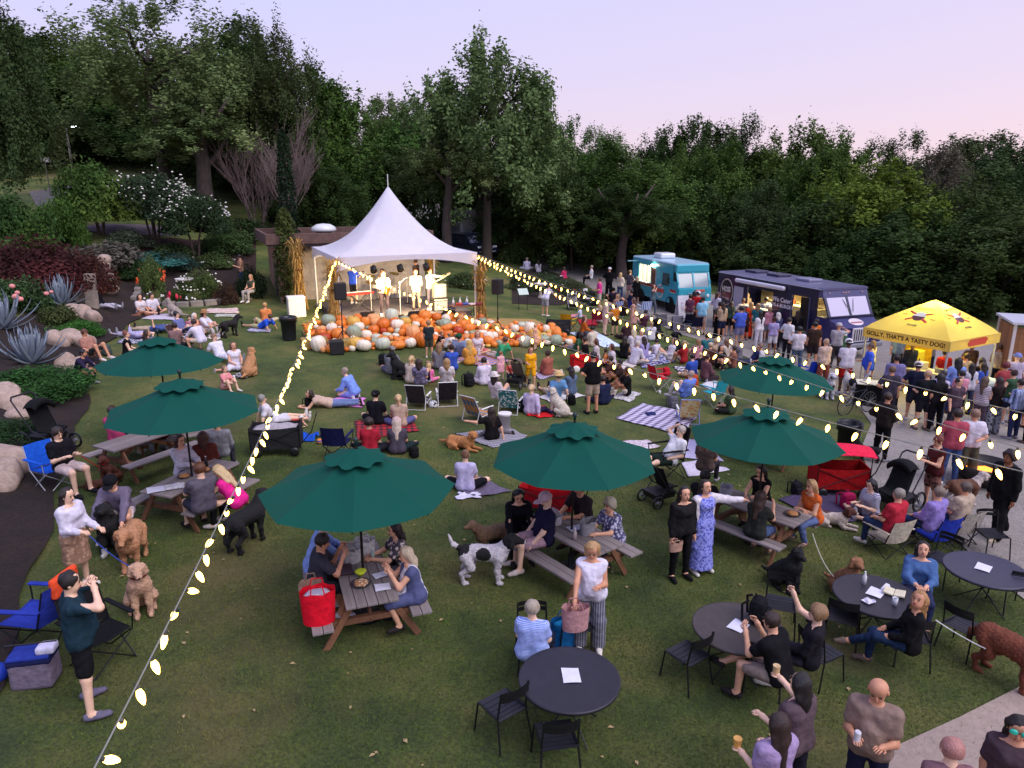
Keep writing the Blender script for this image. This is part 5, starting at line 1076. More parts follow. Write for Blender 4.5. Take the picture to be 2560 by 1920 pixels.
 sl=math.atan2(1.66-1.32,ya-.02-yn);bdg=obj('bonnet_badge',MB().lathe([(.3,0),(.3,.012),(.001,.012)],20,(0,0,0)),M('d8ccd0','paint'),t,(0,(yn+ya)/2,1.5),(sl,0,0),(1.25,.8,1));obj('badge_band',MB().box((0,-.06,.014),(.5,.1,.01)),M('a04a50','paint'),bdg)
 obj('grille',MB().rbox((0,yn-.02,1.0),(.95,.06,.62),.04),M('d0ccd4','metal'),t)
 for i in range(7):obj('grille_slot',kit('gsl',lambda:MB().box((0,0,0),(.05,.03,.48))),MBK,t,(-.36+i*.12,yn-.045,1.0))
 for x in (-.85,.85):obj('headlight',kit('hl2',lambda:MB().lathe([(.12,0),(.11,.03),(.05,.05),(.001,.055)],14,rot=(R(90),0,0)).mesh('hl',True)),M('dcdce4','glass'),t,(x,yn,1.05))
 obj('bumper',MB().rbox((0,yn-.1,.55),(2.3,.16,.2),.04),M('8a8a94','metal'),t)
 for x in (-w/2+.2,w/2-.2):
  for y in (-3.6,2.1):wheel(t,x,y,.43,.3)
 obj('interior_wall',MB().box((w/2-.12,.2,1.8),(.04,6.0,1.9)),M('d8c8a0','metal'),t);obj('shelf',MB().box((w/2-.4,.4,1.5),(.45,4,.05)).box((w/2-.4,.4,2.05),(.35,4,.04)),M('c8b890','metal'),t)
 for i in range(10):obj('kitchen_tin',kit('ktin',lambda:MB().lathe([(.1,0),(.1,.22),(.001,.23)],10)),M(('c8a860','b0b0b0','8a4a2a')[i % 3],'metal'),t,(w/2-.4,-1.2+i*.32,1.53 if i % 2 else 2.08))
 obj('counter',MB().box((-w/2-.16,.4,1.46),(.36,2.0,.05)),M('d8d4c8','metal'),t);obj('awning_roll',MB().rbox((-w/2-.14,.35,2.62),(.2,3.6,.2),.07),M('d4d0dc','paint'),t)
 obj('menu_board',MB().box((-w/2-.03,2.0,1.72),(.03,.75,1.15)),M('a8a4b4','plastic'),t);obj('step_well',MB().box((-w/2+.45,-2.45,1.5),(.04,1.0,1.6)),M('1a1820','paint'),t);obj('door_frame',MB().box((-w/2-.01,-1.88,1.58),(.05,.05,1.66)).box((-w/2-.01,-3.02,1.58),(.05,.05,1.66)),M('5a5a78','metal'),t)
 lg=obj('logo_plate',MB().lathe([(.5,-.012),(.5,.012),(.001,.012)],28,(0,0,0),(0,R(-90),0)),M('c8b4a4','paint'),t,(-w/2-.02,3.0,1.9),None,(1,1.05,1.4));obj('logo_field',MB().lathe([(.46,-.012),(.46,.016),(.001,.016)],28,(0,0,0),(0,R(-90),0)),M('1a1628','paint'),lg);obj('logo_band',MB().box((-.02,0,-.12),(.012,.74,.22)),M('6a2028','paint'),lg)
 def lett(s,size,y,z,parent,c,x=-w/2-.012,b=.0):return obj('lettering',text_mesh(s,size,.004,b),M(c,'paint'),parent,(x,y,z),(R(90),0,R(-90)))
 lett('HOSS',.27,0,.1,lg,'e8dcd0',-.024,.006);lett('BURGERS',.13,0,-.24,lg,'d8a89a',-.024,.003);lett('We Cater!',.3,-1.22,2.05,t,'e8e4ec',b=.004);lett('615-6-BURGER',.24,-1.22,1.78,t,'e8e4ec',b=.004)
 ld=bpy.data.lights.new('truck_lamp','AREA');ld.energy=200;ld.color=(1,.85,.5);ld.size=.8;lo=bpy.data.objects.new('truck_lamp',ld);COL.objects.link(lo);lo.parent=t;lo.location=(.2,.3,2.68)
 return t
navy_truck()
def car(p,rz,label,c):
 t=thing('parked_car',label,'car',p,rz,'dark cars parked behind the tent');MT=M(c,'paint');prof=[(-2.3,.35),(-2.32,.7),(-2.2,.95),(-1.3,1.05),(-.65,1.55),(-.3,1.66),(1.6,1.68),(2.1,1.5),(2.3,1.05),(2.32,.4)]
 def sec(k):return [(y,z,k) for y,z in prof]
 mb=MB();n=len(prof);ws=[]
 for xs in (-.92,-.88,.88,.92):
  for y,z in prof:k=.8 if z>1.4 and abs(xs)>.9 else .86 if z>1.4 else 1.;mb.v.append((xs*(k if z>1.4 else (.985 if abs(xs)>.9 else 1)),y,z if abs(xs)>.9 or z<1.2 else z+.015))
 for r_ in range(3):
  for i in range(n):j=(i+1) % n;mb.f.append((r_*n+i,(r_+1)*n+i,(r_+1)*n+j,r_*n+j))
 mb.f+=[tuple(range(n)),tuple(range(4*n-1,3*n-1,-1))];obj('body',mb,MT,t)
 MGl=M('2a3038','glass');obj('windshield',MB().add([(-.78,-1.24,1.1),(.78,-1.24,1.1),(.68,-.68,1.56),(-.68,-.68,1.56),(-.78,-1.2,1.09),(.78,-1.2,1.09),(.68,-.64,1.55),(-.68,-.64,1.55)],[(0,1,2,3),(7,6,5,4),(0,4,5,1),(1,5,6,2),(2,6,7,3),(3,7,4,0)]),MGl,t)
 for s in (-1,1):
  for y0,y1 in ((-1.0,-.05),(.02,.95),(1.02,1.85)):m_=MB().add([(s*.925,y0,1.06),(s*.925,y1,1.06),(s*.765,y1-.05,1.54),(s*.765,y0+.45 if y0<-.5 else y0+.02,1.54),(s*.88,y0,1.06),(s*.88,y1,1.06),(s*.72,y1-.05,1.54),(s*.72,y0+.45 if y0<-.5 else y0+.02,1.54)],[(0,1,2,3),(7,6,5,4),(0,4,5,1),(1,5,6,2),(2,6,7,3),(3,7,4,0)]);obj('window',m_,MGl,t)
  obj('headlight',MB().rbox((s*.68,-2.28,.82),(.4,.1,.16),.04),M('d8dce4','glass'),t);obj('roof_rail',MB().tube([(s*.66,-.3,1.72),(s*.66,1.5,1.73)],.018,5),M('9a9aa0','metal'),t)
 obj('grille',MB().rbox((0,-2.32,.75),(.9,.06,.24),.03),M('9aa0a8','metal'),t);obj('bumper',MB().rbox((0,-2.33,.48),(1.5,.08,.1),.03),M('b0b4bc','metal'),t);obj('number_plate',MB().box((0,-2.37,.6),(.34,.02,.14)),M('dcdce0','plastic'),t)
 for x in (-.82,.82):
  for y in (-1.4,1.4):wheel(t,x,y,.34,.22,'a8a8b0')
p=g('a6',1850,690);car(p,R(38),'dark blue SUV facing the lawn, nearer of the two cars behind the tent','18203a');car(p+Vector((1.9,2.6,.15)),R(38),'black car parked behind the dark blue SUV','14161e')
p=g('a6',1760,560);p=Vector((p.x,p.y+2,H(p.x,p.y+2)));t=thing('box_trailer','white box trailer parked behind the dark cars','trailer',p,R(30));obj('body',MB().rbox((0,0,1.5),(2.1,4.2,2.2),.06),M('d8dce4','paint'),t);obj('door',MB().box((-.45,-2.11,1.45),(.8,.03,1.9)),M('c4c8d0','paint'),t);obj('door',MB().box((.45,-2.11,1.45),(.8,.03,1.9)),M('c4c8d0','paint'),t)
for x in (-1.0,1.0):wheel(t,x,.3,.34,.2)
# ------------------------------------------------------------------ yellow canopy
cz=H(14.6,24.6);cx_,cy_=14.62,24.75;ca=math.atan2(22.77-25.36,14.03-12.51);e1=Vector((math.cos(ca),math.sin(ca),0));e2=Vector((-e1.y,e1.x,0))
t=thing('canopy_tent','yellow pop-up canopy of the hot dog stall, glowing from within','canopy',(cx_,cy_,cz),ca);MY=M('e6d070','canvas',thin=.4);cw,ce,cpk=1.5,2.35,3.45
# local x runs along the lettered side, whose face is local -y
for i in range(4):
 def pan(u,v):
  x=(u*2-1)*(cw+.02)*(1-v);y=-(cw+.02)*(1-v);return (x,y,ce+(cpk-ce)*v**.82-.05*math.sin(math.pi*u)*(1-v))
 obj('roof_panel',kit('canpan',lambda:MB().sheet(pan,12,10).mesh('pan',True)),MY,t,rot=i*math.pi/2)
 vl=obj('valance',kit('canval',lambda:MB().box((0,-cw-.025,ce-.13),(cw*2+.06,.01,.34))),MY,t,rot=i*math.pi/2)
 if i==0:obj('lettering',text_mesh("GOLLY, THAT'S A TASTY DOG!",.2,.003,.006),M('2a1c10','paint'),vl,(0,-cw-.036,ce-.13),(R(90),0,0))
 if i==1:
  s_=obj('banner_mark',MB().add([(-.6,0,-.02),(-.5,0,.11),(.45,0,.13),(.62,0,.05),(.5,0,-.11),(-.5,0,-.12),(-.6,-.012,-.02),(-.5,-.012,.11),(.45,-.012,.13),(.62,-.012,.05),(.5,-.012,-.11),(-.5,-.012,-.12)],[(0,1,2,3,4,5),(11,10,9,8,7,6)]+[(k,k+6,(k+1) % 6+6,(k+1) % 6) for k in range(6)]),M('c8442c','paint'),vl,(.1,-cw-.032,ce-.12))
 if i<2:
  sl=math.atan2(cpk-ce,cw+.02);mt=Matrix.Rotation(i*math.pi/2,4,'Z') @ Matrix.Translation((0,-cw*.56,ce+(cpk-ce)*.5+.03)) @ Matrix.Rotation(sl,4,'X')
  lg=obj('emblem',MB().lathe([(.22,0),(.22,.006),(.001,.006)],20),M('e8e0c8','paint'),t);lg.matrix_local=mt
  obj('emblem_lower',MB().prism([(.22*math.cos(a),.22*math.sin(a)) for a in np.linspace(-math.pi,0,14)],.007,.011),M('5a2a1c','paint'),lg)
  for k,(a,sx,sy) in enumerate(((.5,1,1),(math.pi-.5,-1,1),(-.6,1,-1),(math.pi+.6,-1,-1))):obj('sausage',MB().tube([(math.cos(a)*.2,math.sin(a)*.2,.012),(math.cos(a)*.45,math.sin(a)*.42,.012)],[.045,.04],8,flat=.3),M('c8442c','paint'),lg)
  obj('lettering',text_mesh("DADDY'S",.15,.003,.004),M('3a2c10','paint'),lg,(0,.38,.012));obj('lettering',text_mesh('DOGS',.12,.003,.003),M('3a2c10','paint'),lg,(0,-.46,.012));obj('lettering',text_mesh('NASH',.07,.003),M('3a2c10','paint'),lg,(-.5,.02,.012));obj('lettering',text_mesh('TENN',.07,.003),M('3a2c10','paint'),lg,(.5,-.08,.012))
for sx in (-1,1):
 for sy in (-1,1):obj('leg',kit('canleg',lambda:MB().box((0,0,ce/2),(.05,.05,ce))),M('b8b8bc','metal'),t,(sx*(cw-.05),sy*(cw-.05),0))
ld=bpy.data.lights.new('canopy_lamp','POINT');ld.energy=150;ld.color=(1,.88,.25);ld.shadow_soft_size=.08;lo=bpy.data.objects.new('canopy_lamp',ld);COL.objects.link(lo);lo.parent=t;lo.location=(0,.1,cpk-.45)
obj('lamp_bulb',MB().ball((0,.1,cpk-.3),.06,8),M('fff0c0','emit',e=20.),t)
def cl(x,y,z=0.):q=Vector((cx_,cy_,0))+e1*x+e2*y;return Vector((q.x,q.y,H(q.x,q.y)+z))
tag(obj('banner',MB().box((-1.0,1.2,1.2),(1.0,.02,2.0)),M('d8a828','cloth',thin=.3),None,cl(0,0),ca),'yellow back banner hanging at the left rear of the yellow canopy','banner')
# stall table and goods
t=thing('stall_table','folding table with food trays under the yellow canopy','table',cl(.1,.2),ca);obj('table_top',MB().rbox((0,0,.9),(2.0,.7,.05),.01),M('c8c4bc','plastic'),t)
for sx in (-1,1):
 for sy in (-1,1):obj('leg',kit('stleg',lambda:MB().tube([(0,0,0),(0,0,.88)],.02,6)),M('8a8a8c','metal'),t,(sx*.9,sy*.28,0))
for i,(x,y,s_,c,lb,ct) in enumerate(((-.7,.1,(.5,.4,.6),'d8c83a','tall yellow menu box on the stall table','box'),(-.35,.0,(.35,.3,.25),'e8e4d4','stack of white food boxes on the stall table','box'),(.5,.05,(.6,.4,.18),'8a8a8c','steel food tray on the stall table','tray'),(1.25,.3,(.9,.5,.3),'d8d8a8','pale yellow carton beside the canopy leg','carton'))):
 q=cl(x+.1,y+.2,.926 if i<3 else 0);tag(obj('food_box' if ct != 'tray' else 'food_tray',MB().rbox((0,0,s_[2]/2),s_,.02),M(c,'plastic'),None,q,ca+.05*i),lb,ct)
q=cl(1.9,.3);t=thing('chest_freezer','pale green chest cooler right of the yellow canopy','cooler',q,ca-.1);obj('body',MB().rbox((0,0,.45),(1.2,.7,.9),.05),M('c4d4b8','plastic'),t);obj('lid',MB().rbox((0,.05,.95),(1.25,.75,.1),.03,(R(8),0,0)),M('d0e0cc','plastic'),t)
q=cl(2.7,.9);t=thing('supply_table','small dark table with a heap of paper trays right of the canopy','table',q,ca);obj('table_top',MB().rbox((0,0,.75),(1.0,.6,.05),.01),M('3a3634','plastic'),t)
for sx in (-1,1):
 for sy in (-1,1):obj('leg',kit('suleg',lambda:MB().tube([(0,0,0),(0,0,.74)],.02,6)),MBK,t,(sx*.42,sy*.22,0))
for i in range(5):tag(obj('paper_tray',kit('ptray',lambda:MB().box((0,0,.04),(.28,.18,.08),None,1.2)),M('e4dcc8'),None,q+Vector((-.3+.16*i,.08*(i % 2),.78+.02*(i % 3))),i*.5),'white paper tray in the heap on the small dark table','tray','paper trays in the heap')
# plank hut at the right edge
q=at(2512,990);t=thing('wooden_hut','plank-sided hut with a white frame at the right edge','hut',q+Vector((.9,.2,0)),R(-20));MWD=M('9a6a44','wood')
for i in range(12):obj('plank',kit('hplank',lambda:MB().box((0,0,1.3),(.022,.15,2.6))),MWD,t,(-.95,-.85+i*.156,0))
for i in range(12):obj('plank',kit('hplank2',lambda:MB().box((0,0,1.3),(.15,.022,2.6))),MWD,t,(-.86+i*.156,-.95,0))
for x,y in ((-.97,-.97),(-.97,.98),(.97,-.97)):obj('corner_post',kit('hpost',lambda:MB().box((0,0,1.36),(.09,.09,2.72))),M('d8d0cc','paint'),t,(x,y,0))
obj('roof',MB().box((0,0,2.76),(2.2,2.2,.08)),M('c8c8d4','paint'),t);obj('serving_shelf',MB().box((-.2,-1.15,1.15),(1.5,.4,.05)),M('c8a878','wood'),t)
# ------------------------------------------------------------------ picnic tables and umbrellas
MPW=M('857a78','wood');MPB=M('7a5238','wood')
def picnic(p,rz,label,legw=None):
 t=thing('picnic_table',label,'picnic table',gnd(p),rz,'picnic tables on the lawn')     # long axis = local x
 for i in range(5):obj('plank',kit('tplank',lambda:MB().rbox((0,0,.74),(1.83,.142,.04),.006)),MPW,t,(0,(i-2)*.15,0))
 for s in (-1,1):
  for j in range(2):obj('bench_plank',kit('bplank',lambda:MB().rbox((0,0,.44),(1.83,.142,.04),.006)),MPW,t,(0,s*(.62+.15*j),0))
  obj('table_batten',kit('tbat',lambda:MB().rbox((0,0,.695),(.09,.7,.05),.005)),MPB,t,(s*.62,0,0));obj('bench_beam',kit('bbeam',lambda:MB().rbox((0,0,.375),(.09,1.55,.09),.005)),MPB,t,(s*.62,0,0))
  for k in (-1,1):obj('leg',kit(('pleg',k),lambda:MB().box((0,k*.46,.345),(.04,.09,.84),(R(-k*31)*-1,0,0))),legw or MPB,t,(s*.68,0,0))
  obj('brace',kit(('pbr',s),lambda:MB().box((s*.32,0,.53),(.78,.04,.08),(0,R(s*28),0))),MPB,t)
 return t
MU=M('0a4a3e','canvas')
def umbrella(p,label,rz,zc=2.16,r=1.42):
 t=thing('umbrella',label,'umbrella',gnd(p),rz,'green umbrellas over the picnic tables');pk=zc+.58;n=8;t.rotation_euler=(random.uniform(-.025,.025),random.uniform(-.025,.025),rz)
 for i in range(n):
  def panel(u,v):
   a0,a1=2*math.pi*i/n,2*math.pi*(i+1)/n;p0=Vector((math.cos(a0),math.sin(a0)));p1=Vector((math.cos(a1),math.sin(a1)));rr=.3*.62+(r-.3*.62)*v;q=p0.lerp(p1,u)*rr
   sag=-.03*math.sin(math.pi*u)*v-.03*math.sin(math.pi*v);return (q.x,q.y,pk-.03-(pk-zc)*(rr/r)+sag+(0 if v<.999 else-.02))
  pn=obj('canopy_panel',kit(('upan',i,zc,r),lambda:MB().sheet(panel,6,8).mesh('panel',True)),MU,t)
 def vent(u,v):
  a=2*math.pi*u;rr=.03+.4*v;w=1+.1*v*math.sin(a*9);return (math.cos(a)*rr*w,math.sin(a)*rr*w,pk+.015-(pk-zc)/r*rr*w+.025*v*v*(1+math.sin(a*9+1)))
 obj('vent_cap',kit(('uvent',zc),lambda:MB().sheet(vent,48,5).mesh('vent',True)),MU,t)
 obj('pole',kit(('upole',zc),lambda:MB().tube([(0,0,.02),(0,0,pk+.05)],.02,8)),M('1c1612','metal'),t);obj('finial',kit(('ufin',zc),lambda:MB().lathe([(.02,pk+.05),(.025,pk+.09),(.045,pk+.13),(.03,pk+.17),(.001,pk+.18)],10).mesh('f',True)),M('0c2c2a','plastic'),t)
 for i in range(n):a=2*math.pi*i/n;rb=obj('rib',kit(('urib',i,zc,r),lambda:MB().tube([(math.cos(a)*.05,math.sin(a)*.05,pk-.11),(math.cos(a)*(r-.03),math.sin(a)*(r-.03),zc-.075)],.011,5)),M('2a1e16','wood'),t);obj('strut',kit(('ustr',i,zc,r),lambda:MB().tube([(math.cos(a)*.04,math.sin(a)*.04,zc-.3),(math.cos(a)*r*.5,math.sin(a)*r*.5,zc+.18)],.008,4)),M('2a1e16','wood'),rb)
 obj('base',kit('ubase',lambda:MB().lathe([(.24,0),(.24,.05),(.05,.08),(.05,.3),(.001,.3)],16).mesh('b',True)),MBK,t)
 return t
TB={}
def station(nm,p,rz,lt,lu,urz=.2,zc=2.16):
 p=Vector((p[0],p[1],0));TB[nm]=(gnd(p),rz);picnic(p,rz,lt)
 if lu:umbrella(p,lu,urz,zc)
def tl(nm,x,y,z=.765):                     # point on table nm
 p,rz=TB[nm];return p+Matrix.Rotation(rz,3,'Z') @ Vector((x,y,z))
d1=Vector((-1.97+1.55,10.2-9.04));a1=math.atan2(d1.y,d1.x)
q=g('b6',925,800,.75);station('t1',q,a1,'grey plank picnic table in front, with the red tote bag on its bench','nearest green umbrella, over the front picnic table',.15)
q=g('b3',790,1475,.75);station('t2',q,R(-52),'grey picnic table beside the black and white dog','green umbrella right of the nearest one, above the red wagon',.3)
q=g('b1',1660,800,.75);station('t3',q,R(70),'picnic table at left with a sheet of paper, man in grey shirt seated','left green umbrella with its pole among the seated women',.0)
q=g('c6',745,800,.75);station('t5',q,R(-48),'picnic table at right where the woman in an orange top sits','right front green umbrella beside the red wagon with a canopy',.25)
station('t4',(-8.35,16.6),R(35),'weathered picnic table half hidden under the rear left umbrella','rear left green umbrella, partly behind the other left one',.3)
station('t6',(6.6,17.6),R(-40),'picnic table hidden under the rear right umbrella','rear right green umbrella crossed by the string lights',.2)
station('t7',g('b1',1240,560,.45),R(62),'picnic table without umbrella pole behind the left tables',None)
# ------------------------------------------------------------------ round metal tables and slatted bistro chairs
MMT=M('2e2c34','metal',met=.2,rough=.5);MBC=M('131316','metal',met=.2,rough=.5)
def round_table(p,label,m=MMT,r=.62):
 t=thing('round_table',label,'table',gnd(p),0,'round metal tables');obj('table_top',kit('rtop',lambda:MB().lathe([(.001,.7),(r-.03,.7),(r,.69),(r+.004,.71),(r,.735),(r-.02,.73),(.001,.73)],48).mesh('top',True)),m,t)
 for i in range(4):a=i*math.pi/2+.5;obj('leg',kit(('rleg',i),lambda:MB().tube([(math.cos(a)*.42,math.sin(a)*.42,.01),(math.cos(a+math.pi)*.36,math.sin(a+math.pi)*.36,.69)],.011,6)),MBC,t)
 return t
def bistro(p,fa,label,tw=0.):
 t=thing('bistro_chair',label,'chair',gnd(p),face(fa),'black slatted metal chairs')        # sitter looks along local -y
 for s in (-1,1):
  obj('leg',kit(('bleg',s),lambda:MB().tube([(s*.24,-.25,0),(s*.215,-.2,.44)],.013,6)),MBC,t);obj('rear_leg',kit(('brleg',s),lambda:MB().tube([(s*.24,.28,0),(s*.21,.19,.45),(s*.2,.25,.83)],.013,6)),MBC,t)
  obj('seat_rail',kit(('bsr',s),lambda:MB().tube([(s*.213,-.2,.44),(s*.207,.19,.45)],.012,5)),MBC,t)
 for i in range(6):obj('seat_slat',kit(('bsl',i),lambda:MB().sheet(lambda u,v:((u-.5)*.43,-.2+i*.075+v*.066,.452-.03*math.sin(math.pi*(i+v)/6)),2,2,.008)),M('26262c','metal',met=.2,rough=.45),t)
 for j in range(2):
  def bs(u,v,j=j):x=(u-.5)*.42;return (x,.245+j*.012+.05*(1-(u*2-1)**2),.7+j*.075+v*.062)
  obj('back_slat',kit(('bbs',j),lambda:MB().sheet(bs,8,1).sheet(lambda u,v:tuple(Vector(bs(u,v))+Vector((0,.008,0))),8,1)),MBC,t)
 return t
RT={}
for nm,k,x,y,lb,m in (('r1','b7',910,880,'round dark metal table nearest the camera with one sheet of paper',MMT),('r2','b8',330,545,'round brownish metal table with a black backpack on it',M('4a4240','metal',met=.2,rough=.5)),('r3','b8',1240,335,'round metal table where two women sit looking up',MMT),('r4','b8',1960,165,'round grey metal table at the right edge with one sheet of paper',M('3e3c4c','metal',met=.2,rough=.45))):
 q=g(k,x,y,.73);RT[nm]=gnd(q);round_table(q,lb,m)
paper_m=M('d8d6e4','plastic',rough=.8)
def sheet_paper(p,rz,label,w=.216,h=.28):tag(obj('paper',MB().sheet(lambda u,v:((u-.5)*w,(v-.5)*h,.006+.006*math.sin(3*u+2*v)),4,4,.002),paper_m,None,p,rz),label,'paper','papers on the tables')
for k,x,y,rz,lb in (('b7',925,860,-.05,'white printed sheet on the nearest round table'),('b8',330,540,.75,'white sheet on the brownish table under the backpack strap'),('b8',1235,320,.75,'long white sheet on the table of the two women'),('b8',1945,155,.75,'white sheet on the round table at the right edge'),('b8',1330,300,.8,'white sheet beside the book on the table of the two women')):q=g(k,x,y,.735);sheet_paper(q,-rz,lb)
for k,x,y,fa,lb in (('b7',330,1370,218,'black chair pulled out at the lower left of the nearest round table'),('b7',790,1640,190,'black chair in the foreground at the bottom edge, back to the camera'),('b7',600,770,5,'black chair behind the nearest round table where the striped-shirt woman sits'),('b7',1010,620,-25,'black chair at the back right of the nearest round table'),('b7',1910,900,215,'black chair left of the brownish round table'),('b8',590,560,-20,'black chair at the far side of the brownish round table'),('b8',1000,640,150,'black chair left below the table of the two women'),
 ('b8',1440,760,165,'black chair holding the blonde woman in black'),('b8',1790,700,120,'grey-seated chair right of the blonde woman, a leash across it'),('b8',480,940,160,'black chair under the man in black T-shirt'),('b8',850,880,120,'black chair under the woman with her hand raised'),('b8',1640,240,-60,'black chair behind the woman in the blue blouse'),('b8',1980,70,0,'black chair behind the round table at the right edge'),('b8',2110,420,175,'black chair in front of the round table at the right edge')):bistro(g(k,x,y),fa,lb)
# ------------------------------------------------------------------ folding camp chairs and low beach chairs
def camp(p,fa,label,c,frame='17171a',c2=None,s=1.,low=0.,hi=.9):
 t=thing('camp_chair',label,'chair',gnd(p),face(fa),None,s);m=M(c) if not c2 else M(c,'stripe2',c2,1.);fm=M(frame,'metal');sh=.42-low
 for sx in (-1,1):
  for y0,y1,nm in ((-.26,.24,'a'),(.3,-.24,'b')):obj('leg',kit(('cleg',sx,nm,low),lambda:MB().tube([(sx*.28,y0,0),(sx*.28,y1,sh)],.011,6)),fm,t)
  obj('back_post',kit(('cpost',sx,low,hi),lambda:MB().tube([(sx*.28,.24,sh-.02),(sx*.27,.38,hi-low)],.011,6)),fm,t);obj('arm_post',kit(('cap',sx,low),lambda:MB().tube([(sx*.29,-.24,sh-.02),(sx*.31,-.26,sh+.22)],.01,6)),fm,t)
  obj('armrest',kit(('carm',sx,low),lambda:MB().rbox((sx*.31,.03,sh+.235),(.07,.6,.025),.01)),m,t)
 for y,nm in ((-.26,'f'),(.28,'r')):obj('cross_leg',kit(('cx',nm,low),lambda:MB().tube([(-.28,y,0),(.28,y,sh)],.01,6).tube([(.28,y+.03,0),(-.28,y+.03,sh)],.01,6)),fm,t)
 obj('seat',kit(('cseat',low),lambda:MB().sheet(lambda u,v:((u-.5)*.54,-.25+v*.5,sh+.01-.07*math.sin(math.pi*u)*math.sin(math.pi*(v*.8+.15))+.03*(1-v)),8,8,.012).mesh('seat',True)),m,t)
 obj('backrest',kit(('cback',low,hi),lambda:MB().sheet(lambda u,v:((u-.5)*.55,.24+v*.14+.07*math.sin(math.pi*u)*(1-v*.5),sh+.0+v*(hi-low-sh)),8,6).sheet(lambda u,v:((u-.5)*.55,.252+v*.14+.07*math.sin(math.pi*u)*(1-v*.5),sh+.0+v*(hi-low-sh)),8,6).mesh('back',True)),m,t)
 return t
def beach(p,fa,label,m,frame='e0dcdc'):
 t=thing('beach_chair',label,'chair',gnd(p),face(fa));fm=M(frame,'metal')
 for sx in (-1,1):
  obj('side_frame',kit(('bf',sx),lambda:MB().tube([(sx*.28,-.32,.0),(sx*.28,-.34,.2),(sx*.28,.2,.16),(sx*.28,.5,.78)],.013,6)),fm,t);obj('rear_leg',kit(('brl',sx),lambda:MB().tube([(sx*.29,.42,.0),(sx*.29,.3,.36),(sx*.29,-.1,.17)],.012,6)),fm,t)
  obj('armrest',kit(('bar',sx),lambda:MB().rbox((sx*.3,-.02,.4),(.055,.5,.03),.012)),M('e4e0da','plastic'),t);obj('arm_post',kit(('bap',sx),lambda:MB().tube([(sx*.3,-.24,.18),(sx*.3,-.22,.4)],.011,5)),fm,t)
 obj('foot_bar',kit('bfb',lambda:MB().tube([(-.28,-.32,.012),(.28,-.32,.012)],.012,5)),fm,t);obj('rear_bar',kit('bfr',lambda:MB().tube([(-.28,.42,.012),(.28,.42,.012)],.012,5)),fm,t);obj('top_bar',kit('bft',lambda:MB().tube([(-.28,.5,.78),(.28,.5,.78)],.013,6)),fm,t)
 obj('seat',kit('bseat',lambda:MB().sheet(lambda u,v:((u-.5)*.54,-.33+v*.52,.2-.04*v-.03*math.sin(math.pi*v)),2,6,.008)),m,t);obj('backrest',kit('bback',lambda:MB().sheet(lambda u,v:((u-.5)*.54,.2+.3*v,.17+.6*v),2,6).sheet(lambda u,v:((u-.5)*.54,.208+.3*v,.165+.6*v),2,6)),m,t)
 return t
camp(g('b5',350,740),-95,'blue camp chair with an orange headrest behind the phoning man','2a3a9a','141416',None,1.15);tag(obj('seat_cushion',MB().rbox((0,0,0),(.1,.5,.3),.05),M('e0502c'),None,g('b5',350,740)+Vector((.47,.03,.98)),R(-5)),'bright orange cushion on the blue camp chair','cushion');camp(g('b5',900,880),60,'empty black camp chair beside the phoning man','17171a','141416',None,1.05)
camp(g('b1',480,900),62,'blue camp chair holding the man in black beside the stroller','1c5ac8','b8b8bc',None,1.05);camp(g('b2',715,850),175,'navy camp chair with white lettering behind the nearest umbrella','1a1c48');camp(g('b3',1600,1000),-70,'tall black reclining chair with the white-haired man','141416','141416',None,1.12,0,1.08)
camp(g('b4',1000,1640),200,'cream and red camp chair of the grey-haired person, leftmost of three','c4b8a4','17171a',None,1.,.12);camp(g('b4',1400,1620),200,'blue camp chair of the person in lilac, middle of three','2236a0','17171a',None,1.,.12);camp(g('b4',1600,1560),200,'grey camp chair with lime flap, rightmost of three','a8a094','17171a',None,1.,.12)
camp(g('a7',490,930),150,'bright yellow folding chair by the wagon stroller','e0a018','a08030');camp(g('a7',1140,800),190,'blue and white camp chair beside the truck wheel','2a6ac8','c8c8cc','e4e8f0');camp(g('a7',1005,790),200,'navy camp chair with the man in navy','1c2468');camp(g('a7',900,800),200,'blue striped chair of the blonde woman by the path','2a4ab0','8a8a90','c8ccd8');camp(g('a7',740,890),170,'small bright camp chair behind the red blanket','8a2a3a');camp(g('a7',1275,1430),110,'red and grey camp chair near the plaid blanket','c82434','a8a49a');camp(g('a7',1730,1560),215,'teal camp chair right of the man in light blue','2a9aa8','8a8a8c')
camp(g('a7',1510,920),190,'navy folding chair with a white headrest, left one by the sandwich board','1a1c34');camp(g('a7',1575,950),190,'navy folding chair with a white headrest, right one by the sandwich board','1a1c34');camp(g('a8',345,1370),200,'blue camp chair beside the rear right umbrella','1c3cb8')
beach(g('b2',1410,400),172,'low dark beach chair of the woman in the flowered shirt',M('3a3438'));beach(g('b2',1650,370),190,'low dark beach chair right of the flowered shirt',M('2e2a30'));beach(g('b2',1930,510),140,'white beach chair with multicoloured squares, empty',M('d08a30','plaid','2a6a8a',.7));beach(g('b3',270,440),165,'white beach chair with a teal leaf pattern back',M('e4ece8','floral','2a7a80',.8));beach(g('b3',1790,520),175,'low blue-framed beach chair with orange panels on the plaid blanket',M('e0a050','floral','e8d8a0',.6),'8a9ad8');beach(g('c7',1290,850),95,'dark folding chair of the man at the left lawn',M('4a3434'),'8a8480')
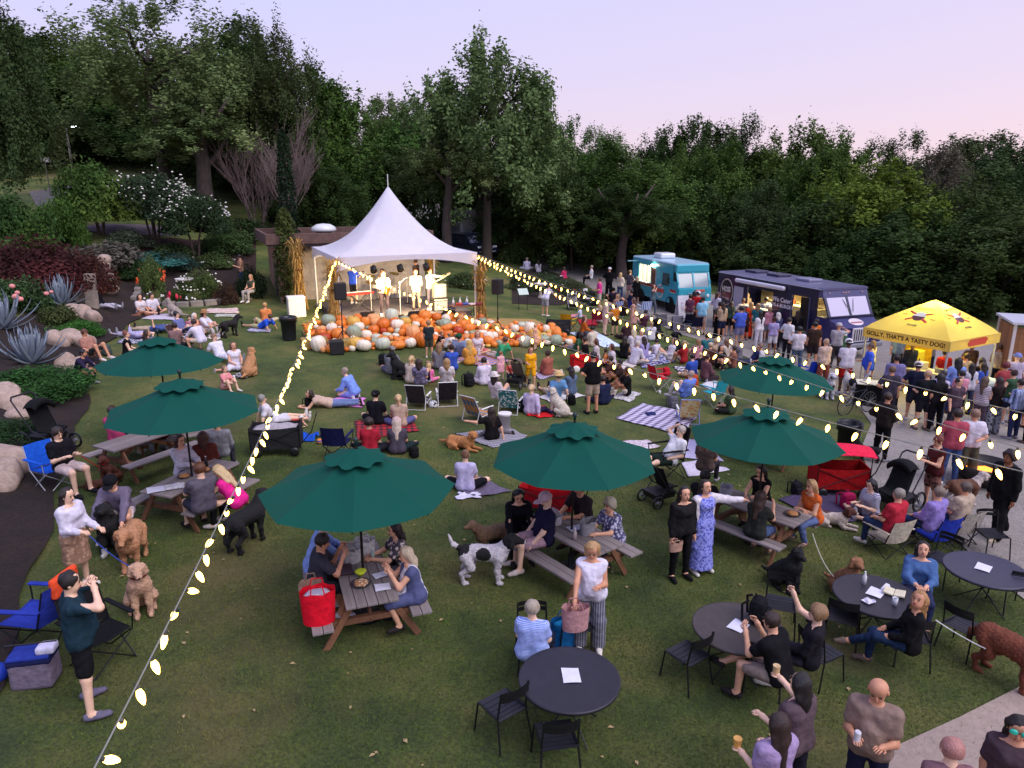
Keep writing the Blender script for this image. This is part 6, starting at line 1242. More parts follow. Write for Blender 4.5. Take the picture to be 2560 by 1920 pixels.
# ------------------------------------------------------------------ blankets and towels
def blanket(corners,label,m,name='blanket',wr=.02):
 ps=[q if isinstance(q,Vector) else g(*q) for q in corners];ph=random.random()*6
 c=sum(ps,Vector())/4;ax=ps[1]-ps[0];rz=math.atan2(ax.y,ax.x);inv_=Matrix.Rotation(-rz,3,'Z')
 def fn(u,v):
  q=ps[0].lerp(ps[1],u).lerp(ps[3].lerp(ps[2],u),v);e=.035*math.sin(11*u+ph)*(1 if v in (0,1) else .4);q=q+Vector((e,.035*math.sin(9*v+ph*2),0))
  z=H(q.x,q.y)+.028+wr*(.5+.5*math.sin(9*u+5*math.sin(4*v+ph))*math.cos(7*v+ph));w=inv_ @ (Vector((q.x,q.y,0))-Vector((c.x,c.y,0)));return (w.x,w.y,z-c.z)
 tag(obj(name,MB().sheet(fn,22,22,.012).mesh(name,True),m,None,c,rz),label,'blanket')
F_=lambda a,b,s=1.:M(a,'floral',b,s)
for cs,lb,m in ((((('b2',850,530),('b2',1340,520),('b2',1410,620),('b2',870,700))),'red tartan blanket under the seated couple',M('a81c24','plaid','2a1420',.6)),((('b3',1180,510),('b3',1400,380),('b3',1880,480),('b3',1740,655)),'large white and purple plaid blanket in the middle right',M('d4cce0','plaid','4a3a62',.55)),((('b2',1720,640),('b2',2190,590),('b3',420,670),('b2',2050,770)),'black and white woven blanket beside the lying golden dog',M('b0acb4','plaid','3a383e',1.3)),
 ((('b2',1700,1100),('b2',1930,1010),('b2',2200,1150),('b2',1900,1200)),'purple-grey rumpled blanket under the woman with the shoulder strap',M('6a6074')),((('b3',390,480),('b3',560,400),('b3',670,490),('b3',520,505)),'bright red blanket beside the white curly dog',M('d02026')),((('b2',480,390),('b2',700,330),('b2',940,340),('b2',920,420)),'pink blanket under the lying pair',M('d888c8')),
 ((('b3',1150,710),('b3',1440,695),('b3',1570,760),('b3',1330,800)),'white floral blanket behind the second umbrella',F_('e4dcdc','b8a8b0')),((('b3',1740,700),('b3',1910,705),('b3',2110,880),('b3',1750,850)),'pale lilac smooth blanket right of the white-haired man',M('c4bcd8')),((('b3',1740,900),('b3',1900,870),('b3',2170,960),('b3',1800,1020)),'rumpled white blanket below the lilac one',M('d0c8d8')),((('b4',80,1210),('b4',520,1100),('b4',900,1400),('b4',480,1420)),'purple ground sheet behind the woman in orange',M('4a405a')),
 ((('a6',1700,1590),('a6',1900,1540),('a6',2212,1600),('a6',1950,1655)),'rainbow striped blanket of the family near the pumpkins',M('e08a40','stripe2','3a7ac8',.5)),((('a7',480,940),('a7',720,930),('a7',950,1060),('a7',800,1070)),'light blue quilt with toys beyond the wagon stroller',F_('a8c4e4','dce8f0',.4)),((('a7',560,830),('a7',735,825),('a7',740,880),('a7',600,890)),'red blanket near the yellow chair',M('b02434')),((('a7',190,1300),('a7',380,1265),('a7',460,1305),('a7',240,1350)),'purple and white striped towel of the woman in rust',M('c8bcd0','stripe2','5a4468',1.)),
 ((('a7',220,1500),('a7',480,1450),('a7',640,1490),('a7',330,1545)),'white blanket of the couple in blue',M('dcd6d4')),((('a7',840,1500),('a7',1000,1450),('a7',1110,1465),('a7',1020,1545)),'white patterned blanket of the man with dark trousers',F_('e0dcd8','a8a4a4',.8)),((('a7',1090,1150),('a7',1300,1110),('a7',1420,1190),('a7',1120,1250)),'blue and white print blanket of the group in white',F_('dcd8e4','4a4a80',.6)),((('a7',1390,1240),('a7',1560,1225),('a7',1620,1290),('a7',1470,1310)),'white blanket with dark print before the rear right umbrella',F_('e0dce4','3a3a48',.4)),
 ((('a7',900,1230),('a7',1000,1180),('a7',1080,1230),('a7',960,1260)),'cream blanket beside the pink bottle',M('d0c4bc')),((('a7',1620,1400),('a7',1740,1350),('a7',1840,1400),('a7',1830,1480)),'white blanket heaped beside the teal chair',M('d4d2d6')),((('a7',420,800),('a7',560,780),('a7',640,800),('a7',470,815)),'pink blanket near the white stroller',M('d88a94')),
 ((('c7',490,450),('c7',520,390),('c7',740,370),('c7',760,460)),'lilac blanket by the standing stones',M('b4a4bc')),((('c7',740,540),('c7',800,480),('c7',1200,490),('c7',1190,560)),'white striped blanket of the picnicking couple with a dog',M('dcd4d8','stripe2','a89ab0',.8)),((('c7',1510,480),('c7',1560,430),('c7',1900,420),('c7',1920,480)),'pale fringed blanket lying empty below the rose bed',F_('e0cfc4','c8a8a0',.6)),((('c7',1640,520),('c7',1670,490),('c7',1900,490),('c7',1890,525)),'dark green printed blanket below the fringed one',F_('28402c','c8c8b8',1.)),
 ((('c7',500,830),('c7',640,740),('c7',1030,760),('c7',950,830)),'grey and white patterned blanket under the lying group',F_('c4c0cc','6a6878',.7)),((('c7',1000,650),('c7',1060,610),('c7',1220,610),('c7',1200,680)),'brown and white swirl blanket behind the lying group',F_('dcd4d4','4a3028',.4)),((('c7',1560,770),('c7',1590,720),('c7',1740,720),('c7',1690,790)),'cream cloth under the woman in the straw hat',M('d8ccc0')),((('c7',1800,1230),('c7',1930,1160),('c7',2170,1150),('c7',2000,1235)),'black and white print blanket under the sitting golden dog',F_('d8d4d0','1c1c1c',.6)),((('c7',2010,690),('c7',2060,650),('c7',2300,660),('c7',2280,700)),'pale patterned blanket of the boy in blue',F_('ccc8d4','8a88a0',.8)),((('c7',400,760),('c7',430,715),('c7',520,710),('c7',530,760)),'small white cloth left of the lying group',M('e0dcd4')),
 ((('c7',400,1130),('c7',470,1010),('c7',560,1010),('c7',600,1130)),'white cloth behind the rear left umbrella',M('d8d4dc')),((('b2',1720,1215),('b2',1760,1150),('b2',1930,1145),('b2',1935,1195)),'white folded cloth edge beside the nearest umbrella',M('d4d0e0'))):blanket(cs,lb,m)
# ------------------------------------------------------------------ strollers, wagons, bags and small things
def ring(c,r,rr,n=18,axis='x'):
 pts=[(c[0],c[1]+r*math.cos(t),c[2]+r*math.sin(t)) if axis=='x' else (c[0]+r*math.cos(t),c[1]+r*math.sin(t),c[2]) for t in np.linspace(0,2*math.pi,n)];return pts
def stroller(p,fa,label,c,frame='1c1c20',wr=.14,hood=True,s=1.):
 t=thing('stroller',label,'stroller',gnd(p),face(fa),None,s);fm=M(frame,'metal');m=M(c)
 for i,(x,y,r) in enumerate(((-.26,.3,wr),(.26,.3,wr),(-.2,-.42,wr*.75),(.2,-.42,wr*.75))):w=obj('wheel',kit(('swh',r),lambda:MB().tube(ring((0,0,0),r-.02,.02),.022,6,False)),M('161618','plastic'),t,(x,y,r));obj('hub',kit(('shub',r),lambda:MB().lathe([(.035,-.025),(.035,.025)],8,rot=(0,R(90),0)).tube([(0,-r,0),(0,r,0)],.006,4).tube([(0,0,-r),(0,0,r)],.006,4)),M('8a8a90','metal'),w)
 for sx in (-1,1):obj('frame',kit(('sfr',sx,wr),lambda:MB().tube([(sx*.21,-.42,wr),(sx*.25,.05,.42),(sx*.25,.42,.98)],.014,6).tube([(sx*.26,.3,wr),(sx*.25,.05,.45)],.013,6)),fm,t)
 obj('handle',kit('shd',lambda:MB().tube([(-.25,.42,.98),(-.2,.46,1.03),(.2,.46,1.03),(.25,.42,.98)],.017,6)),MBK,t)
 obj('seat',kit('sst',lambda:MB().sheet(lambda u,v:((u-.5)*.42,-.28+v*.5 if v<.5 else-.03+(v-.5)*.4,(.42 if v<.5 else .42+(v-.5)*.95)-.04*math.sin(math.pi*u)),6,10,.03).mesh('s',True)),m,t);obj('basket',kit('sbk',lambda:MB().box((0,.05,.24),(.4,.5,.14),None,1.15)),MBK,t)
 if hood:obj('hood',kit('shoo',lambda:MB().sheet(lambda u,v:((u-.5)*.46,.2-.34*math.sin(v*1.9)+.1*v,.72+.28*math.cos(v*1.5-.5)-.12*abs(u-.5)**2*4),8,8,.012).mesh('h',True)),m,t)
 return t
stroller(g('b1',430,560),75,'black double stroller with a big hood by the garden edge','161618','2a2a2e',.2,True,1.25);stroller(g('a7',520,740),0,'white-framed stroller seen from the front near the roses','8a8886','e4e0dc',.15);stroller(g('a7',640,700),80,'white and grey stroller beside the man in pink','c8c4c0','6a6a6c');stroller(g('a7',700,730),95,'dark stroller pushed by the man in pink','2a2426');stroller(g('b3',330,230),150,'grey-brown stroller with a child in coral','6a5a50');stroller(g('b4',1090,1300),-60,'black jogging stroller with large wheels on the path edge','1a1a1c','2a2a2c',.2,True,1.2);stroller(g('a7',1420,1130),40,'black stroller beyond the white blanket group','1c1c1e','2a2a2c',.16);stroller(g('a7',1250,1000),20,'black stroller near the path before the striped-shirt man','1a1a1c');stroller(g('b3',1560,1230),120,'black stroller half hidden by the second umbrella','18181a','1c1c20',.15,False)
def wagon(p,rz,label,c,fr='1c1c1e',can=None,h=.5,l_=.95,w=.55,box=True,wr=.11,wc='161618'):
 t=thing('wagon',label,'wagon',gnd(p),rz);m=M(c);fm=M(fr,'metal')
 for sx in (-1,1):
  for sy in (-1,1):wh=obj('wheel',kit(('wwh',wr),lambda:MB().lathe([(wr*.4,-.03),(wr,-.025),(wr,.025),(wr*.4,.03)],16,rot=(R(90),0,0)).mesh('w',True)),M(wc,'plastic'),t,(sx*l_*.38,sy*w*.52,wr));
 for s in (-1,1):
  obj('side_panel',kit(('wsp',l_,w,h,s),lambda:MB().sheet(lambda u,v:((u-.5)*l_,s*w/2+s*.015*math.sin(5*u),.2+v*(h-.2+.1)-.03*math.sin(math.pi*u)*v),8,3).sheet(lambda u,v:((u-.5)*l_,s*(w/2-.012)+s*.015*math.sin(5*u),.2+v*(h-.1)-.03*math.sin(math.pi*u)*v),8,3)),m,t)
  obj('end_panel',kit(('wep',l_,w,h,s),lambda:MB().box((s*l_/2,0,.2+(h-.1)/2),(.02,w,h-.1))),m,t)
  for x in (-1,1):obj('corner_post',kit(('wcp',l_,w,h,s,x),lambda:MB().tube([(x*l_/2,s*w/2,.18),(x*l_/2,s*w/2,h+.14)],.013,6)),fm,t)
  obj('lattice',kit(('wlt',l_,w,h,s),lambda:MB().tube([(-l_/2,s*(w/2+.02),.2),(l_/2,s*(w/2+.02),h+.08)],.009,5).tube([(l_/2,s*(w/2+.025),.2),(-l_/2,s*(w/2+.025),h+.08)],.009,5)),fm,t)
 obj('floor',kit(('wfl',l_,w),lambda:MB().box((0,0,.2),(l_,w,.02))),m,t);obj('handle',kit(('whd',l_),lambda:MB().tube([(l_/2,0,.2),(l_/2+.25,0,.5),(l_/2+.4,0,.95)],.014,6).tube([(l_/2+.4,-.09,.95),(l_/2+.4,.09,.95)],.016,6)),fm,t)
 if can:obj('canopy',MB().sheet(lambda u,v:((u-.5)*(l_+.15),(v-.5)*(w+.15),1.16-.1*(2*v-1)**2-.06*(2*u-1)**2),6,6,.015),M(can),t);obj('canopy_post',MB().tube([(-l_/2,-w/2,h),(-l_/2,-w/2,1.02)],.011,5).tube([(l_/2,-w/2,h),(l_/2,-w/2,1.02)],.011,5).tube([(-l_/2,w/2,h),(-l_/2,w/2,1.02)],.011,5).tube([(l_/2,w/2,h),(l_/2,w/2,1.02)],.011,5),fm,t)
wagon(g('b2',190,800),R(10),'black folding wagon with a grey cover by the string lights','2a2a2c','1c1c1e',None,.62,1.15,.6);wagon(g('b4',590,1140),R(-4),'big red folding wagon with a pink canopy','a01418','1a1416','e02848',.6,1.15,.65);wagon(g('b3',590,1310),R(-20),'red wagon tucked behind the second picnic table','b01822','1c1c1e',None,.5,1.1,.6);wagon(g('a7',620,1270),R(10),'small red wagon with white wheels','d01c24','1c1c1e',None,.5,.95,.5,True,.14,'e8e4dc');wagon(g('a7',400,950),R(-8),'black and grey wagon stroller on the open lawn','3a3a3c','1a1a1c',None,.55,1.1,.6,True,.15)
def bag(p,rz,label,c,d=(.34,.2,.4),handles='8a6a4a',cat='bag',name='tote_bag',fill=None):
 t=thing(name,label,cat,p,rz);w,dd,h=d;obj('body',MB().sheet(lambda u,v:(w/2*math.cos(2*math.pi*u)*(1 if abs(math.cos(2*math.pi*u))<.7 else 1)*(1+.12*v),dd/2*math.sin(2*math.pi*u)*(1+.1*v)*1.1,h*v+.015*math.sin(6*u*6.28)*v),20,5).mesh('b',True),M(c),t);obj('bottom',MB().lathe([(1,0),(1,.012),(.001,.014)],20),M(c),t,scl=(w/2,dd/2*1.1,1))
 if fill:obj('contents',MB().lathe([(.95,h*.86),(.6,h*.95),(.001,h*.9)],16,fn=lambda a,z:1+.1*math.sin(5*a)).mesh('c',True),M(fill),t,scl=(w/2,dd/2,1))
 for s in (-1,1):obj('handle',MB().tube([(-w*.22,s*dd*.5,h*.95),(-w*.16,s*dd*.45,h*1.22),(w*.16,s*dd*.45,h*1.22),(w*.22,s*dd*.5,h*.95)],.01,5),M(handles),t)
 return t
bag(tl('t1',-.62,.72,.46),a1+1.5,'bright red tote bag on the bench of the front picnic table','e0142c',(.44,.26,.5),'e0142c',fill='c8c0d0');bag(tl('t1',-.25,.78,.46),a1+1.5,'brown paper bag behind the red tote on the bench','b89884',(.32,.2,.42),'a08468')
bag(g('b7',870,600),.2,'blue shopping bag beside the woman in the sleeveless white shirt','1c6aa8',(.4,.22,.42),'1c6aa8',fill='2a9ac8')
def cooler_bag(p,rz,label):t=thing('cooler_bag',label,'cooler',p,rz);obj('body',MB().rbox((0,0,.22),(.5,.36,.42),.05),M('7a6e7e'),t);obj('upper_band',MB().rbox((0,0,.4),(.51,.37,.08),.03),M('1c2048'),t);obj('lid',MB().rbox((0,0,.46),(.5,.36,.06),.03),M('2a3a90'),t);obj('strap',MB().tube([(-.25,0,.42),(-.3,0,.58),(.3,0,.58),(.25,0,.42)],.014,5),MBK,t);obj('towel',MB().rbox((.2,-.05,.53),(.22,.2,.1),.03),M('d0cce0'),t)
cooler_bag(g('b5',330,1060),R(12),'grey and blue soft cooler bag behind the phoning man');tag(obj('blue_ball',MB().ball((0,0,.14),.14,14).mesh('ball',True),M('1c3aa8','plastic'),None,g('b5',-10,1060)),'blue round thing cut by the lower left edge','ball')
tag(obj('ball',MB().ball((0,0,.07),.07,12).mesh('ball',True),M('e08a30','stripe','3a4a9a',1.4),None,g('b2',548,725)),'small orange and blue ball on the open grass','ball')
def backpack(p,rz,label,c,s=1.):t=thing('backpack',label,'backpack',p,rz,None,s);obj('body',MB().rbox((0,0,.2),(.32,.24,.4),.1),M(c),t);obj('pocket',MB().rbox((0,-.13,.14),(.26,.1,.22),.05),M(c),t);obj('strap',MB().tube([(-.08,.12,.36),(-.14,.2,.3),(-.14,.18,.02)],.02,5).tube([(.08,.12,.36),(.14,.2,.3),(.14,.18,.02)],.02,5),M(c),t);obj('handle',MB().tube([(-.05,.05,.39),(0,.05,.45),(.05,.05,.39)],.012,5),M(c),t)
backpack(RT['r2']+Vector((.3,.12,.735)),1.,'black backpack with a white mark on the brownish round table','141418',.95);backpack(g('a6',1100,1630),0,'black square bag left of the man with the black dog','17181c',1.);backpack(g('b2',1840,225),.5,'large dark bag beside the woman in white','1c1c20',1.1);backpack(g('b3',790,385),.3,'black bag beside the woman in the blue-grey top','141416',.8);backpack(g('b3',350,440),.3,'black bag left of the blonde woman in lilac','161618',.9);backpack(g('b4',680,1290),.2,'magenta bag on the ground sheet','9a1848',1.);backpack(g('a7',650,1000),.2,'grey bag on the light blue quilt','4a464a',1.);backpack(g('a7',1390,1590),.2,'grey bag beside the man in light blue','5a5860',1.);backpack(g('a7',1560,1400),.2,'orange and black cooler backpack near the teal chair','b84a20',1.1);backpack(g('a7',1330,1310),.4,'red backpack near the red camp chair','c01c2c',.8);backpack(g('a7',580,1000),.2,'black bag on the edge of the light blue quilt','161618',.9);backpack(g('b2',1370,840),.4,'black handbag right of the woman in the white cap','141416',.7);backpack(g('b2',455,400),1.,'black and white bag at the head of the pink blanket','1c1a1e',.7);backpack(g('c7',400,960),1.,'grey-green bag in front of the man at the left border','4a5650',1.);backpack(g('b4',240,1160),.4,'dark bag on the purple ground sheet','1c1a20',.8)
p=g('b3',215,600);t=thing('bucket','white bucket beside the woman petting the golden dog','bucket',p);obj('body',MB().lathe([(.14,0),(.17,.42),(.18,.42),(.18,.45),(.001,.45)],18).mesh('b',True),M('dcd8d4','plastic'),t);obj('lid',MB().lathe([(.19,.45),(.19,.48),(.001,.485)],18),M('e4e0dc','plastic'),t)
# tabletop things
def bottle(p,label,c='d8d8d8',h=.22,r=.034):t=thing('bottle',label,'bottle',p);obj('body',MB().lathe([(r,0),(r,h*.62),(r*.4,h*.82),(r*.36,h*.93)],10).mesh('b',True),M(c,'plastic',rough=.2),t);obj('cap',MB().lathe([(r*.42,h*.92),(r*.42,h),(.001,h)],8),M('e4e4e4','plastic'),t)
def cup(p,label,c='e0d8cc',h=.13,lid=None):t=thing('cup',label,'cup',p);obj('body',MB().lathe([(.032,0),(.042,h),(.038,h),(.03,.01),(.001,.01)],12).mesh('b',True),M(c,'plastic'),t);obj('drink',MB().lathe([(.037,h*.8),(.001,h*.8)],12),M(lid or 'c89a4a','plastic',rough=.15),t)
bottle(RT['r3']+Vector((-.05,.3,.735)),'clear water bottle on the table of the two women');cup(RT['r3']+Vector((.12,-.3,.735)),'clear plastic cup on the table of the two women','c8ccd4',.13,'d8d8dc')
t=thing('book','open cream book on the table of the two women','book',RT['r3']+Vector((.28,.02,.745)),-.6);
for s in (-1,1):obj('page_block',MB().rbox((s*.075,0,.02),(.145,.21,.03),.008,(0,R(s*-8),0)),M('d4ccae','plastic',rough=.8),t)
tag(obj('napkin',MB().sheet(lambda u,v:((u-.5)*.16,(v-.5)*.14,.02+.03*math.sin(7*u)*math.sin(6*v)),6,6,.004),M('d8d4e0'),None,RT['r3']+Vector((-.22,-.2,.735)),.4),'crumpled white napkin on the table of the two women','napkin')
tag(obj('napkin',MB().sheet(lambda u,v:((u-.5)*.34,(v-.5)*.28,.02+.03*math.sin(7*u)*math.sin(6*v)),6,6,.004),M('c8c4cc'),None,tl('t3',-.55,-.1),.4),'large pale sheet on the near end of the left picnic table','paper')
def plate(p,label,c='d8c8b0',r=.13):t=thing('plate',label,'plate',p);obj('dish',MB().lathe([(r*.6,0),(r,.025),(r*.97,.03),(r*.58,.01),(.001,.01)],20).mesh('d',True),M('2a2628','plastic'),t);obj('food',MB().lathe([(r*.75,.015),(r*.6,.05),(r*.25,.06),(.001,.055)],14,fn=lambda a,z:1+.12*math.sin(5*a)).mesh('f',True),M(c,'floral','b07a4a',1.5),t)
plate(tl('t1',-.35,.08),'round plate of food near the front end of the front table','d8c8b0',.15);plate(tl('t3',-.1,.1),'plate of food left of the man in grey shirt','c88a4a');plate(tl('t3',.3,-.05),'plate of food in front of the woman in pink','c89a6a');plate(tl('t5',.65,.1),'dark tray of food before the woman in orange','a86a4a',.15)
sheet_paper(tl('t1',-.55,-.2,.77),.3,'white card on the front table beside the woman in the striped dress',.22,.2);sheet_paper(tl('t1',-.2,-.22,.77),.6,'printed card farther back on the front table',.2,.16);sheet_paper(tl('t3',-.78,.12,.775),.5,'white menu sheet on the left picnic table corner',.3,.3);sheet_paper(tl('t2',.0,.1,.77),.5,'white paper under the bags on the second picnic table',.3,.2)
tag(obj('lime_flower',MB().lathe([(.02,0),(.06,.05),(.09,.09),(.05,.1),(.001,.07)],12,fn=lambda a,z:1+.25*math.sin(6*a)).mesh('f',True),M('c8d838'),None,tl('t1',-.12,.05)),'bright lime paper flower at the umbrella pole of the front table','decoration')
bag(tl('t1',.4,.12),.3,'crumpled grey plastic bag behind the pole on the front table','b8b4b0',(.3,.24,.22),'b8b4b0');bag(tl('t1',.55,-.12),.3,'white takeaway bag at the far end of the front table','d4d0cc',(.3,.22,.26),'d4d0cc');bag(tl('t2',.25,.15),.8,'grey zebra-print bag on the second picnic table','8a888c',(.32,.2,.24),'3a383c');bag(tl('t2',-.35,-.05),.8,'crumpled white paper bag near the pole of the second table','c4bcbc',(.22,.16,.16),'c4bcbc');bag(tl('t5',-.7,.0),.8,'shiny foil bag at the far end of the right picnic table','b0aeb4',(.26,.2,.18),'b0aeb4')
bottle(tl('t1',.32,-.2),'green-capped bottle on the front table','9ab0a8',.2);bottle(tl('t2',.3,-.2),'clear bottle on the second picnic table','b8a8a4',.22);bottle(tl('t3',.5,.1),'dark bottle on the left picnic table','2a2424',.22);bottle(g('a7',855,1240),'hot pink bottle standing on the cream blanket','e8389a',.3,.05);cup(g('c3',825,700),'white cup lying out on the grass near the red camp chair','dcd8d8',.14);tag(obj('phone',MB().rbox((0,0,.01),(.075,.15,.012),.005),MBK,None,RT['r2']+Vector((.1,-.42,.733)),.8),'black phone on the brownish round table','phone');tag(obj('tray',MB().rbox((0,0,.02),(.3,.22,.035),.01),M('3a2430','plastic'),None,tl('t1',.12,.25),a1),'dark tray by the man in charcoal on the front table','tray')
tag(obj('sweater',MB().rbox((0,0,.05),(.32,.22,.1),.05),M('2a3060'),None,g('b3',1470,480),.4),'dark blue folded clothing on the plaid blanket','clothing');tag(obj('blue_towel',MB().sheet(lambda u,v:((u-.5)*.6,(v-.5)*.5,.03+.14*(math.sin(5*u)*math.sin(4*v))**2),10,10,.01).mesh('t',True),M('1c50b8'),None,g('b2',425,680)),'crumpled bright blue towel beside the black wagon','towel');tag(obj('wagon_cover',MB().sheet(lambda u,v:((u-.5)*1.0,(v-.5)*.5,.66+.1*math.sin(3.1*u)*math.sin(3.1*v)+.02*math.sin(13*u+5*v)),12,8,.01).mesh('t',True),M('a8a0a4'),None,g('b2',190,800),R(10)),'grey blanket heaped in the black folding wagon','blanket')
def helmet(p,label):t=thing('helmet',label,'helmet',p);obj('shell',MB().lathe([(.14,0),(.15,.06),(.13,.14),(.07,.19),(.001,.2)],16).mesh('s',True),M('1c1c20','floral','c8c8c8',.8),t);obj('strap',MB().tube([(-.12,0,.02),(0,-.08,.0),(.12,0,.02)],.008,4),MBK,t)
helmet(g('b2',1530,405),'black and white helmet on the grass between the beach chairs')
# sandwich boards, pop-up sign, bicycle, easel sign
def board(p,rz,label,w,h,c,t_=.03,lean=14):
 t=thing('sandwich_board',label,'sign',gnd(p),rz)
 for s in (-1,1):obj('board',kit(('sbd',w,h,s),lambda:MB().box((0,s*h*.12,h/2),(w,.03,h),(R(s*lean*.9),0,0))),M(c,'plastic'),t)
 obj('hinge',MB().tube([(-w*.4,0,h-.01),(w*.4,0,h-.01)],.014,5),M('8a8a8a','metal'),t);return t
t=board(g('a7',1470,830),R(14),'tall white sandwich board beside the turquoise truck wheel',.7,1.35,'d8d4dc');obj('picture',MB().box((0,-.172,.8),(.34,.02,.4),(R(-12.6),0,0)),M('c8a0a4','floral','d8d4dc',.5),t);board(g('a7',1290,880),R(16),'dark grey back of a low board standing on the path',.55,.62,'4a4650');board(g('a7',1425,920),R(16),'grey-blue low board next to the tall sandwich board',.6,.75,'5a586a')
p=g('a7',95,745);t=thing('garden_sign','pale slanted information panel on two posts by the roses','sign',p,R(20));obj('panel',MB().box((0,0,1.0),(.55,.04,.42),(R(-45),0,0)),M('b8c8bc','plastic'),t)
for s in (-1,1):obj('post',kit('gpost',lambda:MB().tube([(0,0,0),(0,0,.98)],.02,6)),MBK,t,(s*.24,0,0))
def bicycle(p,rz,label):
 t=thing('bicycle',label,'bicycle',gnd(p),rz);fm=M('2a2a30','metal')
 for x in (-.52,.52):w=obj('wheel',kit('bwh',lambda:MB().tube([(.33*math.cos(a),0,.33*math.sin(a)) for a in np.linspace(0,2*math.pi,28)],.017,6,False)),MBK,t,(x,0,.34));obj('spokes',kit('bsp',lambda:(lambda m:[m.tube([(0,0,0),(.32*math.cos(a),0,.32*math.sin(a))],.003,3) for a in np.linspace(0,6.1,14)] and m)(MB())),M('a8a8a8','metal'),w)
 obj('frame',MB().tube([(-.52,0,.34),(-.15,0,.32),(.35,0,.78),(-.22,0,.74),(-.15,0,.32)],.017,6).tube([(-.52,0,.34),(-.22,0,.74)],.013,6).tube([(.52,0,.34),(.38,0,.68),(.34,0,.9)],.016,6),fm,t);obj('saddle',MB().ball((-.26,0,.86),(.13,.07,.035),8),MBK,t);obj('handlebar',MB().tube([(.3,-.27,.98),(.36,0,.95),(.3,.27,.98)],.013,6),fm,t);obj('pedals',MB().tube([(-.15,-.1,.22),(-.15,-.1,.32),(-.15,.1,.32),(-.15,.1,.42)],.014,5),fm,t)
bicycle(g('a8',760,1640),R(24),'dark bicycle leaning behind the rear right umbrella')
t=thing('tarp_table','pale-topped table with a dark cloth beside the bicycle','table',g('a8',880,1560),R(-20));obj('table_top',MB().rbox((0,0,.76),(1.0,.7,.03),.01),M('c8c4b4','plastic'),t);obj('skirt',MB().sheet(lambda u,v:(.5*math.cos(6.283*u)*1.02,.35*math.sin(6.283*u)*1.02,.74-v*.72),24,3),M('1a1a1c'),t)
p=g('b4',2212,800)+Vector((.2,.5,0));t=thing('barrel_planter','dark round steel fire bowl with glowing coals at the right edge','fire pit',g('b4',1880,1130)+Vector((.15,.4,0)));obj('bowl',MB().lathe([(.3,0),(.34,.04),(.62,.3),(.7,.55),(.66,.56),(.56,.3),(.3,.12),(.001,.1)],24).mesh('b',True),M('2a2624','metal'),t);obj('coals',MB().lathe([(.52,.3),(.3,.36),(.001,.38)],20,fn=lambda a,z:1+.1*math.sin(9*a)),M('e8842c','emit',e=1.6),t)
# ------------------------------------------------------------------ strings of lights
MBU=M('ffc660','emit',e=6.);MSO=M('3a4038','plastic');MWI=M('8a8a80','plastic')
def bulb():
 return MB().lathe([(.012,0),(.02,-.012),(.03,-.045),(.028,-.075),(.018,-.108),(.008,-.126),(.001,-.13)],8).mesh('bulb',True)
def lights(A,B,sag,label,sp=.39,t0=0.,t1=1.,jit=.75):
 A,B=Vector(A),Vector(B);L=(B-A).length;t=thing('string_lights',label,'string lights',(0,0,0));pt=lambda u:A.lerp(B,u)-Vector((0,0,sag*4*u*(1-u)))
 obj('wire',MB().tube([pt(t0+(t1-t0)*i/60) for i in range(61)],.007,4,False),MWI,t);n=int(L/sp)
 for i in range(n):
  u=(i+.5)/n
  if not t0<=u<=t1:continue
  q=pt(u);r=(random.uniform(-jit,jit),random.uniform(-jit,jit),0);b=obj('bulb',kit('bulbm',bulb),MBU,t,q-Vector((0,0,.045)),r);obj('socket',kit('sockm',lambda:MB().lathe([(.012,.045),(.017,.03),(.017,-.012),(.001,-.013)],8)),MSO,b)
FLc=ts(-HW,-HW,3.78);FRc=ts(HW,-HW,3.75)
lights(FLc,atD(228,1935,4.6),.35,'string of lights from the tent left corner down to the lower left',.36)
pR=atD(2640,1052,11.5);lights(FRc,pR,.32,'upper string of lights from the tent right corner to the right edge',.4)
lights(FRc+Vector((.02,-.03,-.06)),atD(2660,1152,9.5),.36,'middle string of lights from the tent right corner to the right edge',.4)
lights(FLc+Vector((.05,-.05,-.05)),atD(2660,1205,7.6),.42,'lowest string of lights crossing before the band to the right edge',.43)
# leashes
def leash(a,b,label,c,sag=.15):
 a,b=Vector(a),Vector(b);tag(obj('leash',MB().tube([a.lerp(b,i/12)-Vector((0,0,sag*4*(i/12)*(1-i/12))) for i in range(13)],.009,5),M(c),None),label,'leash')
# ------------------------------------------------------------------ people: front
def hold(info,n,mb,m,name,label,cat,off=(0,0,0),rz=0.):tag(obj(name,mb,m,None,info['hand'][n]+Vector(off),rz),label,cat)
PHONE=lambda:MB().rbox((0,0,0),(.075,.01,.15),.004,(R(-35),0,0))
P('b5',790,1290,'man in dark teal T-shirt and black shorts with both hands at his face','stand',125,'tee:1c3440','shorts:141418','short:1c1412',1.82,'e',0,1.12,shoes='6a6478',aL='face',aR='face',l='wide',nod=10,yaw=-10)
i_=P('b5',715,250,'woman in white jacket and tan ruffled skirt holding a blue leash','stand',80,'long:d4cede','skirt:floral:b08a70:8a6a54','long:241814',1.66,'e',1,aR='hold',aL=((.1,-.3,-1),(-.1,-.8,-.3)),nod=15)
P('b1',1070,1130,'man in grey-lilac shirt and black cap leaning forward over a black dog','chair',4,'long:6e6478','shorts:c4b4b4',None,1.74,'a',hat='cap:15151a',zo=.5,lean=(0,-.45,1),a='reach',nod=30,lL='squat',lR='squat')
P('b1',560,760,'man in black T-shirt seated in the blue camp chair looking at his phone','chair',66,'tee:15131a','shorts:c8b4b0','short:2a1c18',1.76,'e',zo=.48,a='phone',nod=28,shoes='1a181c')
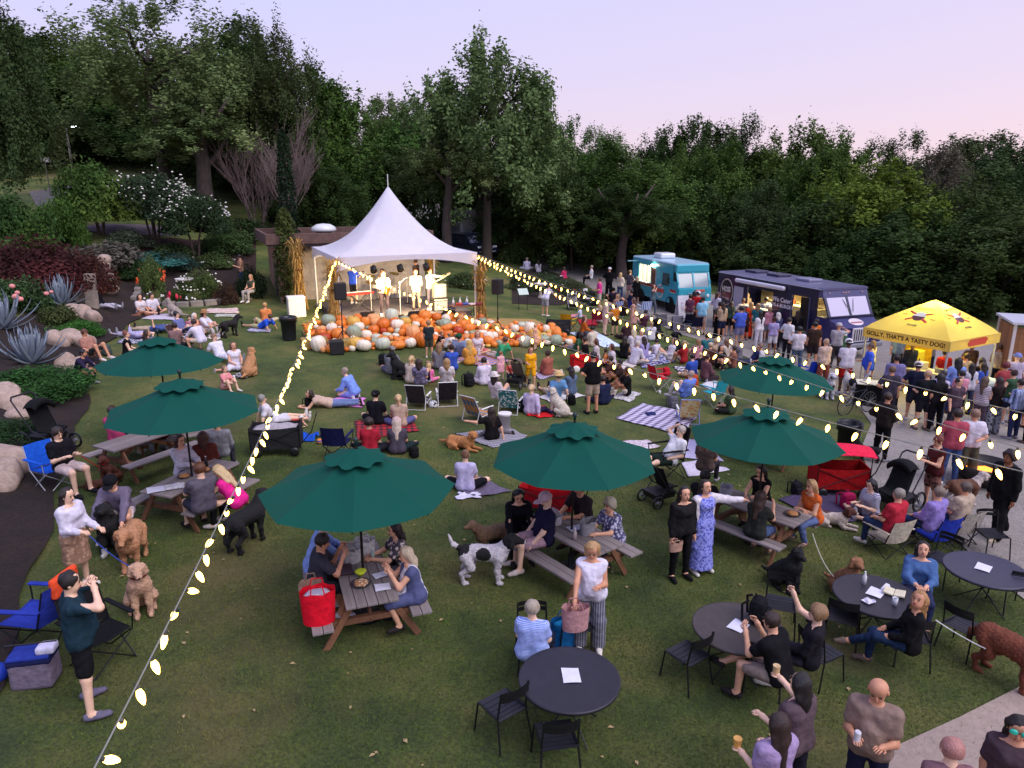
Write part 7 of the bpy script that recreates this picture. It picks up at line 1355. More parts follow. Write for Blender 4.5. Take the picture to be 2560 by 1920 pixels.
dA=dog(g('b1',1170,1560),'golden retriever standing behind the sitting one, back to the table','stand',16,'c08a62',.68,'drop','down',fluffy=1.12,nod=25);dB=dog(g('b5',1235,440),'pale golden retriever sitting and looking at the camera','sit',32,'cca284',.66,'drop','down',fluffy=1.12,nod=8,collar='5a1c1c')
dog(g('b1',990,1440),'long-haired black dog with a white paw before the man in grey-lilac','sit',15,'100e10',.72,'drop','down',fluffy=1.2,patches=[((-.085,-.2,.03),.12)],coat2='c8c4c0',nod=-20);dog(g('b1',965,860),'small red-brown dog with a red leash sitting and facing the camera','sit',-6,'5a2c1c',.5,'drop','down',collar='c02020');dog(g('b1',855,905),'small chestnut dog lying on the grass beside the red leash','lie',100,'5a3222',.4,'drop','down');dog(g('b1',2140,1400),'big black dog standing behind the woman in pink','stand',160,'0e0d10',.7,'drop','down',fluffy=1.1)
leash(i_['hand']['R'],g('b5',1130,60,.55),'blue leash from the woman in the white jacket to the golden dog','3a4a9a',.05);leash(g('b1',700,620,.62),g('b1',960,760,.3),'red leash from the seated man to the small red-brown dog','a02422',.04)
# front picnic table
def bench(nm,x,side,label,pose,top,bot,hair,h=1.7,dfa=0,**kw):
 p,rz=TB[nm];q=p+Matrix.Rotation(rz,3,'Z') @ Vector((x,side*.7,0));kw.setdefault('zo',0);kw.pop('zo');fa=math.degrees(rz)-side*90+90+dfa
 return P(None,0,0,label,pose,fa,top,bot,hair,h,at_=(q.x,q.y,q.z-.01),**kw)
bench('t1',.12,1,'dark-haired man in charcoal T-shirt eating at the front table','table','tee:3a3a44','shorts:2a2c34','short:1c1614',1.78,skin='b',a='chin',nod=22);bench('t1',.72,1,'man in light blue shirt and white trousers behind the man in charcoal','table','long:8aa4dc','pants:d8d4e0','short:3a2c24',1.78,a='table',lean=(0,-.4,1))
bench('t1',-.5,-1,'short-haired blonde woman in blue and white dress at the front table','table','dress:stripe2:4a5078:d4d0dc:.4',None,'mid:c8b49a',1.64,fem=1,fat=1.15,a='chin',nod=18);bench('t1',.35,-1,'woman in flowered shirt with dark bob under the nearest umbrella','table','tee:floral:c8b8b0:3a3440','pants:3a3a44','mid:1c1210',1.64,fem=1)
# second picnic table
P('b3',320,1480,'black-haired woman in black sweater petting dogs by the second table','chair',10,'long:131216','pants:15141a','long:141012',1.66,'a',1,zo=.45,a='reach',lean=(0,-.25,1),nod=32);P('b3',560,1600,'man in pink cap and navy T-shirt seated sideways at the second table','chair',-75,'tee:1c1834','shorts:a88890',None,1.8,'e',0,1.08,hat='cap:c8a8b0',zo=.47,a='down',nod=25,shoes='c8b8b0')
bench('t2',.35,1,'grey curly-haired woman in blue flowered shirt at the second table','table','tee:floral:c8c4d8:4a4a70:1.3','pants:2a3040','curly:b0a490',1.64,fem=1,fat=1.2);bench('t2',-.4,1,'person in dark top half hidden under the second umbrella','table','tee:2a2226','pants:1c1a20','short:2a1c18',1.74,skin='b')
dog(g('b6',1960,880),'white dog with black patches standing by the second picnic table','stand',88,'d4ccd0',.68,'drop','up',patches=[((0,.27,.5),.14),((-.12,-.02,.5),.11),((.12,-.02,.5),.11),((0,-.46,.72),.17)],collar='16161a',muzzle=1.2);dog(g('b6',2060,640),'fluffy tan dog behind the black and white dog','stand',-70,'8a6a4e',.55,'drop','down',fluffy=1.15);dog(g('b3',230,1640),'black dog with a blue harness under the second table end','sit',120,'121014',.62,'drop','down',collar='1c2ab0')
# nearest round table
P('b7',590,700,'woman in blue striped top with grey hair clipped up','chair',165,'tee:stripe:6a86d8:b8c4e8:5','pants:20243a','short:a89a88',1.62,'e',1,1.2,zo=.47,yaw=20);i_=P('b7',1080,640,'woman in white sleeveless shirt rummaging in a bag','stand',-8,'tank:d8d2e0','wide:stripe2:8a8a98:50505e:3','mid:b08a5c',1.68,'b',1,1.12,aL='phone',aR='reach',nod=35)
bag(i_['hand']['R']+Vector((.02,-.03,-.3)),.2,'dusty pink bag in the hands of the woman in white','b88a8a',(.36,.2,.34),'a87a7a')
# brownish table
P('b8',600,930,'man in black T-shirt and khaki shorts with elbows on his knees','chair',-138,'tee:131216','shorts:8a7a70','short:2c1c14',1.76,'a',zo=.45,a='chin',lean=(0,-.3,1),nod=10,lR='over');P('b8',800,800,'woman with messy blonde-brown hair raising her open hand','chair',-120,'long:1c1a20','pants:3a3640','curly:8a6a48',1.66,'e',1,zo=.45,aR='up',nod=5)
# table of the two women
P('b8',1500,330,'dark-haired woman in blue V-neck blouse looking at the camera','chair',-25,'long:4a6898','pants:2a3050','mid:1e1412',1.66,'a',1,zo=.46,a='table',nod=-12);P('b8',1450,700,'blonde woman in black with glasses turning up to the camera','chair',-110,'long:100f12','pants:20304c','long:a87c4c',1.68,'b',1,zo=.46,yaw=55,nod=-18,lL='over')
bar_=g('b8',1240,335)
# bottom right group (cut by the frame)
i_=P('b8',640,1780,'woman in grey strappy top with black bob drinking, back to the camera','stand',-150,'tank:5a4a50','pants:20202c','mid:15100f',1.7,'e',1,1.15,aL='hold',aR=((.3,-.7,-.5),(.2,-.9,.1)));hold(i_,'R',MB().lathe([(.034,-.06),(.042,.08),(.001,.07)],10),M('c8a87a','plastic'),'cup','cup of beer held by the woman with the black bob','cup',(0,0,.02))
i_=P('b8',1120,1830,'bald man in olive-grey T-shirt holding a white can','stand',-34,'tee:8a7468','pants:20223a','bald:5a4438',1.74,'b',0,1.08,aR='phone',aL='phone',nod=30);hold(i_,'R',MB().lathe([(.03,-.07),(.033,-.06),(.033,.07),(.026,.08),(.001,.08)],12),M('dcd8dc','metal'),'can','white tall can in the hands of the bald man','can',(0,0,.03))
i_=P('b8',500,2060,'long brown-haired person in lilac at the bottom edge holding an orange drink','stand',-160,'tee:a08ab0','pants:2a2838','long:2e1c16',1.64,'e',1,aL='hold',aR='hold');hold(i_,'L',MB().lathe([(.034,-.05),(.045,.08),(.001,.07)],10),M('d8a050','plastic'),'cup','orange drink in a plastic cup at the bottom edge','cup',(0,0,.02))
i_=P('b8',1985,2080,'dark-haired girl with teal sunglasses on her head at the bottom right','stand',-32,'tee:4a3a40','pants:2a2838','long:1e1210',1.68,'b',1,nod=25)
t=thing('sunglasses','teal mirrored sunglasses pushed up on the dark hair','sunglasses',(0,0,0));t.matrix_world=i_['hm'] @ Matrix.Translation((0,-.1,.085)) @ Matrix.Rotation(R(-35),4,'X')
for s in (-1,1):obj('lens',MB().ball((s*.045,0,0),(.036,.012,.028),10).mesh('l',True),M('1cb89a','paint'),t)
obj('bridge',MB().tube([(-.09,.03,0),(-.07,0,0),(.07,0,0),(.09,.03,0)],.006,5),MBK,t)
P('b8',1570,2260,'pink-haired head just rising into the bottom edge','stand',170,'tee:7a5a60','pants:2a2838','short:b07a70',1.66,'e',1)
# standing pair and right picnic table
P('o',1466,1250,'long-haired woman in black with a tan shoulder bag','stand',18,'long:1c1a1c','pants:121114','long:1c1412',1.66,'a',1,shoes='1a181a');i_=P('o',1510,1234,'smiling woman in blue flowered long dress and white cardigan taking a selfie','stand',25,'maxi:floral:4a50a8:8a90d8:1.5',None,'mid:20140f',1.68,'a',1,aL='out',nod=-4,shoes='d8d0c8',over='sleeves:dcd4d8');hold(i_,'L',PHONE(),MBK,'phone','phone held out by the woman in the blue flowered dress','phone',(.02,0,.03),R(60))
bag(g('b3',1690,1650,.62),.3,'small tan shoulder bag at the hip of the woman in black','b08a78',(.24,.08,.17),'b08a78')
bench('t5',-.3,1,'dark-haired woman in black tank top at the right picnic table','table','tank:131113','shorts:2a2a30','long:1c1210',1.66,fem=1,a='table',nod=18);bench('t5',.35,-1,'woman in dark green top and denim shorts, brown hair, at the right table','table','tee:2a2c28','shorts:4a5a80','long:3a2418',1.66,fem=1,a='chin',nod=12);bench('t5',.78,1,'blonde woman in orange strappy top and jeans at the right table','table','tank:c8602c','pants:5a6a94','mid:c8a070',1.68,fem=1,a='cross',dfa=-20,nod=10);bench('t5',-.8,-1,'black-haired person in dark shirt at the far end of the right table','table','tee:1c191b','pants:17161a','short:100c0c',1.72,skin='b',dfa=20);P('b3',1930,1120,'brown-haired woman behind the pair taking the selfie','chair',150,'tee:5a4a44','pants:2a2830','mid:7a5a3c',1.66,'a',1)
dog(g('c6',1740,1060),'brown and white dog sniffing behind the woman in orange','lie',60,'c8b8ac',.55,'drop','down',patches=[((0,-.36,.42),.16),((.06,.1,.2),.14)],coat2='5a2e20');dog(g('b8',640,290),'fluffy black dog sitting on the grass by the right table','sit',20,'0d0c0e',.62,'up','down',fluffy=1.2);dog(g('b8',1030,340),'tan dog behind the table of the two women','sit',10,'9a6a48',.6,'drop','down');dog(g('b8',2080,900),'curly red-brown dog standing at the right edge by a chair','stand',30,'7a3e26',.72,'drop','down',fluffy=1.2);leash(g('c6',1500,1180,.5),g('b8',960,215,.3),'pale leash from the woman in orange to the tan dog','c8c4b0',.1);leash(g('b8',1630,500,.6),g('b8',1960,690,.45),'white leash stretched over the grey-seated chair','dcd8d4',.02)
# left tables
P('b1',1600,800,'long brown-haired woman in white sweater at the left picnic table','chair',60,'long:d4ccd4','pants:2a3a60','long:3a2218',1.66,'a',1,zo=.46,a='table',nod=10);P('b1',1770,1120,'man in grey T-shirt with red-brown hair at the left picnic table, back turned','chair',225,'tee:58525e','shorts:3a3a48','short:5a3420',1.78,'e',0,1.05,zo=.46,a='table',nod=10);P('b1',2070,1060,'blonde woman in hot pink top leaning over the left picnic table','chair',262,'tank:e0288a','pants:15151a','long:d0b488',1.68,'e',1,zo=.46,lean=(0,-.7,1),a='table',nod=40);P('b1',1790,760,'red-haired person in rust top behind the left picnic table','chair',200,'long:5a2a22','pants:2a2a30','mid:4a2a1c',1.66,'a',1,zo=.46);P('b1',1910,660,'person in grey with a colourful toy behind the left table','chair',190,'long:8a8a90','pants:3a3a44','short:3a2820',1.7,'a',zo=.4)
bench('t4',-.3,-1,'person in dark red top and pale jeans on the rear left bench','table','tee:5a2a2a','pants:a8b4cc','short:1c1816');P('b1',1020,520,'person in pink under the left umbrella edge','chair',170,'tee:b04068','shorts:2a3a5a','short:3a2a20',1.68,'e',zo=.46)
P('b2',155,560,'grey-haired man in white T-shirt sitting right of the left umbrella','back',120,'tee:dcd6dc','shorts:d0ccd0','short:8a8880',1.74,'e');P('b2',330,560,'toddler in red with a white hat crawling by the string lights','prone',60,'tee:e03a3a','shorts:d8a090',None,.85,'e',hat='straw:dcd4cc')
# ------------------------------------------------------------------ people: middle lawn
AU='audience sitting on the lawn'
L=[
 ('b2',640,405,'brown-haired woman in beige top and jeans lying on the pink blanket','prone',285,'tee:c8ac98','pants:6a7aa4','mid:2c1a14',1.66,'a',1),('b2',860,330,'grey-haired person in light blue shirt kneeling on the pink blanket','kneel',255,'long:7a96dc','pants:7a8ad0','short:9a8a78',1.72,'e',0,dict(lean=(0,-.6,1))),
 ('b2',1035,560,'man in black T-shirt and black cap on the tartan blanket','cross',170,'tee:14131a','shorts:1c1a24','short:15100f',1.76,'e',0,dict(hat='cap:131216')),('b2',1240,580,'blonde woman in beige top and denim shorts on the tartan blanket','cross',190,'tee:b89c88','shorts:5a5a88','pony:c8a878',1.68,'a',1),
 ('b2',985,820,'dark curly-haired person in red behind the nearest umbrella','cross',180,'tee:a02030','pants:1c1c24','curly:24140f',1.7,'a',1),('b2',1225,810,'long-haired woman in pinkish cap and dark top behind the nearest umbrella','cross',185,'tee:4a4450','pants:1c2a2c','long:c8b4a4',1.68,'a',1,dict(hat='cap:c8a8a4')),
 ('b2',1810,1130,'woman in pale lilac T-shirt with a black strap and hair in a bun','cross',175,'tee:b8b0d0','shorts:15151c','bun:7a5a44',1.7,'e',1),('b2',2040,690,'dark-haired woman in black T-shirt petting the lying golden dog','side',210,'tee:131113','pants:6a6468','long:2a1a14',1.66,'a',1,dict(aL='out',aR='prop')),
 ('c8',700,1490,'man in grey T-shirt and grey cap beside the black dog','cross',165,'tee:7a7a80','shorts:5a6078','short:3a2a20',1.76,'a',0,dict(hat='cap:8a8480')),('c8',950,1600,'woman in cream sweater with a blonde ponytail','cross',160,'long:d0bcac','pants:8a7060','pony:c8a878',1.68,'a',1),('c8',1170,1590,'little blonde girl in pink shirt','cross',180,'tee:f07ab0','shorts:f08ab0','long:d0ac78',1.15,'e',1),
 ('c8',1070,1700,'woman in purple flowered shirt in the low dark chair','low',175,'tee:floral:3a3048:8a80a0:1.2','pants:2a2634','mid:3a2a24',1.66,'a',1),('c8',1400,1690,'long-haired blonde woman in white in the right low chair','low',185,'tee:d8cccc','pants:e8887a','long:a88458',1.66,'a',1),
 ('c8',1550,1260,'man in blue-grey shirt and green cap facing the pumpkins','back',185,'tee:7a88a8','pants:c0a890','short:3a2a20',1.78,'a',0,dict(hat='cap:1c5a3a')),('c8',1680,1370,'long-haired blonde woman in orange T-shirt on the rainbow blanket','side',200,'tee:e09a40','pants:c8a888','long:d0a860',1.68,'a',1,dict(aR='prop')),('c8',1780,1230,'woman in white tank top and cap facing the family','cross',10,'tank:d8ccd0','shorts:d86a6a','mid:8a5a40',1.64,'a',1),('c8',2060,1300,'man in green shirt sitting at the end of the rainbow blanket','back',230,'tee:3a9a68','pants:c0b0a0','short:5a3c2a',1.78,'b',0),
 ('c8',1870,1620,'short-haired woman in loose white shirt with her back turned','cross',200,'loose:d8ccdc','pants:c8bcc8','short:2a1814',1.7,'e',1),('c8',2070,1560,'toddler girl in pink standing beside the woman in white','stand',190,'dress:f0b0b8',None,'short:8a5a40',.95,'e',1),('c8',1290,1170,'small child crouching right of the boy at the pumpkins','crouch',60,'tee:2a2226','shorts:5a4a44','short:8a5a3c',1.0,'a',0),('c8',1500,1200,'child in grey reaching to the pumpkins beside the green cap','cross',150,'tee:8a8690','shorts:4a4a54','short:6a4a34',1.2,'a',0),
 ('c8',1380,1210,'child in white at the foot of the pumpkin heap','crouch',120,'tee:d0c8c4','shorts:6a5a54','short:7a5a3c',1.0,'a',0),
 ('b3',440,470,'blonde woman in lilac shirt on the red blanket','side',165,'long:c0b0cc','pants:2a2c48','pony:d0b084',1.68,'e',1,dict(aR='prop')),('b3',260,200,'child in coral seated in the grey-brown stroller','chair',5,'tee:e8685a','pants:20243a','short:a87a50',.95,'e',1),('b3',150,400,'woman in a white sun hat between the beach chairs','low',150,'tee:d8c8cc','pants:8a8890','mid:2a1c18',1.64,'a',1,dict(hat='straw:dcd0cc')),
 ('a7',370,1500,'man in light blue T-shirt and straw hat on the white blanket','back',200,'tee:6a9ac8','shorts:c8b8a4','short:6a5a4c',1.78,'e',0,dict(hat='straw:dcb880',fat=1.12)),('a7',510,1480,'woman in blue-grey top and dark cap beside the straw hat','knees',215,'long:5a6a84','pants:1c1e28','mid:2a2220',1.64,'a',1,dict(hat='cap:2a2a2e')),('a7',310,1310,'woman in rust dress holding a baby on the striped towel','side',215,'ldress:a05a4c',None,'bun:3a2018',1.66,'b',1),
 ('a7',640,1180,'bearded man in black T-shirt behind the red wagon','cross',270,'tee:141214','shorts:2a2830','short:2a1a14',1.78,'b',0),('a7',735,1180,'woman in white T-shirt with brown bob right of the bearded man','cross',265,'tee:d0c4c4','shorts:d8b8a8','mid:5a3a2c',1.66,'a',1),('a7',870,1230,'long-haired woman in white T-shirt by the pink bottle','cross',275,'tee:d4c8cc','pants:17151a','long:4a2c20',1.66,'a',1),('a7',815,1220,'child in orange next to the woman in white T-shirt','cross',260,'tee:e88a4a','shorts:c0303a','short:3a2218',1.15,'a',1),
 ('a7',965,1160,'woman in black dress sitting at the centre right','cross',150,'dress:141215',None,'mid:2a1c18',1.66,'a',1),('a7',1050,1090,'blonde woman in white with arms folded at the centre right','cross',190,'tee:d4ccd0','pants:8a8490','mid:d0bc98',1.66,'e',1),('a7',1050,1215,'man in white shirt leaning on the blue print blanket','cross',130,'long:d0cad8','pants:a09690','short:c8b8ac',1.78,'e',0,dict(lean=(0,-.35,1))),('a7',1105,1090,'bald person in pale shirt facing the camera in the white group','cross',10,'tee:c8c0c8','pants:6a6470','bald:6a5444',1.72,'a',0),('a7',1250,1130,'child in white shirt with dark hair near the black stroller','cross',200,'tee:dcd4dc','shorts:8a8490','short:2a1c18',1.15,'a',0),
 ('a7',1350,1220,'long brown-haired woman in white cardigan with legs out on a low seat','low',265,'long:d4ccd4','pants:d0c4bc','long:5a3a28',1.68,'a',1),('a7',990,1490,'man in black T-shirt and white trousers with knees drawn up','knees',275,'tee:121114','pants:c8bcac','short:1c1412',1.76,'c',0),('a7',930,1400,'dark-skinned woman with hair up behind the man in black and white','knees',270,'tee:3a2a28','pants:1c1c22','bun:15100e',1.66,'c',1),('a7',850,1370,'person in brown between the standing man and the woman with hair up','knees',265,'tee:4a2e28','pants:2a2426','short:2a1c16',1.7,'b',0),('a7',790,1560,'person in navy sitting behind the standing man in black','cross',200,'long:1e2440','pants:1c2036','short:2a1c18',1.7,'a',0),
 ('a7',1490,1560,'grey-haired man in light blue shirt in a low chair at the plaid blanket','low',215,'long:6a86d8','pants:d8d0d0','short:a89080',1.76,'e',0),('b3',1640,870,'white-haired man in white shirt reclining in the tall black chair','recl',292,'tee:dcdce0','shorts:1a2a24','short:b0a49c',1.8,'e',0,dict(zo=.42,fat=1.12,aR='neck',aL='hold')),
 ('a7',1620,1260,'small blond boy in black T-shirt before the rear right umbrella','knees',200,'tee:15141a','shorts:5a5458','short:d8bc90',1.15,'e',0),('a7',1700,1220,'person in brown with a blonde head at the huddled group','cross',150,'tee:5a3428','pants:4a3a34','short:c8b090',1.7,'a',0),('a7',1790,1250,'woman in black and white glasses in the huddled group','knees',20,'tee:1a1618','pants:2a2428','mid:2a1814',1.66,'b',1),('a7',1840,1190,'person in cream leaning back in the huddled group','knees',215,'long:c4b4a4','shorts:8a6a58','mid:6a4a38',1.68,'a',1),('a7',1910,1260,'person with bare knees at the right of the huddled group','knees',250,'tee:8a5a48','shorts:5a4038','short:3a241c',1.7,'a',0),('a7',1760,1180,'blond person in tan at the back of the huddled group','cross',190,'tee:b09880','pants:6a5a4c','curly:c4a880',1.68,'a',1),
 ('a7',1660,1360,'person in plum shirt leaning over the white blanket','kneel',110,'long:6a464c','pants:3a2a30','short:3a241c',1.72,'b',0),('a7',2070,1220,'brown-haired man in navy at the rear right umbrella edge','back',260,'tee:2a3058','pants:3a3c50','short:4a3020',1.76,'a',0),('a7',2150,1230,'reddish-faced man in white shirt above the rear right umbrella','cross',270,'tee:d8d4d4','pants:4a4a54','short:7a5a48',1.76,'b',0),('a7',1890,1640,'long dark-haired woman in green between the right umbrellas','cross',230,'tee:3a4a34','pants:1a1c1c','long:20140f',1.66,'a',1),
 ('a7',590,820,'blond child in pale blue reaching forward near the pink blanket','kneel',240,'tee:c8d0e0','shorts:a0a8c0','short:d0b080',1.1,'e',0),('a7',610,960,'person in burnt orange sweater on the light blue quilt','cross',100,'long:b85a1c','pants:3a3034','mid:5a3a28',1.66,'a',1),('a7',640,945,'brown-haired child opposite the burnt orange sweater','cross',260,'tee:c88a60','shorts:4a3a34','mid:7a5034',1.2,'a',1),('a7',880,760,'long-haired blonde woman in tan top holding a child in a blue chair','low',280,'tank:b08468','pants:c8b4b0','long:a88458',1.66,'a',1,dict(zo=.1)),('a7',860,700,'man in black cap behind the woman in the blue chair','low',200,'tee:2a2434','pants:2a2a34','short:1c1412',1.74,'b',0,dict(hat='cap:15141a',zo=.1)),('a7',1000,730,'bearded man in navy T-shirt in the navy chair by the path','low',265,'tee:171a38','pants:2a2a44','short:1c1412',1.78,'b',0,dict(zo=.1)),('a7',960,830,'woman with sunglasses on her head in dark top near the orange boy','low',200,'tee:2a2024','pants:2a4a80','mid:4a2c20',1.66,'a',1),('a7',990,1000,'dark bob-haired person below the orange boy','cross',200,'tee:3a2428','pants:2a1c20','mid:1c1210',1.64,'b',1),('a7',760,860,'blonde woman in white on the far edge of the quilts','knees',120,'tee:d4c8c4','pants:c8b8ac','long:c8ac80',1.66,'e',1),('a7',680,540,'man in white shirt seated on the far path','chair',260,'tee:d8d4d8','pants:17161a','short:a89480',1.74,'e',0),('a7',230,420,'woman with long dark hair seated on the far path left','cross',200,'tee:d0ccd8','pants:2a2a38','long:201410',1.66,'a',1),('a7',130,400,'person in pale clothes seated at the far left of the path','cross',190,'loose:c4c4dc','pants:c0c0d4','short:8a7a70',1.7,'e',0),('a7',455,480,'person in hot pink jacket behind the roses','cross',230,'long:e0386a','pants:2a2a34','mid:3a2a24',1.66,'a',1),
 # left lawn
 ('c7',350,420,'blonde girl in black top leaning on one arm by the standing stones','back',75,'tee:17151a','pants:c8c0cc','mid:c8a878',1.66,'e',1,dict(aR='prop')),('c7',800,500,'long-haired woman in white at the picnic with the dog','side',60,'tee:dcd0d0','pants:8a5a44','long:3a2018',1.66,'a',1),('c7',930,490,'man in white T-shirt at the picnic with the dog','cross',60,'tee:dcd4dc','shorts:2a2a2e','short:3a241a',1.76,'a',0),('c7',700,760,'person in lilac top lying on the left lawn with an arm over the head','lie',250,'long:b0a8c8','pants:b0a8b8','short:1c1614',1.72,'e',0),('c7',950,690,'person in pale trousers stretched out behind the one in lilac','lie',260,'tee:4a5a90','pants:c0a890','short:2a1c16',1.74,'a',0),
 ('c7',640,1010,'woman in black strappy top with reddish hair up, left lawn','kneel',110,'tank:121014','pants:1c1a20','bun:7a4434',1.68,'e',1),('c7',870,960,'long-haired woman in white and dark vest behind the rear left umbrella','cross',130,'tank:3a3c34','pants:2a2a30','long:3a2a20',1.66,'a',1),('c7',250,1060,'shirt-sleeved man in brown leaning at the left border','low',75,'tee:a87868','shorts:3a3c3a','short:5a3424',1.78,'b',0,dict(nod=25)),('c7',90,1300,'person in dark purple crouched below the boulders at the left border','crouch',90,'long:2a2440','pants:1c1a2a','short:15141c',1.6,'b',0),
 ('c7',1290,780,'black-haired man in blue shirt in the dark folding chair','low',80,'tee:6a70a0','pants:3a4060','short:141216',1.76,'e',0,dict(zo=.1)),('c7',1380,780,'child in pink plaid on the lap of the man in blue','chair',20,'tee:floral:c08090:8a4a60','pants:8a4a5a','short:20140f',1.1,'e',0),('c7',1420,730,'white-haired woman in coral beside the straw-hatted woman','cross',70,'tank:e8a488','pants:d8a890','mid:dcd4cc',1.62,'e',1),('c7',1540,720,'woman in white shirt and straw hat on the left lawn','knees',80,'long:dcd8e4','pants:d4cccc','mid:3a2a20',1.68,'a',1,dict(hat='straw:a87a54')),('c7',1510,920,'person in white bending forward in front of the folding chair','crouch',250,'long:d8d0e0','shorts:d0c4b0','short:3a2a24',1.7,'a',0),('c7',1720,1010,'man in white T-shirt and glasses beside the rear left umbrella','back',60,'tee:dcd8e4','pants:d0ccd4','short:8a6a50',1.76,'e',0),('c7',1880,1110,'long-haired woman in white by the golden dog','side',40,'dress:dcd6e0',None,'long:6a4a34',1.66,'a',1),('c7',1780,1360,'child in pink top hidden behind the left umbrella','knees',60,'tee:d88a8c','shorts:d8a8a0','short:8a6a50',1.3,'e',1),('c7',2190,660,'boy in bright blue T-shirt reclining at the right of the left lawn','prop',250,'tee:2a5ad0','shorts:b8b080','short:5a3c28',1.6,'a',0),('c7',2080,350,'woman in olive vest sitting with a white dog by the rose bed','chair',340,'tank:4a4c3c','pants:a8a09c','long:a88058',1.66,'a',1),('c7',2240,600,'blond person in orange sitting close to the boy in bright blue','cross',200,'tee:d8844c','pants:b0a898','short:c89a60',1.66,'a',1),('c7',1200,880,'dark-haired head peeking over the rear left umbrella','cross',180,'tee:8a6a68','pants:2a2a30','short:2a1a16',1.7,'a',0),
]
for q in L:
 kw=dict(q[12]) if len(q)>12 else {};k,x,y,lb,ps,fa,tp,bt,hr,h,sk,fm=q[:12];P(k,x,y,lb,ps,fa,tp,bt,hr,h,sk,fm,group=AU,**kw)
dog(g('b2',1770,760),'red-golden dog lying beside the woven blanket','lie',62,'bc7e48',.6,'drop','down',fluffy=1.1,yaw=-40);dog(g('b3',675,480),'white curly poodle-like dog beside the red blanket','sit',240,'d0c4b4',.62,'drop','down',fluffy=1.15,collar='8a8a9a');dog(g('c8',800,1540),'black dog sitting against the man in the grey cap','sit',285,'0d0c0e',.68,'drop','down',fluffy=1.1);dog(g('c7',2060,1190),'golden dog sitting with its back to the camera','sit',175,'c08a5c',.66,'drop','down',fluffy=1.1);dog(g('c7',1820,745),'black and tan hound standing on the left lawn','stand',150,'1a1210',.62,'drop','down',yaw=-50);dog(g('c7',1180,520),'shaggy grey dog sitting at the picnic','sit',270,'a89a90',.6,'up','down',fluffy=1.1);dog(g('c7',2010,330),'small white dog on the lap of the woman in the olive vest','sit',320,'d4ccc4',.3,'up','down')
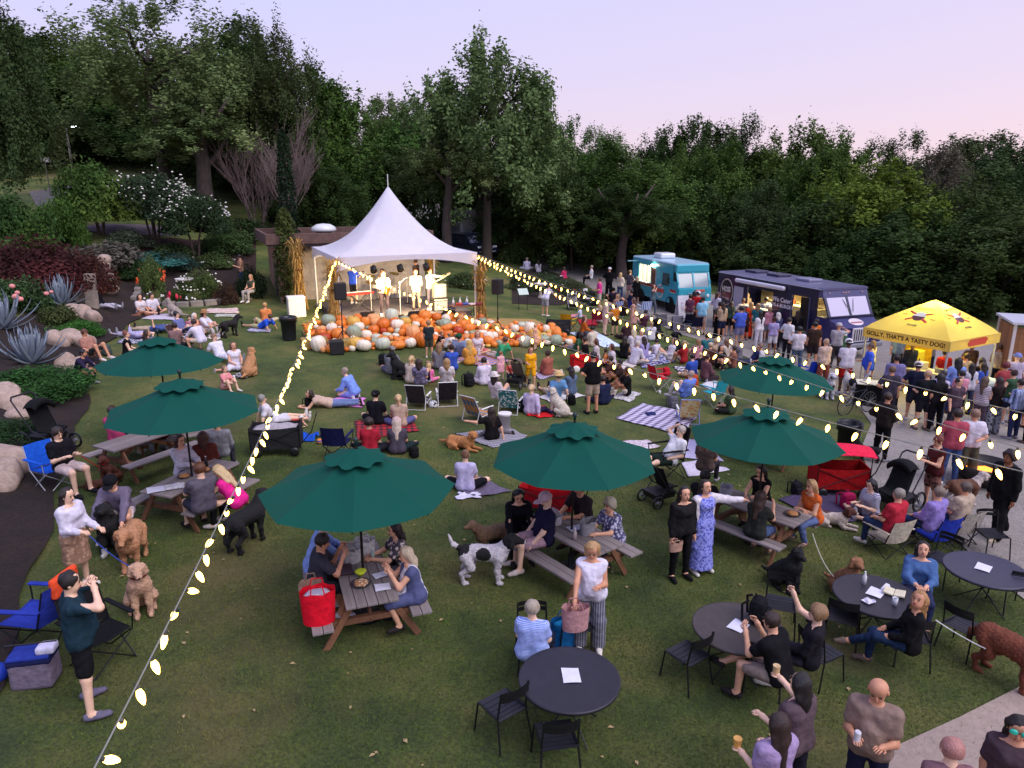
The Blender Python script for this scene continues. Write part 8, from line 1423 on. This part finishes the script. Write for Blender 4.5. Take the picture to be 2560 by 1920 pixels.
# ------------------------------------------------------------------ people: standing
ST='people standing'
S=[
 ('a7',690,1640,'tall man in black T-shirt and khaki shorts standing on the lawn, back turned',200,'tee:121114','shorts:a89480','short:1c1412',1.84,'b',0,dict(fat=1.2,shoes='2a2624')),('c8',1175,1285,'boy in dark shirt and camouflage shorts facing the pumpkins',185,'tee:2a3236','shorts:floral:4a4838:2a2c24','short:a87a50',1.32,'a',0,dict(shoes='e0dcd8')),('a7',160,1420,'girl in bright yellow shirt walking by the stroller',15,'tee:f0a818','shorts:f0a818','mid:8a5a38',1.36,'a',1,dict(pose='walk',aR='hold',nod=25)),('a7',200,1090,'little girl in peach dress standing alone on the lawn',250,'dress:e8ac90',None,'short:d0a070',1.02,'e',1,dict(a='hold')),
 ('a7',285,800,'woman in white T-shirt and grey shorts bending to the side',140,'tee:d4cede','shorts:9a9aa4','short:5a4434',1.7,'a',1,dict(pose='bend',aR='reach',aL='fwd',lean=(0,-.7,1))),('a7',750,745,'man in hot pink shirt pushing the dark stroller',275,'tee:f0489a','shorts:c8b8a8','short:4a3426',1.78,'a',0,dict(a='hold')),('a7',835,622,'woman in long black clothes and a white hat on the path',150,'loose:0e0d10','wide:0e0d10',None,1.74,'b',1,dict(hat='cap:dcd8d8',fat=1.2)),('a7',930,665,'blonde woman in cream sweater and jeans waiting by the turquoise truck',140,'long:d0c0b4','pants:3a4a70','long:c0a070',1.68,'e',1,dict(a='cross')),('a7',1010,655,'man in grey T-shirt and pink shorts at the turquoise truck',135,'tee:4a4450','shorts:b08a88','short:8a6a50',1.78,'a',0),('a7',1070,700,'woman in black dress leaning by the turquoise truck wheel',200,'ldress:121014',None,'mid:a08a70',1.66,'a',1),('a7',1210,790,'red-haired woman walking past the turquoise truck with a bare arm raised',60,'tank:5a6a70','pants:5a646e','mid:5a2e28',1.68,'a',1,dict(pose='walk',aR='face')),
 ('a7',885,960,'boy in orange T-shirt standing near the path, back turned',190,'tee:c8741c','shorts:2a2426','short:3a2218',1.4,'a',0),('a7',800,960,'blonde woman in pale tank top standing among the chairs',100,'tank:c8b0a4','shorts:c89a8c','long:c8ac80',1.62,'e',1),('a7',1040,950,'long-haired woman in patterned dress standing by the orange boy',250,'dress:floral:8a5a50:c89a8a',None,'long:5a3c2c',1.66,'a',1),
 ('a7',1560,870,'dark-haired woman in red and jeans in the queue at the board',150,'tee:8a1c24','pants:3a4a68','long:141014',1.7,'b',1),('a7',1590,890,'man in red T-shirt and white cap in the queue',150,'tee:b01820','shorts:5a2a30','short:2a1c18',1.78,'b',0,dict(hat='cap:e0dce0')),('a7',1630,960,'man in light aqua shirt and pink shorts in the queue',170,'tee:8ac0dc','shorts:b0948c','short:1a1210',1.8,'b',0,dict(fat=1.1)),('a7',1755,900,'long-haired man in white shirt and black trousers between the trucks',110,'long:c8c4d4','pants:141218','mid:4a3428',1.8,'a',0),('a7',1820,880,'fair young man in grey behind the man in white shirt',120,'tee:4a4648','pants:2a2830','short:8a6e54',1.72,'a',0),('a7',1775,990,'woman in grey-green top and long black skirt with a cross strap',190,'tee:5a584c','maxi:100e11','bun:17110f',1.68,'b',1),('a7',1870,970,'woman in green top and black shorts next to the long skirt',190,'tee:2a4038','shorts:131216','long:2e1812',1.66,'a',1),('a7',1920,860,'short-haired man in white T-shirt close to the navy truck window',140,'tee:d4ccd8','pants:2a2a38','short:4a342a',1.76,'a',0),('a7',1975,830,'white-haired person in red at the navy truck counter',160,'tee:a81c20','pants:2a2028','short:dcd4cc',1.7,'e',0),('a7',2010,880,'blonde woman with her back to the camera at the navy truck',180,'tee:b49c84','pants:3a3030','long:c8a880',1.68,'a',1),('a7',1955,1070,'man in blue T-shirt and grey shorts in the middle of the queue',185,'tee:4a60c0','shorts:7a7494','short:1c1412',1.82,'b',0,dict(fat=1.14)),('a7',2040,990,'woman in bright red-orange long dress in the queue',190,'maxi:e0401c',None,'long:a87e50',1.7,'a',1),('a7',2010,1010,'little dark-haired child held beside the red-orange dress',200,'tee:3a2420','shorts:2a2024','mid:2a1612',1.3,'b',1),('a7',2170,960,'man in striped polo shirt at the navy truck, back turned',175,'tee:stripe:c4c0c8:7a7888:1.5','pants:161420','short:3a2c24',1.82,'a',0),('a7',2120,1090,'long dark-haired woman in white top and trousers in the queue',200,'tee:dcd4d8','pants:d4cfd8','long:1c1010',1.68,'a',1),
 ('a8',60,1090,'white-haired woman in blue-grey seen from the back near the navy truck',190,'long:3a3e60','pants:1a1a24','mid:c8c0bc',1.64,'e',1),('a8',150,1180,'young man in white T-shirt with a black backpack',120,'tee:dcd8dc','pants:1c1a20','short:2a1a14',1.76,'e',0),('a8',235,1290,'dark-haired man in white T-shirt and grey-blue trousers, back turned',170,'tee:d0c8d0','pants:4a5a70','short:120f10',1.78,'b',0),('a8',370,1240,'man in brown T-shirt near the truck door',160,'tee:3a2a24','shorts:2a2226','short:161010',1.8,'b',0),('a8',460,1400,'blonde woman in beige top and rust trousers',180,'loose:c8ac9c','wide:8a4a40','bun:c8a484',1.68,'a',1),('a8',570,1250,'man in grey T-shirt and cap with an arm raised to his face',150,'tee:a8a4ac','pants:3a3a44',None,1.8,'b',0,dict(hat='cap:b8b0b4',aR='face')),('a8',645,1470,'big man in white T-shirt with a car print, red shorts and white cap',178,'tee:ccc4d0','shorts:a01414','short:120e0e',1.9,'d',0,dict(hat='bcap:dcd8e0',fat=1.22,shoes='dcd4d8')),('a8',835,1480,'man in blue polo shirt and white trousers facing the hot dog stall',250,'tee:3a5ad0','pants:c4bccc','short:5a4438',1.8,'b',0,dict(fat=1.1)),
 ('a8',1090,1320,'man in grey-blue shirt with brown hair at the stall',150,'tee:7a90a4','pants:2a2a34','short:4a2c1c',1.76,'a',0),('a8',1050,1620,'man in lavender shirt and dark trousers before the canopy',160,'long:7a74a0','pants:1a1620','short:1c1414',1.82,'b',0,dict(fat=1.1)),('a8',1240,1210,'seller in navy behind the stall counter',330,'tee:1a1a4a','pants:1c1a24','short:a8a05a',1.76,'a',0),('a8',1310,1250,'person in purple-blue T-shirt at the stall counter',170,'tee:2a1c80','pants:17141c','short:120e10',1.76,'c',0),('a8',1300,1360,'dark-dressed person with black hair before the stall',175,'tee:16121a','pants:15121a','short:100c0e',1.78,'c',0),('a8',1010,1730,'man with grey hair in dark shirt behind the right umbrella',170,'tee:3a3440','pants:2a2630','short:6a5244',1.76,'b',0),('a8',1230,1700,'man in navy shirt and white cap looking aside',160,'tee:1c2036','shorts:2a2c3a','short:2a1c18',1.82,'b',0,dict(hat='bcap:d8ccc8')),('a8',1310,1780,'blond boyish man in black shirt and dark shorts on the path',175,'tee:17181e','shorts:1c1c24','short:c09878',1.78,'a',0),('a8',1440,1760,'dark-skinned woman in lilac tunic looking up with folded arms',290,'loose:c0b4d0','pants:2a3450','short:1c1012',1.72,'d',1,dict(aL='cross',aR='cross',nod=-20)),('a8',1570,1640,'long black-haired man in light blue shirt, back to the camera',175,'long:7a90d0','pants:2a2c48','long:120e14',1.8,'c',0),('a8',1690,1650,'woman in white top and dark vest in the stall queue',180,'tee:c4c0cc','pants:3a4058','long:1e1410',1.66,'a',1),('a8',1780,1600,'very long-haired woman in black in the stall queue',190,'long:17130f','pants:131014','long:2a2016',1.7,'b',1),('a8',1800,1800,'woman in white striped top with long brown hair hanging forward',120,'tee:stripe:d4c8cc:8a7a80:2','pants:5a4a54','long:5a4434',1.66,'a',1,dict(nod=20)),('a8',1920,1820,'woman in black flowered trousers with waist-long dark hair',190,'tank:1c1414','wide:floral:24262e:8a8a90','long:2a1613',1.7,'a',1),('a8',1980,1650,'red-curly-haired person in red top near the plank hut',180,'tee:a04448','pants:2a2438','curly:6a2428',1.7,'b',1),('a8',2080,1580,'man in blue cap and pale shirt at the right stall',170,'tee:b0a4b8','pants:5a3040',None,1.8,'e',0,dict(hat='cap:7a88c8')),('a8',2100,1860,'person in blue plaid shirt bending at the right edge',200,'long:plaid:a8b4d8:3a4a70:1','pants:2a3050','short:2a1a14',1.76,'a',0),('a8',2240,1900,'dark-clad person with black hair cut by the right edge',190,'long:0e0c10','pants:121014','curly:0e0b0d',1.76,'c',0),
 ('b4',960,870,'person in dark jacket and black trousers with a small black dog on the path',120,'long:2a2320','pants:100f12','short:3a2a20',1.78,'b',0),('b4',1540,1080,'man in rose-red shirt and blue jeans with his back turned',165,'tee:a84a58','pants:3a4c78','short:2a1814',1.84,'b',0,dict(fat=1.1)),('b4',1690,1060,'grey-haired man in white T-shirt with suspenders and olive trousers',170,'tee:cfc8d4','wide:4a4a3e','short:8a6a58',1.8,'b',0,dict(aR='back')),('b4',1380,1300,'auburn woman in brown top and flowered shorts looking at her phone',275,'tank:4a1c1c','shorts:floral:2a1a1c:8a5a4a','bun:6a2e1c',1.68,'a',1,dict(fat=1.1,aL='phone',aR='phone',nod=22)),('b4',1960,1540,'person dressed all in black striding along the path',285,'loose:0c0b0e','wide:0d0c0f','curly:2a1c18',1.84,'c',0,dict(pose='walk',fat=1.15,shoes='b8a890')),('b4',1570,660,'dark-haired young man facing the camera in the crowd on the path',20,'tee:4a3a44','pants:2a2830','short:201412',1.72,'a',0),('b4',1420,620,'person in dark clothes behind the lilac tunic',180,'tee:1c181c','pants:141216','long:141012',1.72,'b',1),
 ('a5',2100,850,'man in brown T-shirt and jeans looking at his phone by the rose bed',300,'tee:b08468','pants:3a5aa0','short:201814',1.76,'a',0,dict(aL='phone',aR='phone',nod=25)),
]
for q in S:
 kw=dict(q[11]) if len(q)>11 else {};k,x,y,lb,fa,tp,bt,hr,h,sk,fm=q[:11];ps=kw.pop('pose','stand')
 if 'a' not in kw and ps=='stand' and 'aL' not in kw:kw['aL']=random.choice(('hang','hang','hold','hip'));kw['aR']=kw.get('aR') or random.choice(('hang','hang','hold','phone'))
 P(k,x,y,lb,ps,fa,tp,bt,hr,h,sk,fm,group=ST,**kw)
# the dense crowd between the trucks, the hot dog stall and the path
CN=dict(white='d4ced4',grey='7a767c',black='141216',navy='1e2240',red='a02428',blue='3a56b0',green='3a5a40',pink='d08a9a',tan='b0967c',plum='5a3448',teal='2a6a70',cream='d0c4b0',lilac='a094c0',orange='c8682c',brown='4a342a')
HR=('short:201612','long:2a1a14','short:6a4c36','mid:8a6a48','pony:b09068','short:15100f','bun:3a241a')
for i,(k,x,y,c1,gk,c2,bk,h,fa,w) in enumerate((
 ('c2',700,560,'plum','tee','grey','pants',1.66,170,'left of the aqua shirt'),('c2',1250,760,'tan','tee','navy','shorts',1.72,200,'right of the long black skirt'),('c2',1600,640,'cream','long','black','pants',1.68,175,'behind the red-orange dress'),('c2',1850,760,'teal','tee','tan','shorts',1.7,160,'left of the striped polo'),('c2',2050,800,'pink','tank','grey','shorts',1.62,190,'below the striped polo'),('c2',880,640,'green','tee','tan','shorts',1.6,185,'in front of the folding chairs'),
 ('c4',180,700,'lilac','tee','white','shorts',1.6,170,'left of the black backpack'),('c4',860,760,'orange','tank','black','pants',1.66,190,'beside the beige top'),('c4',560,620,'black','long','grey','pants',1.74,165,'at the navy truck door'),('c4',1290,900,'green','tee','tan','shorts',1.5,200,'beside the big man in red shorts'),('c4',1750,1180,'white','tank','blue','shorts',1.62,210,'behind the blue polo shirt'),
 ('c5',620,700,'grey','tee','navy','pants',1.72,180,'near the canopy front leg'),('c5',820,1010,'red','tee','black','shorts',1.68,150,'left of the lilac tunic'),('c5',1150,1100,'tan','long','grey','pants',1.7,195,'in front of the light blue shirt'),('c5',1260,850,'brown','tee','black','pants',1.66,175,'right of the light blue shirt'),('c5',1420,1250,'blue','tee','white','shorts',1.64,205,'left of the hanging brown hair'),('c5',1700,900,'cream','tee','navy','pants',1.7,165,'beside the red curly hair'),('c5',2000,1150,'plum','long','grey','pants',1.72,185,'left of the blue plaid shirt'),('c5',300,900,'navy','long','tan','pants',1.76,160,'behind the lavender shirt'),('c5',1080,1400,'pink','tee','black','shorts',1.6,180,'left of the rose-red shirt'),('c5',1900,1420,'green','tank','navy','shorts',1.66,190,'right of the suspenders'),('c5',2120,1500,'white','tee','tan','shorts',1.7,200,'beside the fire bowl'))):
 fm=1 if gk=='tank' or i % 3==0 else 0
 P(k,x,y,'person in %s %s and %s %s %s' % (c1,dict(tee='T-shirt',long='shirt',tank='tank top')[gk],c2,dict(pants='trousers',shorts='shorts')[bk],w),'stand',fa,gk+':'+CN[c1],bk+':'+CN[c2],HR[i % 7],h,'abce'[i % 4],fm,group=ST,aL=('hang','hold','hip')[i % 3],aR=('phone','hang','hang','hold')[i % 4])
for i,(k,x,y,c1,c2,ps,fa,w) in enumerate((('a7',1140,1160,'lilac','white','cross',200,'behind the man in white shirt'),('a7',1480,1210,'red','grey','knees',230,'left of the blond boy'),('a7',1560,1330,'blue','tan','cross',210,'beside the orange cooler backpack'),('a7',1600,1190,'pink','white','knees',200,'behind the blond boy'),('a7',1680,1130,'teal','black','cross',180,'at the path side of the huddled group'),('a7',1960,1190,'grey','navy','knees',240,'right of the huddled group'),('a7',700,1060,'cream','tan','cross',210,'below the light blue quilt'),('a7',560,1100,'green','grey','back',220,'alone left of the bearded man'),('a7',1200,1010,'white','black','cross',190,'near the stroller by the path'),('a7',1130,930,'plum','grey','low',200,'by the blue camp chair'),('c8',1300,1420,'grey','tan','cross',180,'right of the pink girl'),('c8',1460,1450,'blue','white','knees',190,'left of the rainbow blanket'))):
 P(k,x,y,'seated person in %s top and %s shorts %s' % (c1,c2,w),ps,fa,'tee:'+CN[c1],'shorts:'+CN[c2],HR[(i*3+1) % 7],1.66,'abe'[i % 3],i % 2,group=AU)
P('b4',880,1370,'dark-haired woman in striped shirt sitting on the ground with a phone','cross',285,'tee:stripe:c4c0d0:4a4a68:4','shorts:6a5a64','long:141016',1.68,'e',1,a='phone',nod=25)
for x,y,lb,tp,hr,sk in ((1060,1560,'grey-haired person in red in the cream camp chair','tee:b02a3a','short:8a8278','a'),(1400,1540,'brown-haired person in lilac in the blue camp chair','long:8a78b8','short:7a6a5c','a'),(1630,1490,'short-haired person in beige in the grey camp chair','tee:b09c88','short:5a4c44','b')):P('b4',x,y,lb,'chair',205,tp,'pants:2a3a5c',hr,1.68,sk,0,1.1,zo=.3)
dog(g('b4',870,880),'small black dog at the feet of the person in the dark jacket','stand',250,'0f0d10',.42,'up','up');dog(g('b4',1660,1250),'brown dog with white legs walking on the path','stand',95,'6a4430',.6,'drop','down',patches=[((0,-.4,.6),.2),((0,-.24,.1),.2),((0,.28,.1),.2)],coat2='c4b4ac');dog(g('c4',1080,1400),'white spotted dog sitting and facing the camera in the crowd','sit',5,'c8c4cc',.7,'drop','down',patches=[((.06,-.2,.4),.05),((-.08,-.12,.5),.05),((0,.0,.3),.08),((.1,-.05,.36),.05),((-.05,-.24,.7),.04)],coat2='3a3840');dog(g('c4',1490,1400),'black and white dog standing beside the man in blue polo','stand',190,'c8c0bc',.7,'drop','up',patches=[((0,.1,.5),.2)])
# ------------------------------------------------------------------ the band
def band(k,x,y,label,fa,tp,bt,hr,h=1.78,sk='a',fm=0,**kw):
 q=inv(k,x,y);return P(None,0,0,label,kw.pop('pose','stand'),fa,tp,bt,hr,h,sk,fm,at_=(q.x,q.y,TZ-.04),group='band on the stage',**kw)
i_=band('a6',1115,1200,'saxophone player in white shirt and dark trousers at the stage front',15,'long:floral:dcd4cc:b89a90:.8','pants:3a3038','short:6a4a34',1.84,aL='hold',aR=((.15,-.3,-1),(-.4,-.8,-.1)),shoes='dcd4cc')
hp=i_['head']+Vector((.03,-.1,-.06));t=thing('saxophone','golden saxophone held by the man at the stage front','saxophone',hp)
MSX=M('d8a848','metal',met=.9);obj('body_tube',MB().tube([(0,-.02,0),(.05,-.12,.03),(.1,-.16,-.02),(.1,-.16,-.2),(.06,-.17,-.55),(.08,-.2,-.72),(.16,-.25,-.74),(.22,-.3,-.6),(.24,-.34,-.42)],[.012,.014,.017,.022,.038,.05,.055,.065,.11],10,False).mesh('s',True),MSX,t);obj('mouthpiece',MB().tube([(0,0,0),(0,-.05,.01)],[.012,.015],8),MBK,t);obj('keys',MB().tube([(.13,-.17,-.15),(.1,-.19,-.6)],.008,5).ball((.13,-.19,-.25),.018,6).ball((.125,-.2,-.35),.018,6).ball((.12,-.2,-.45),.018,6),MSX,t)
band('a6',850,1100,'keyboard player in a blue printed shirt with his back to the camera',160,'tee:2a4ac0','shorts:15131a','short:1c1614',1.78,a='table',pose='stand')
band('a6',1390,1150,'singer in pale green-white jacket in the middle of the stage',10,'coat:e0e8d0','pants:8a7868','short:8a5a40',1.74,a='hold');i_=band('a6',1510,1150,'guitarist in white shirt and grey trousers turned to the right',65,'long:e4e0dc','pants:4a4450','short:7a4a30',1.82,aL='out',aR='phone')
gp=i_['head']+Vector((.1,-.2,-.55));t=thing('electric_guitar','pale electric guitar held by the guitarist in white','guitar',gp,R(20));t.rotation_euler=(0,R(-28),R(20));obj('body',MB().prism([(.24*math.cos(a)*(1-.18*math.cos(2*a)),.16*math.sin(a)*(1+.1*math.cos(3*a))) for a in np.linspace(0,6.28,24)[:-1]],-.025,.025,Matrix.Rotation(R(90),4,'X')),M('d8a878','paint'),t);obj('neck',MB().box((.5,-.03,0),(.65,.03,.05)),M('e0c8a0','wood'),t);obj('headstock',MB().box((.88,-.03,.01),(.16,.025,.09)),M('e0d0b8','wood'),t)
band('a6',1100,1040,'drummer hidden behind the saxophone player',5,'tee:8a7a70','pants:2a2628','short:3a2a22',1.76,pose='chair',a='fwd');band('a6',1390,1030,'person in dark shirt with an orange scarf behind the singer',250,'tee:4a3a34','pants:2a2426','short:4a2c20',1.8,'b')
# sellers inside the trucks
# ------------------------------------------------------------------ grass blades near the camera
def blades():
 rs=np.random.default_rng(3);n=125000;y=4.6+13.5*rs.random(n)**.72;x=(rs.random(n)*2-1)*(y*.78+.3)
 ok=(x>-2.7-.47*y) & ~((x>4.6+.0*y) & (y<7.2));x,y=x[ok],y[ok];n=len(x)
 z=-.045*np.clip(x,-22,20);a=rs.random(n)*6.283;hgt=rs.uniform(.02,.055,n);w=.004+.003*rs.random(n);lx,ly=rs.normal(0,.018,n),rs.normal(0,.018,n)
 dx,dy=np.cos(a)*w,np.sin(a)*w;V=np.stack([np.stack([x-dx,y-dy,z],1),np.stack([x+dx,y+dy,z],1),np.stack([x+lx,y+ly,z+hgt],1)],1).reshape(-1,3)
 me=bpy.data.meshes.new('grass');me.vertices.add(len(V));me.vertices.foreach_set('co',V.ravel());me.loops.add(3*n);me.loops.foreach_set('vertex_index',np.arange(3*n));me.polygons.add(n);me.polygons.foreach_set('loop_start',np.arange(0,3*n,3));me.update();return me
def litter():
 rs=random.Random(5);mb=MB()
 for _ in range(170):
  y=rs.uniform(5,22);x=rs.uniform(-.62,.62)*y
  if x<edge(y):continue
  z=H(x,y)+.02;a=rs.random()*6.28;s=rs.uniform(.018,.05);c,d=math.cos(a)*s,math.sin(a)*s
  mb.add([(x-c,y-d,z),(x+d*.6,y-c*.6,z+.012),(x+c,y+d,z+.004),(x-d*.6,y+c*.6,z+.014)],[(0,1,2,3)])
 return mb
o=obj('fallen_leaves',litter(),M('a8926a'));o['kind']='stuff';tag(o,'dry fallen leaves and scraps scattered on the lawn','leaves')
o=obj('grass',blades(),M('5e7030','leaf','8a7c48',2.));o['kind']='stuff';tag(o,'short lawn grass in the foreground','grass')
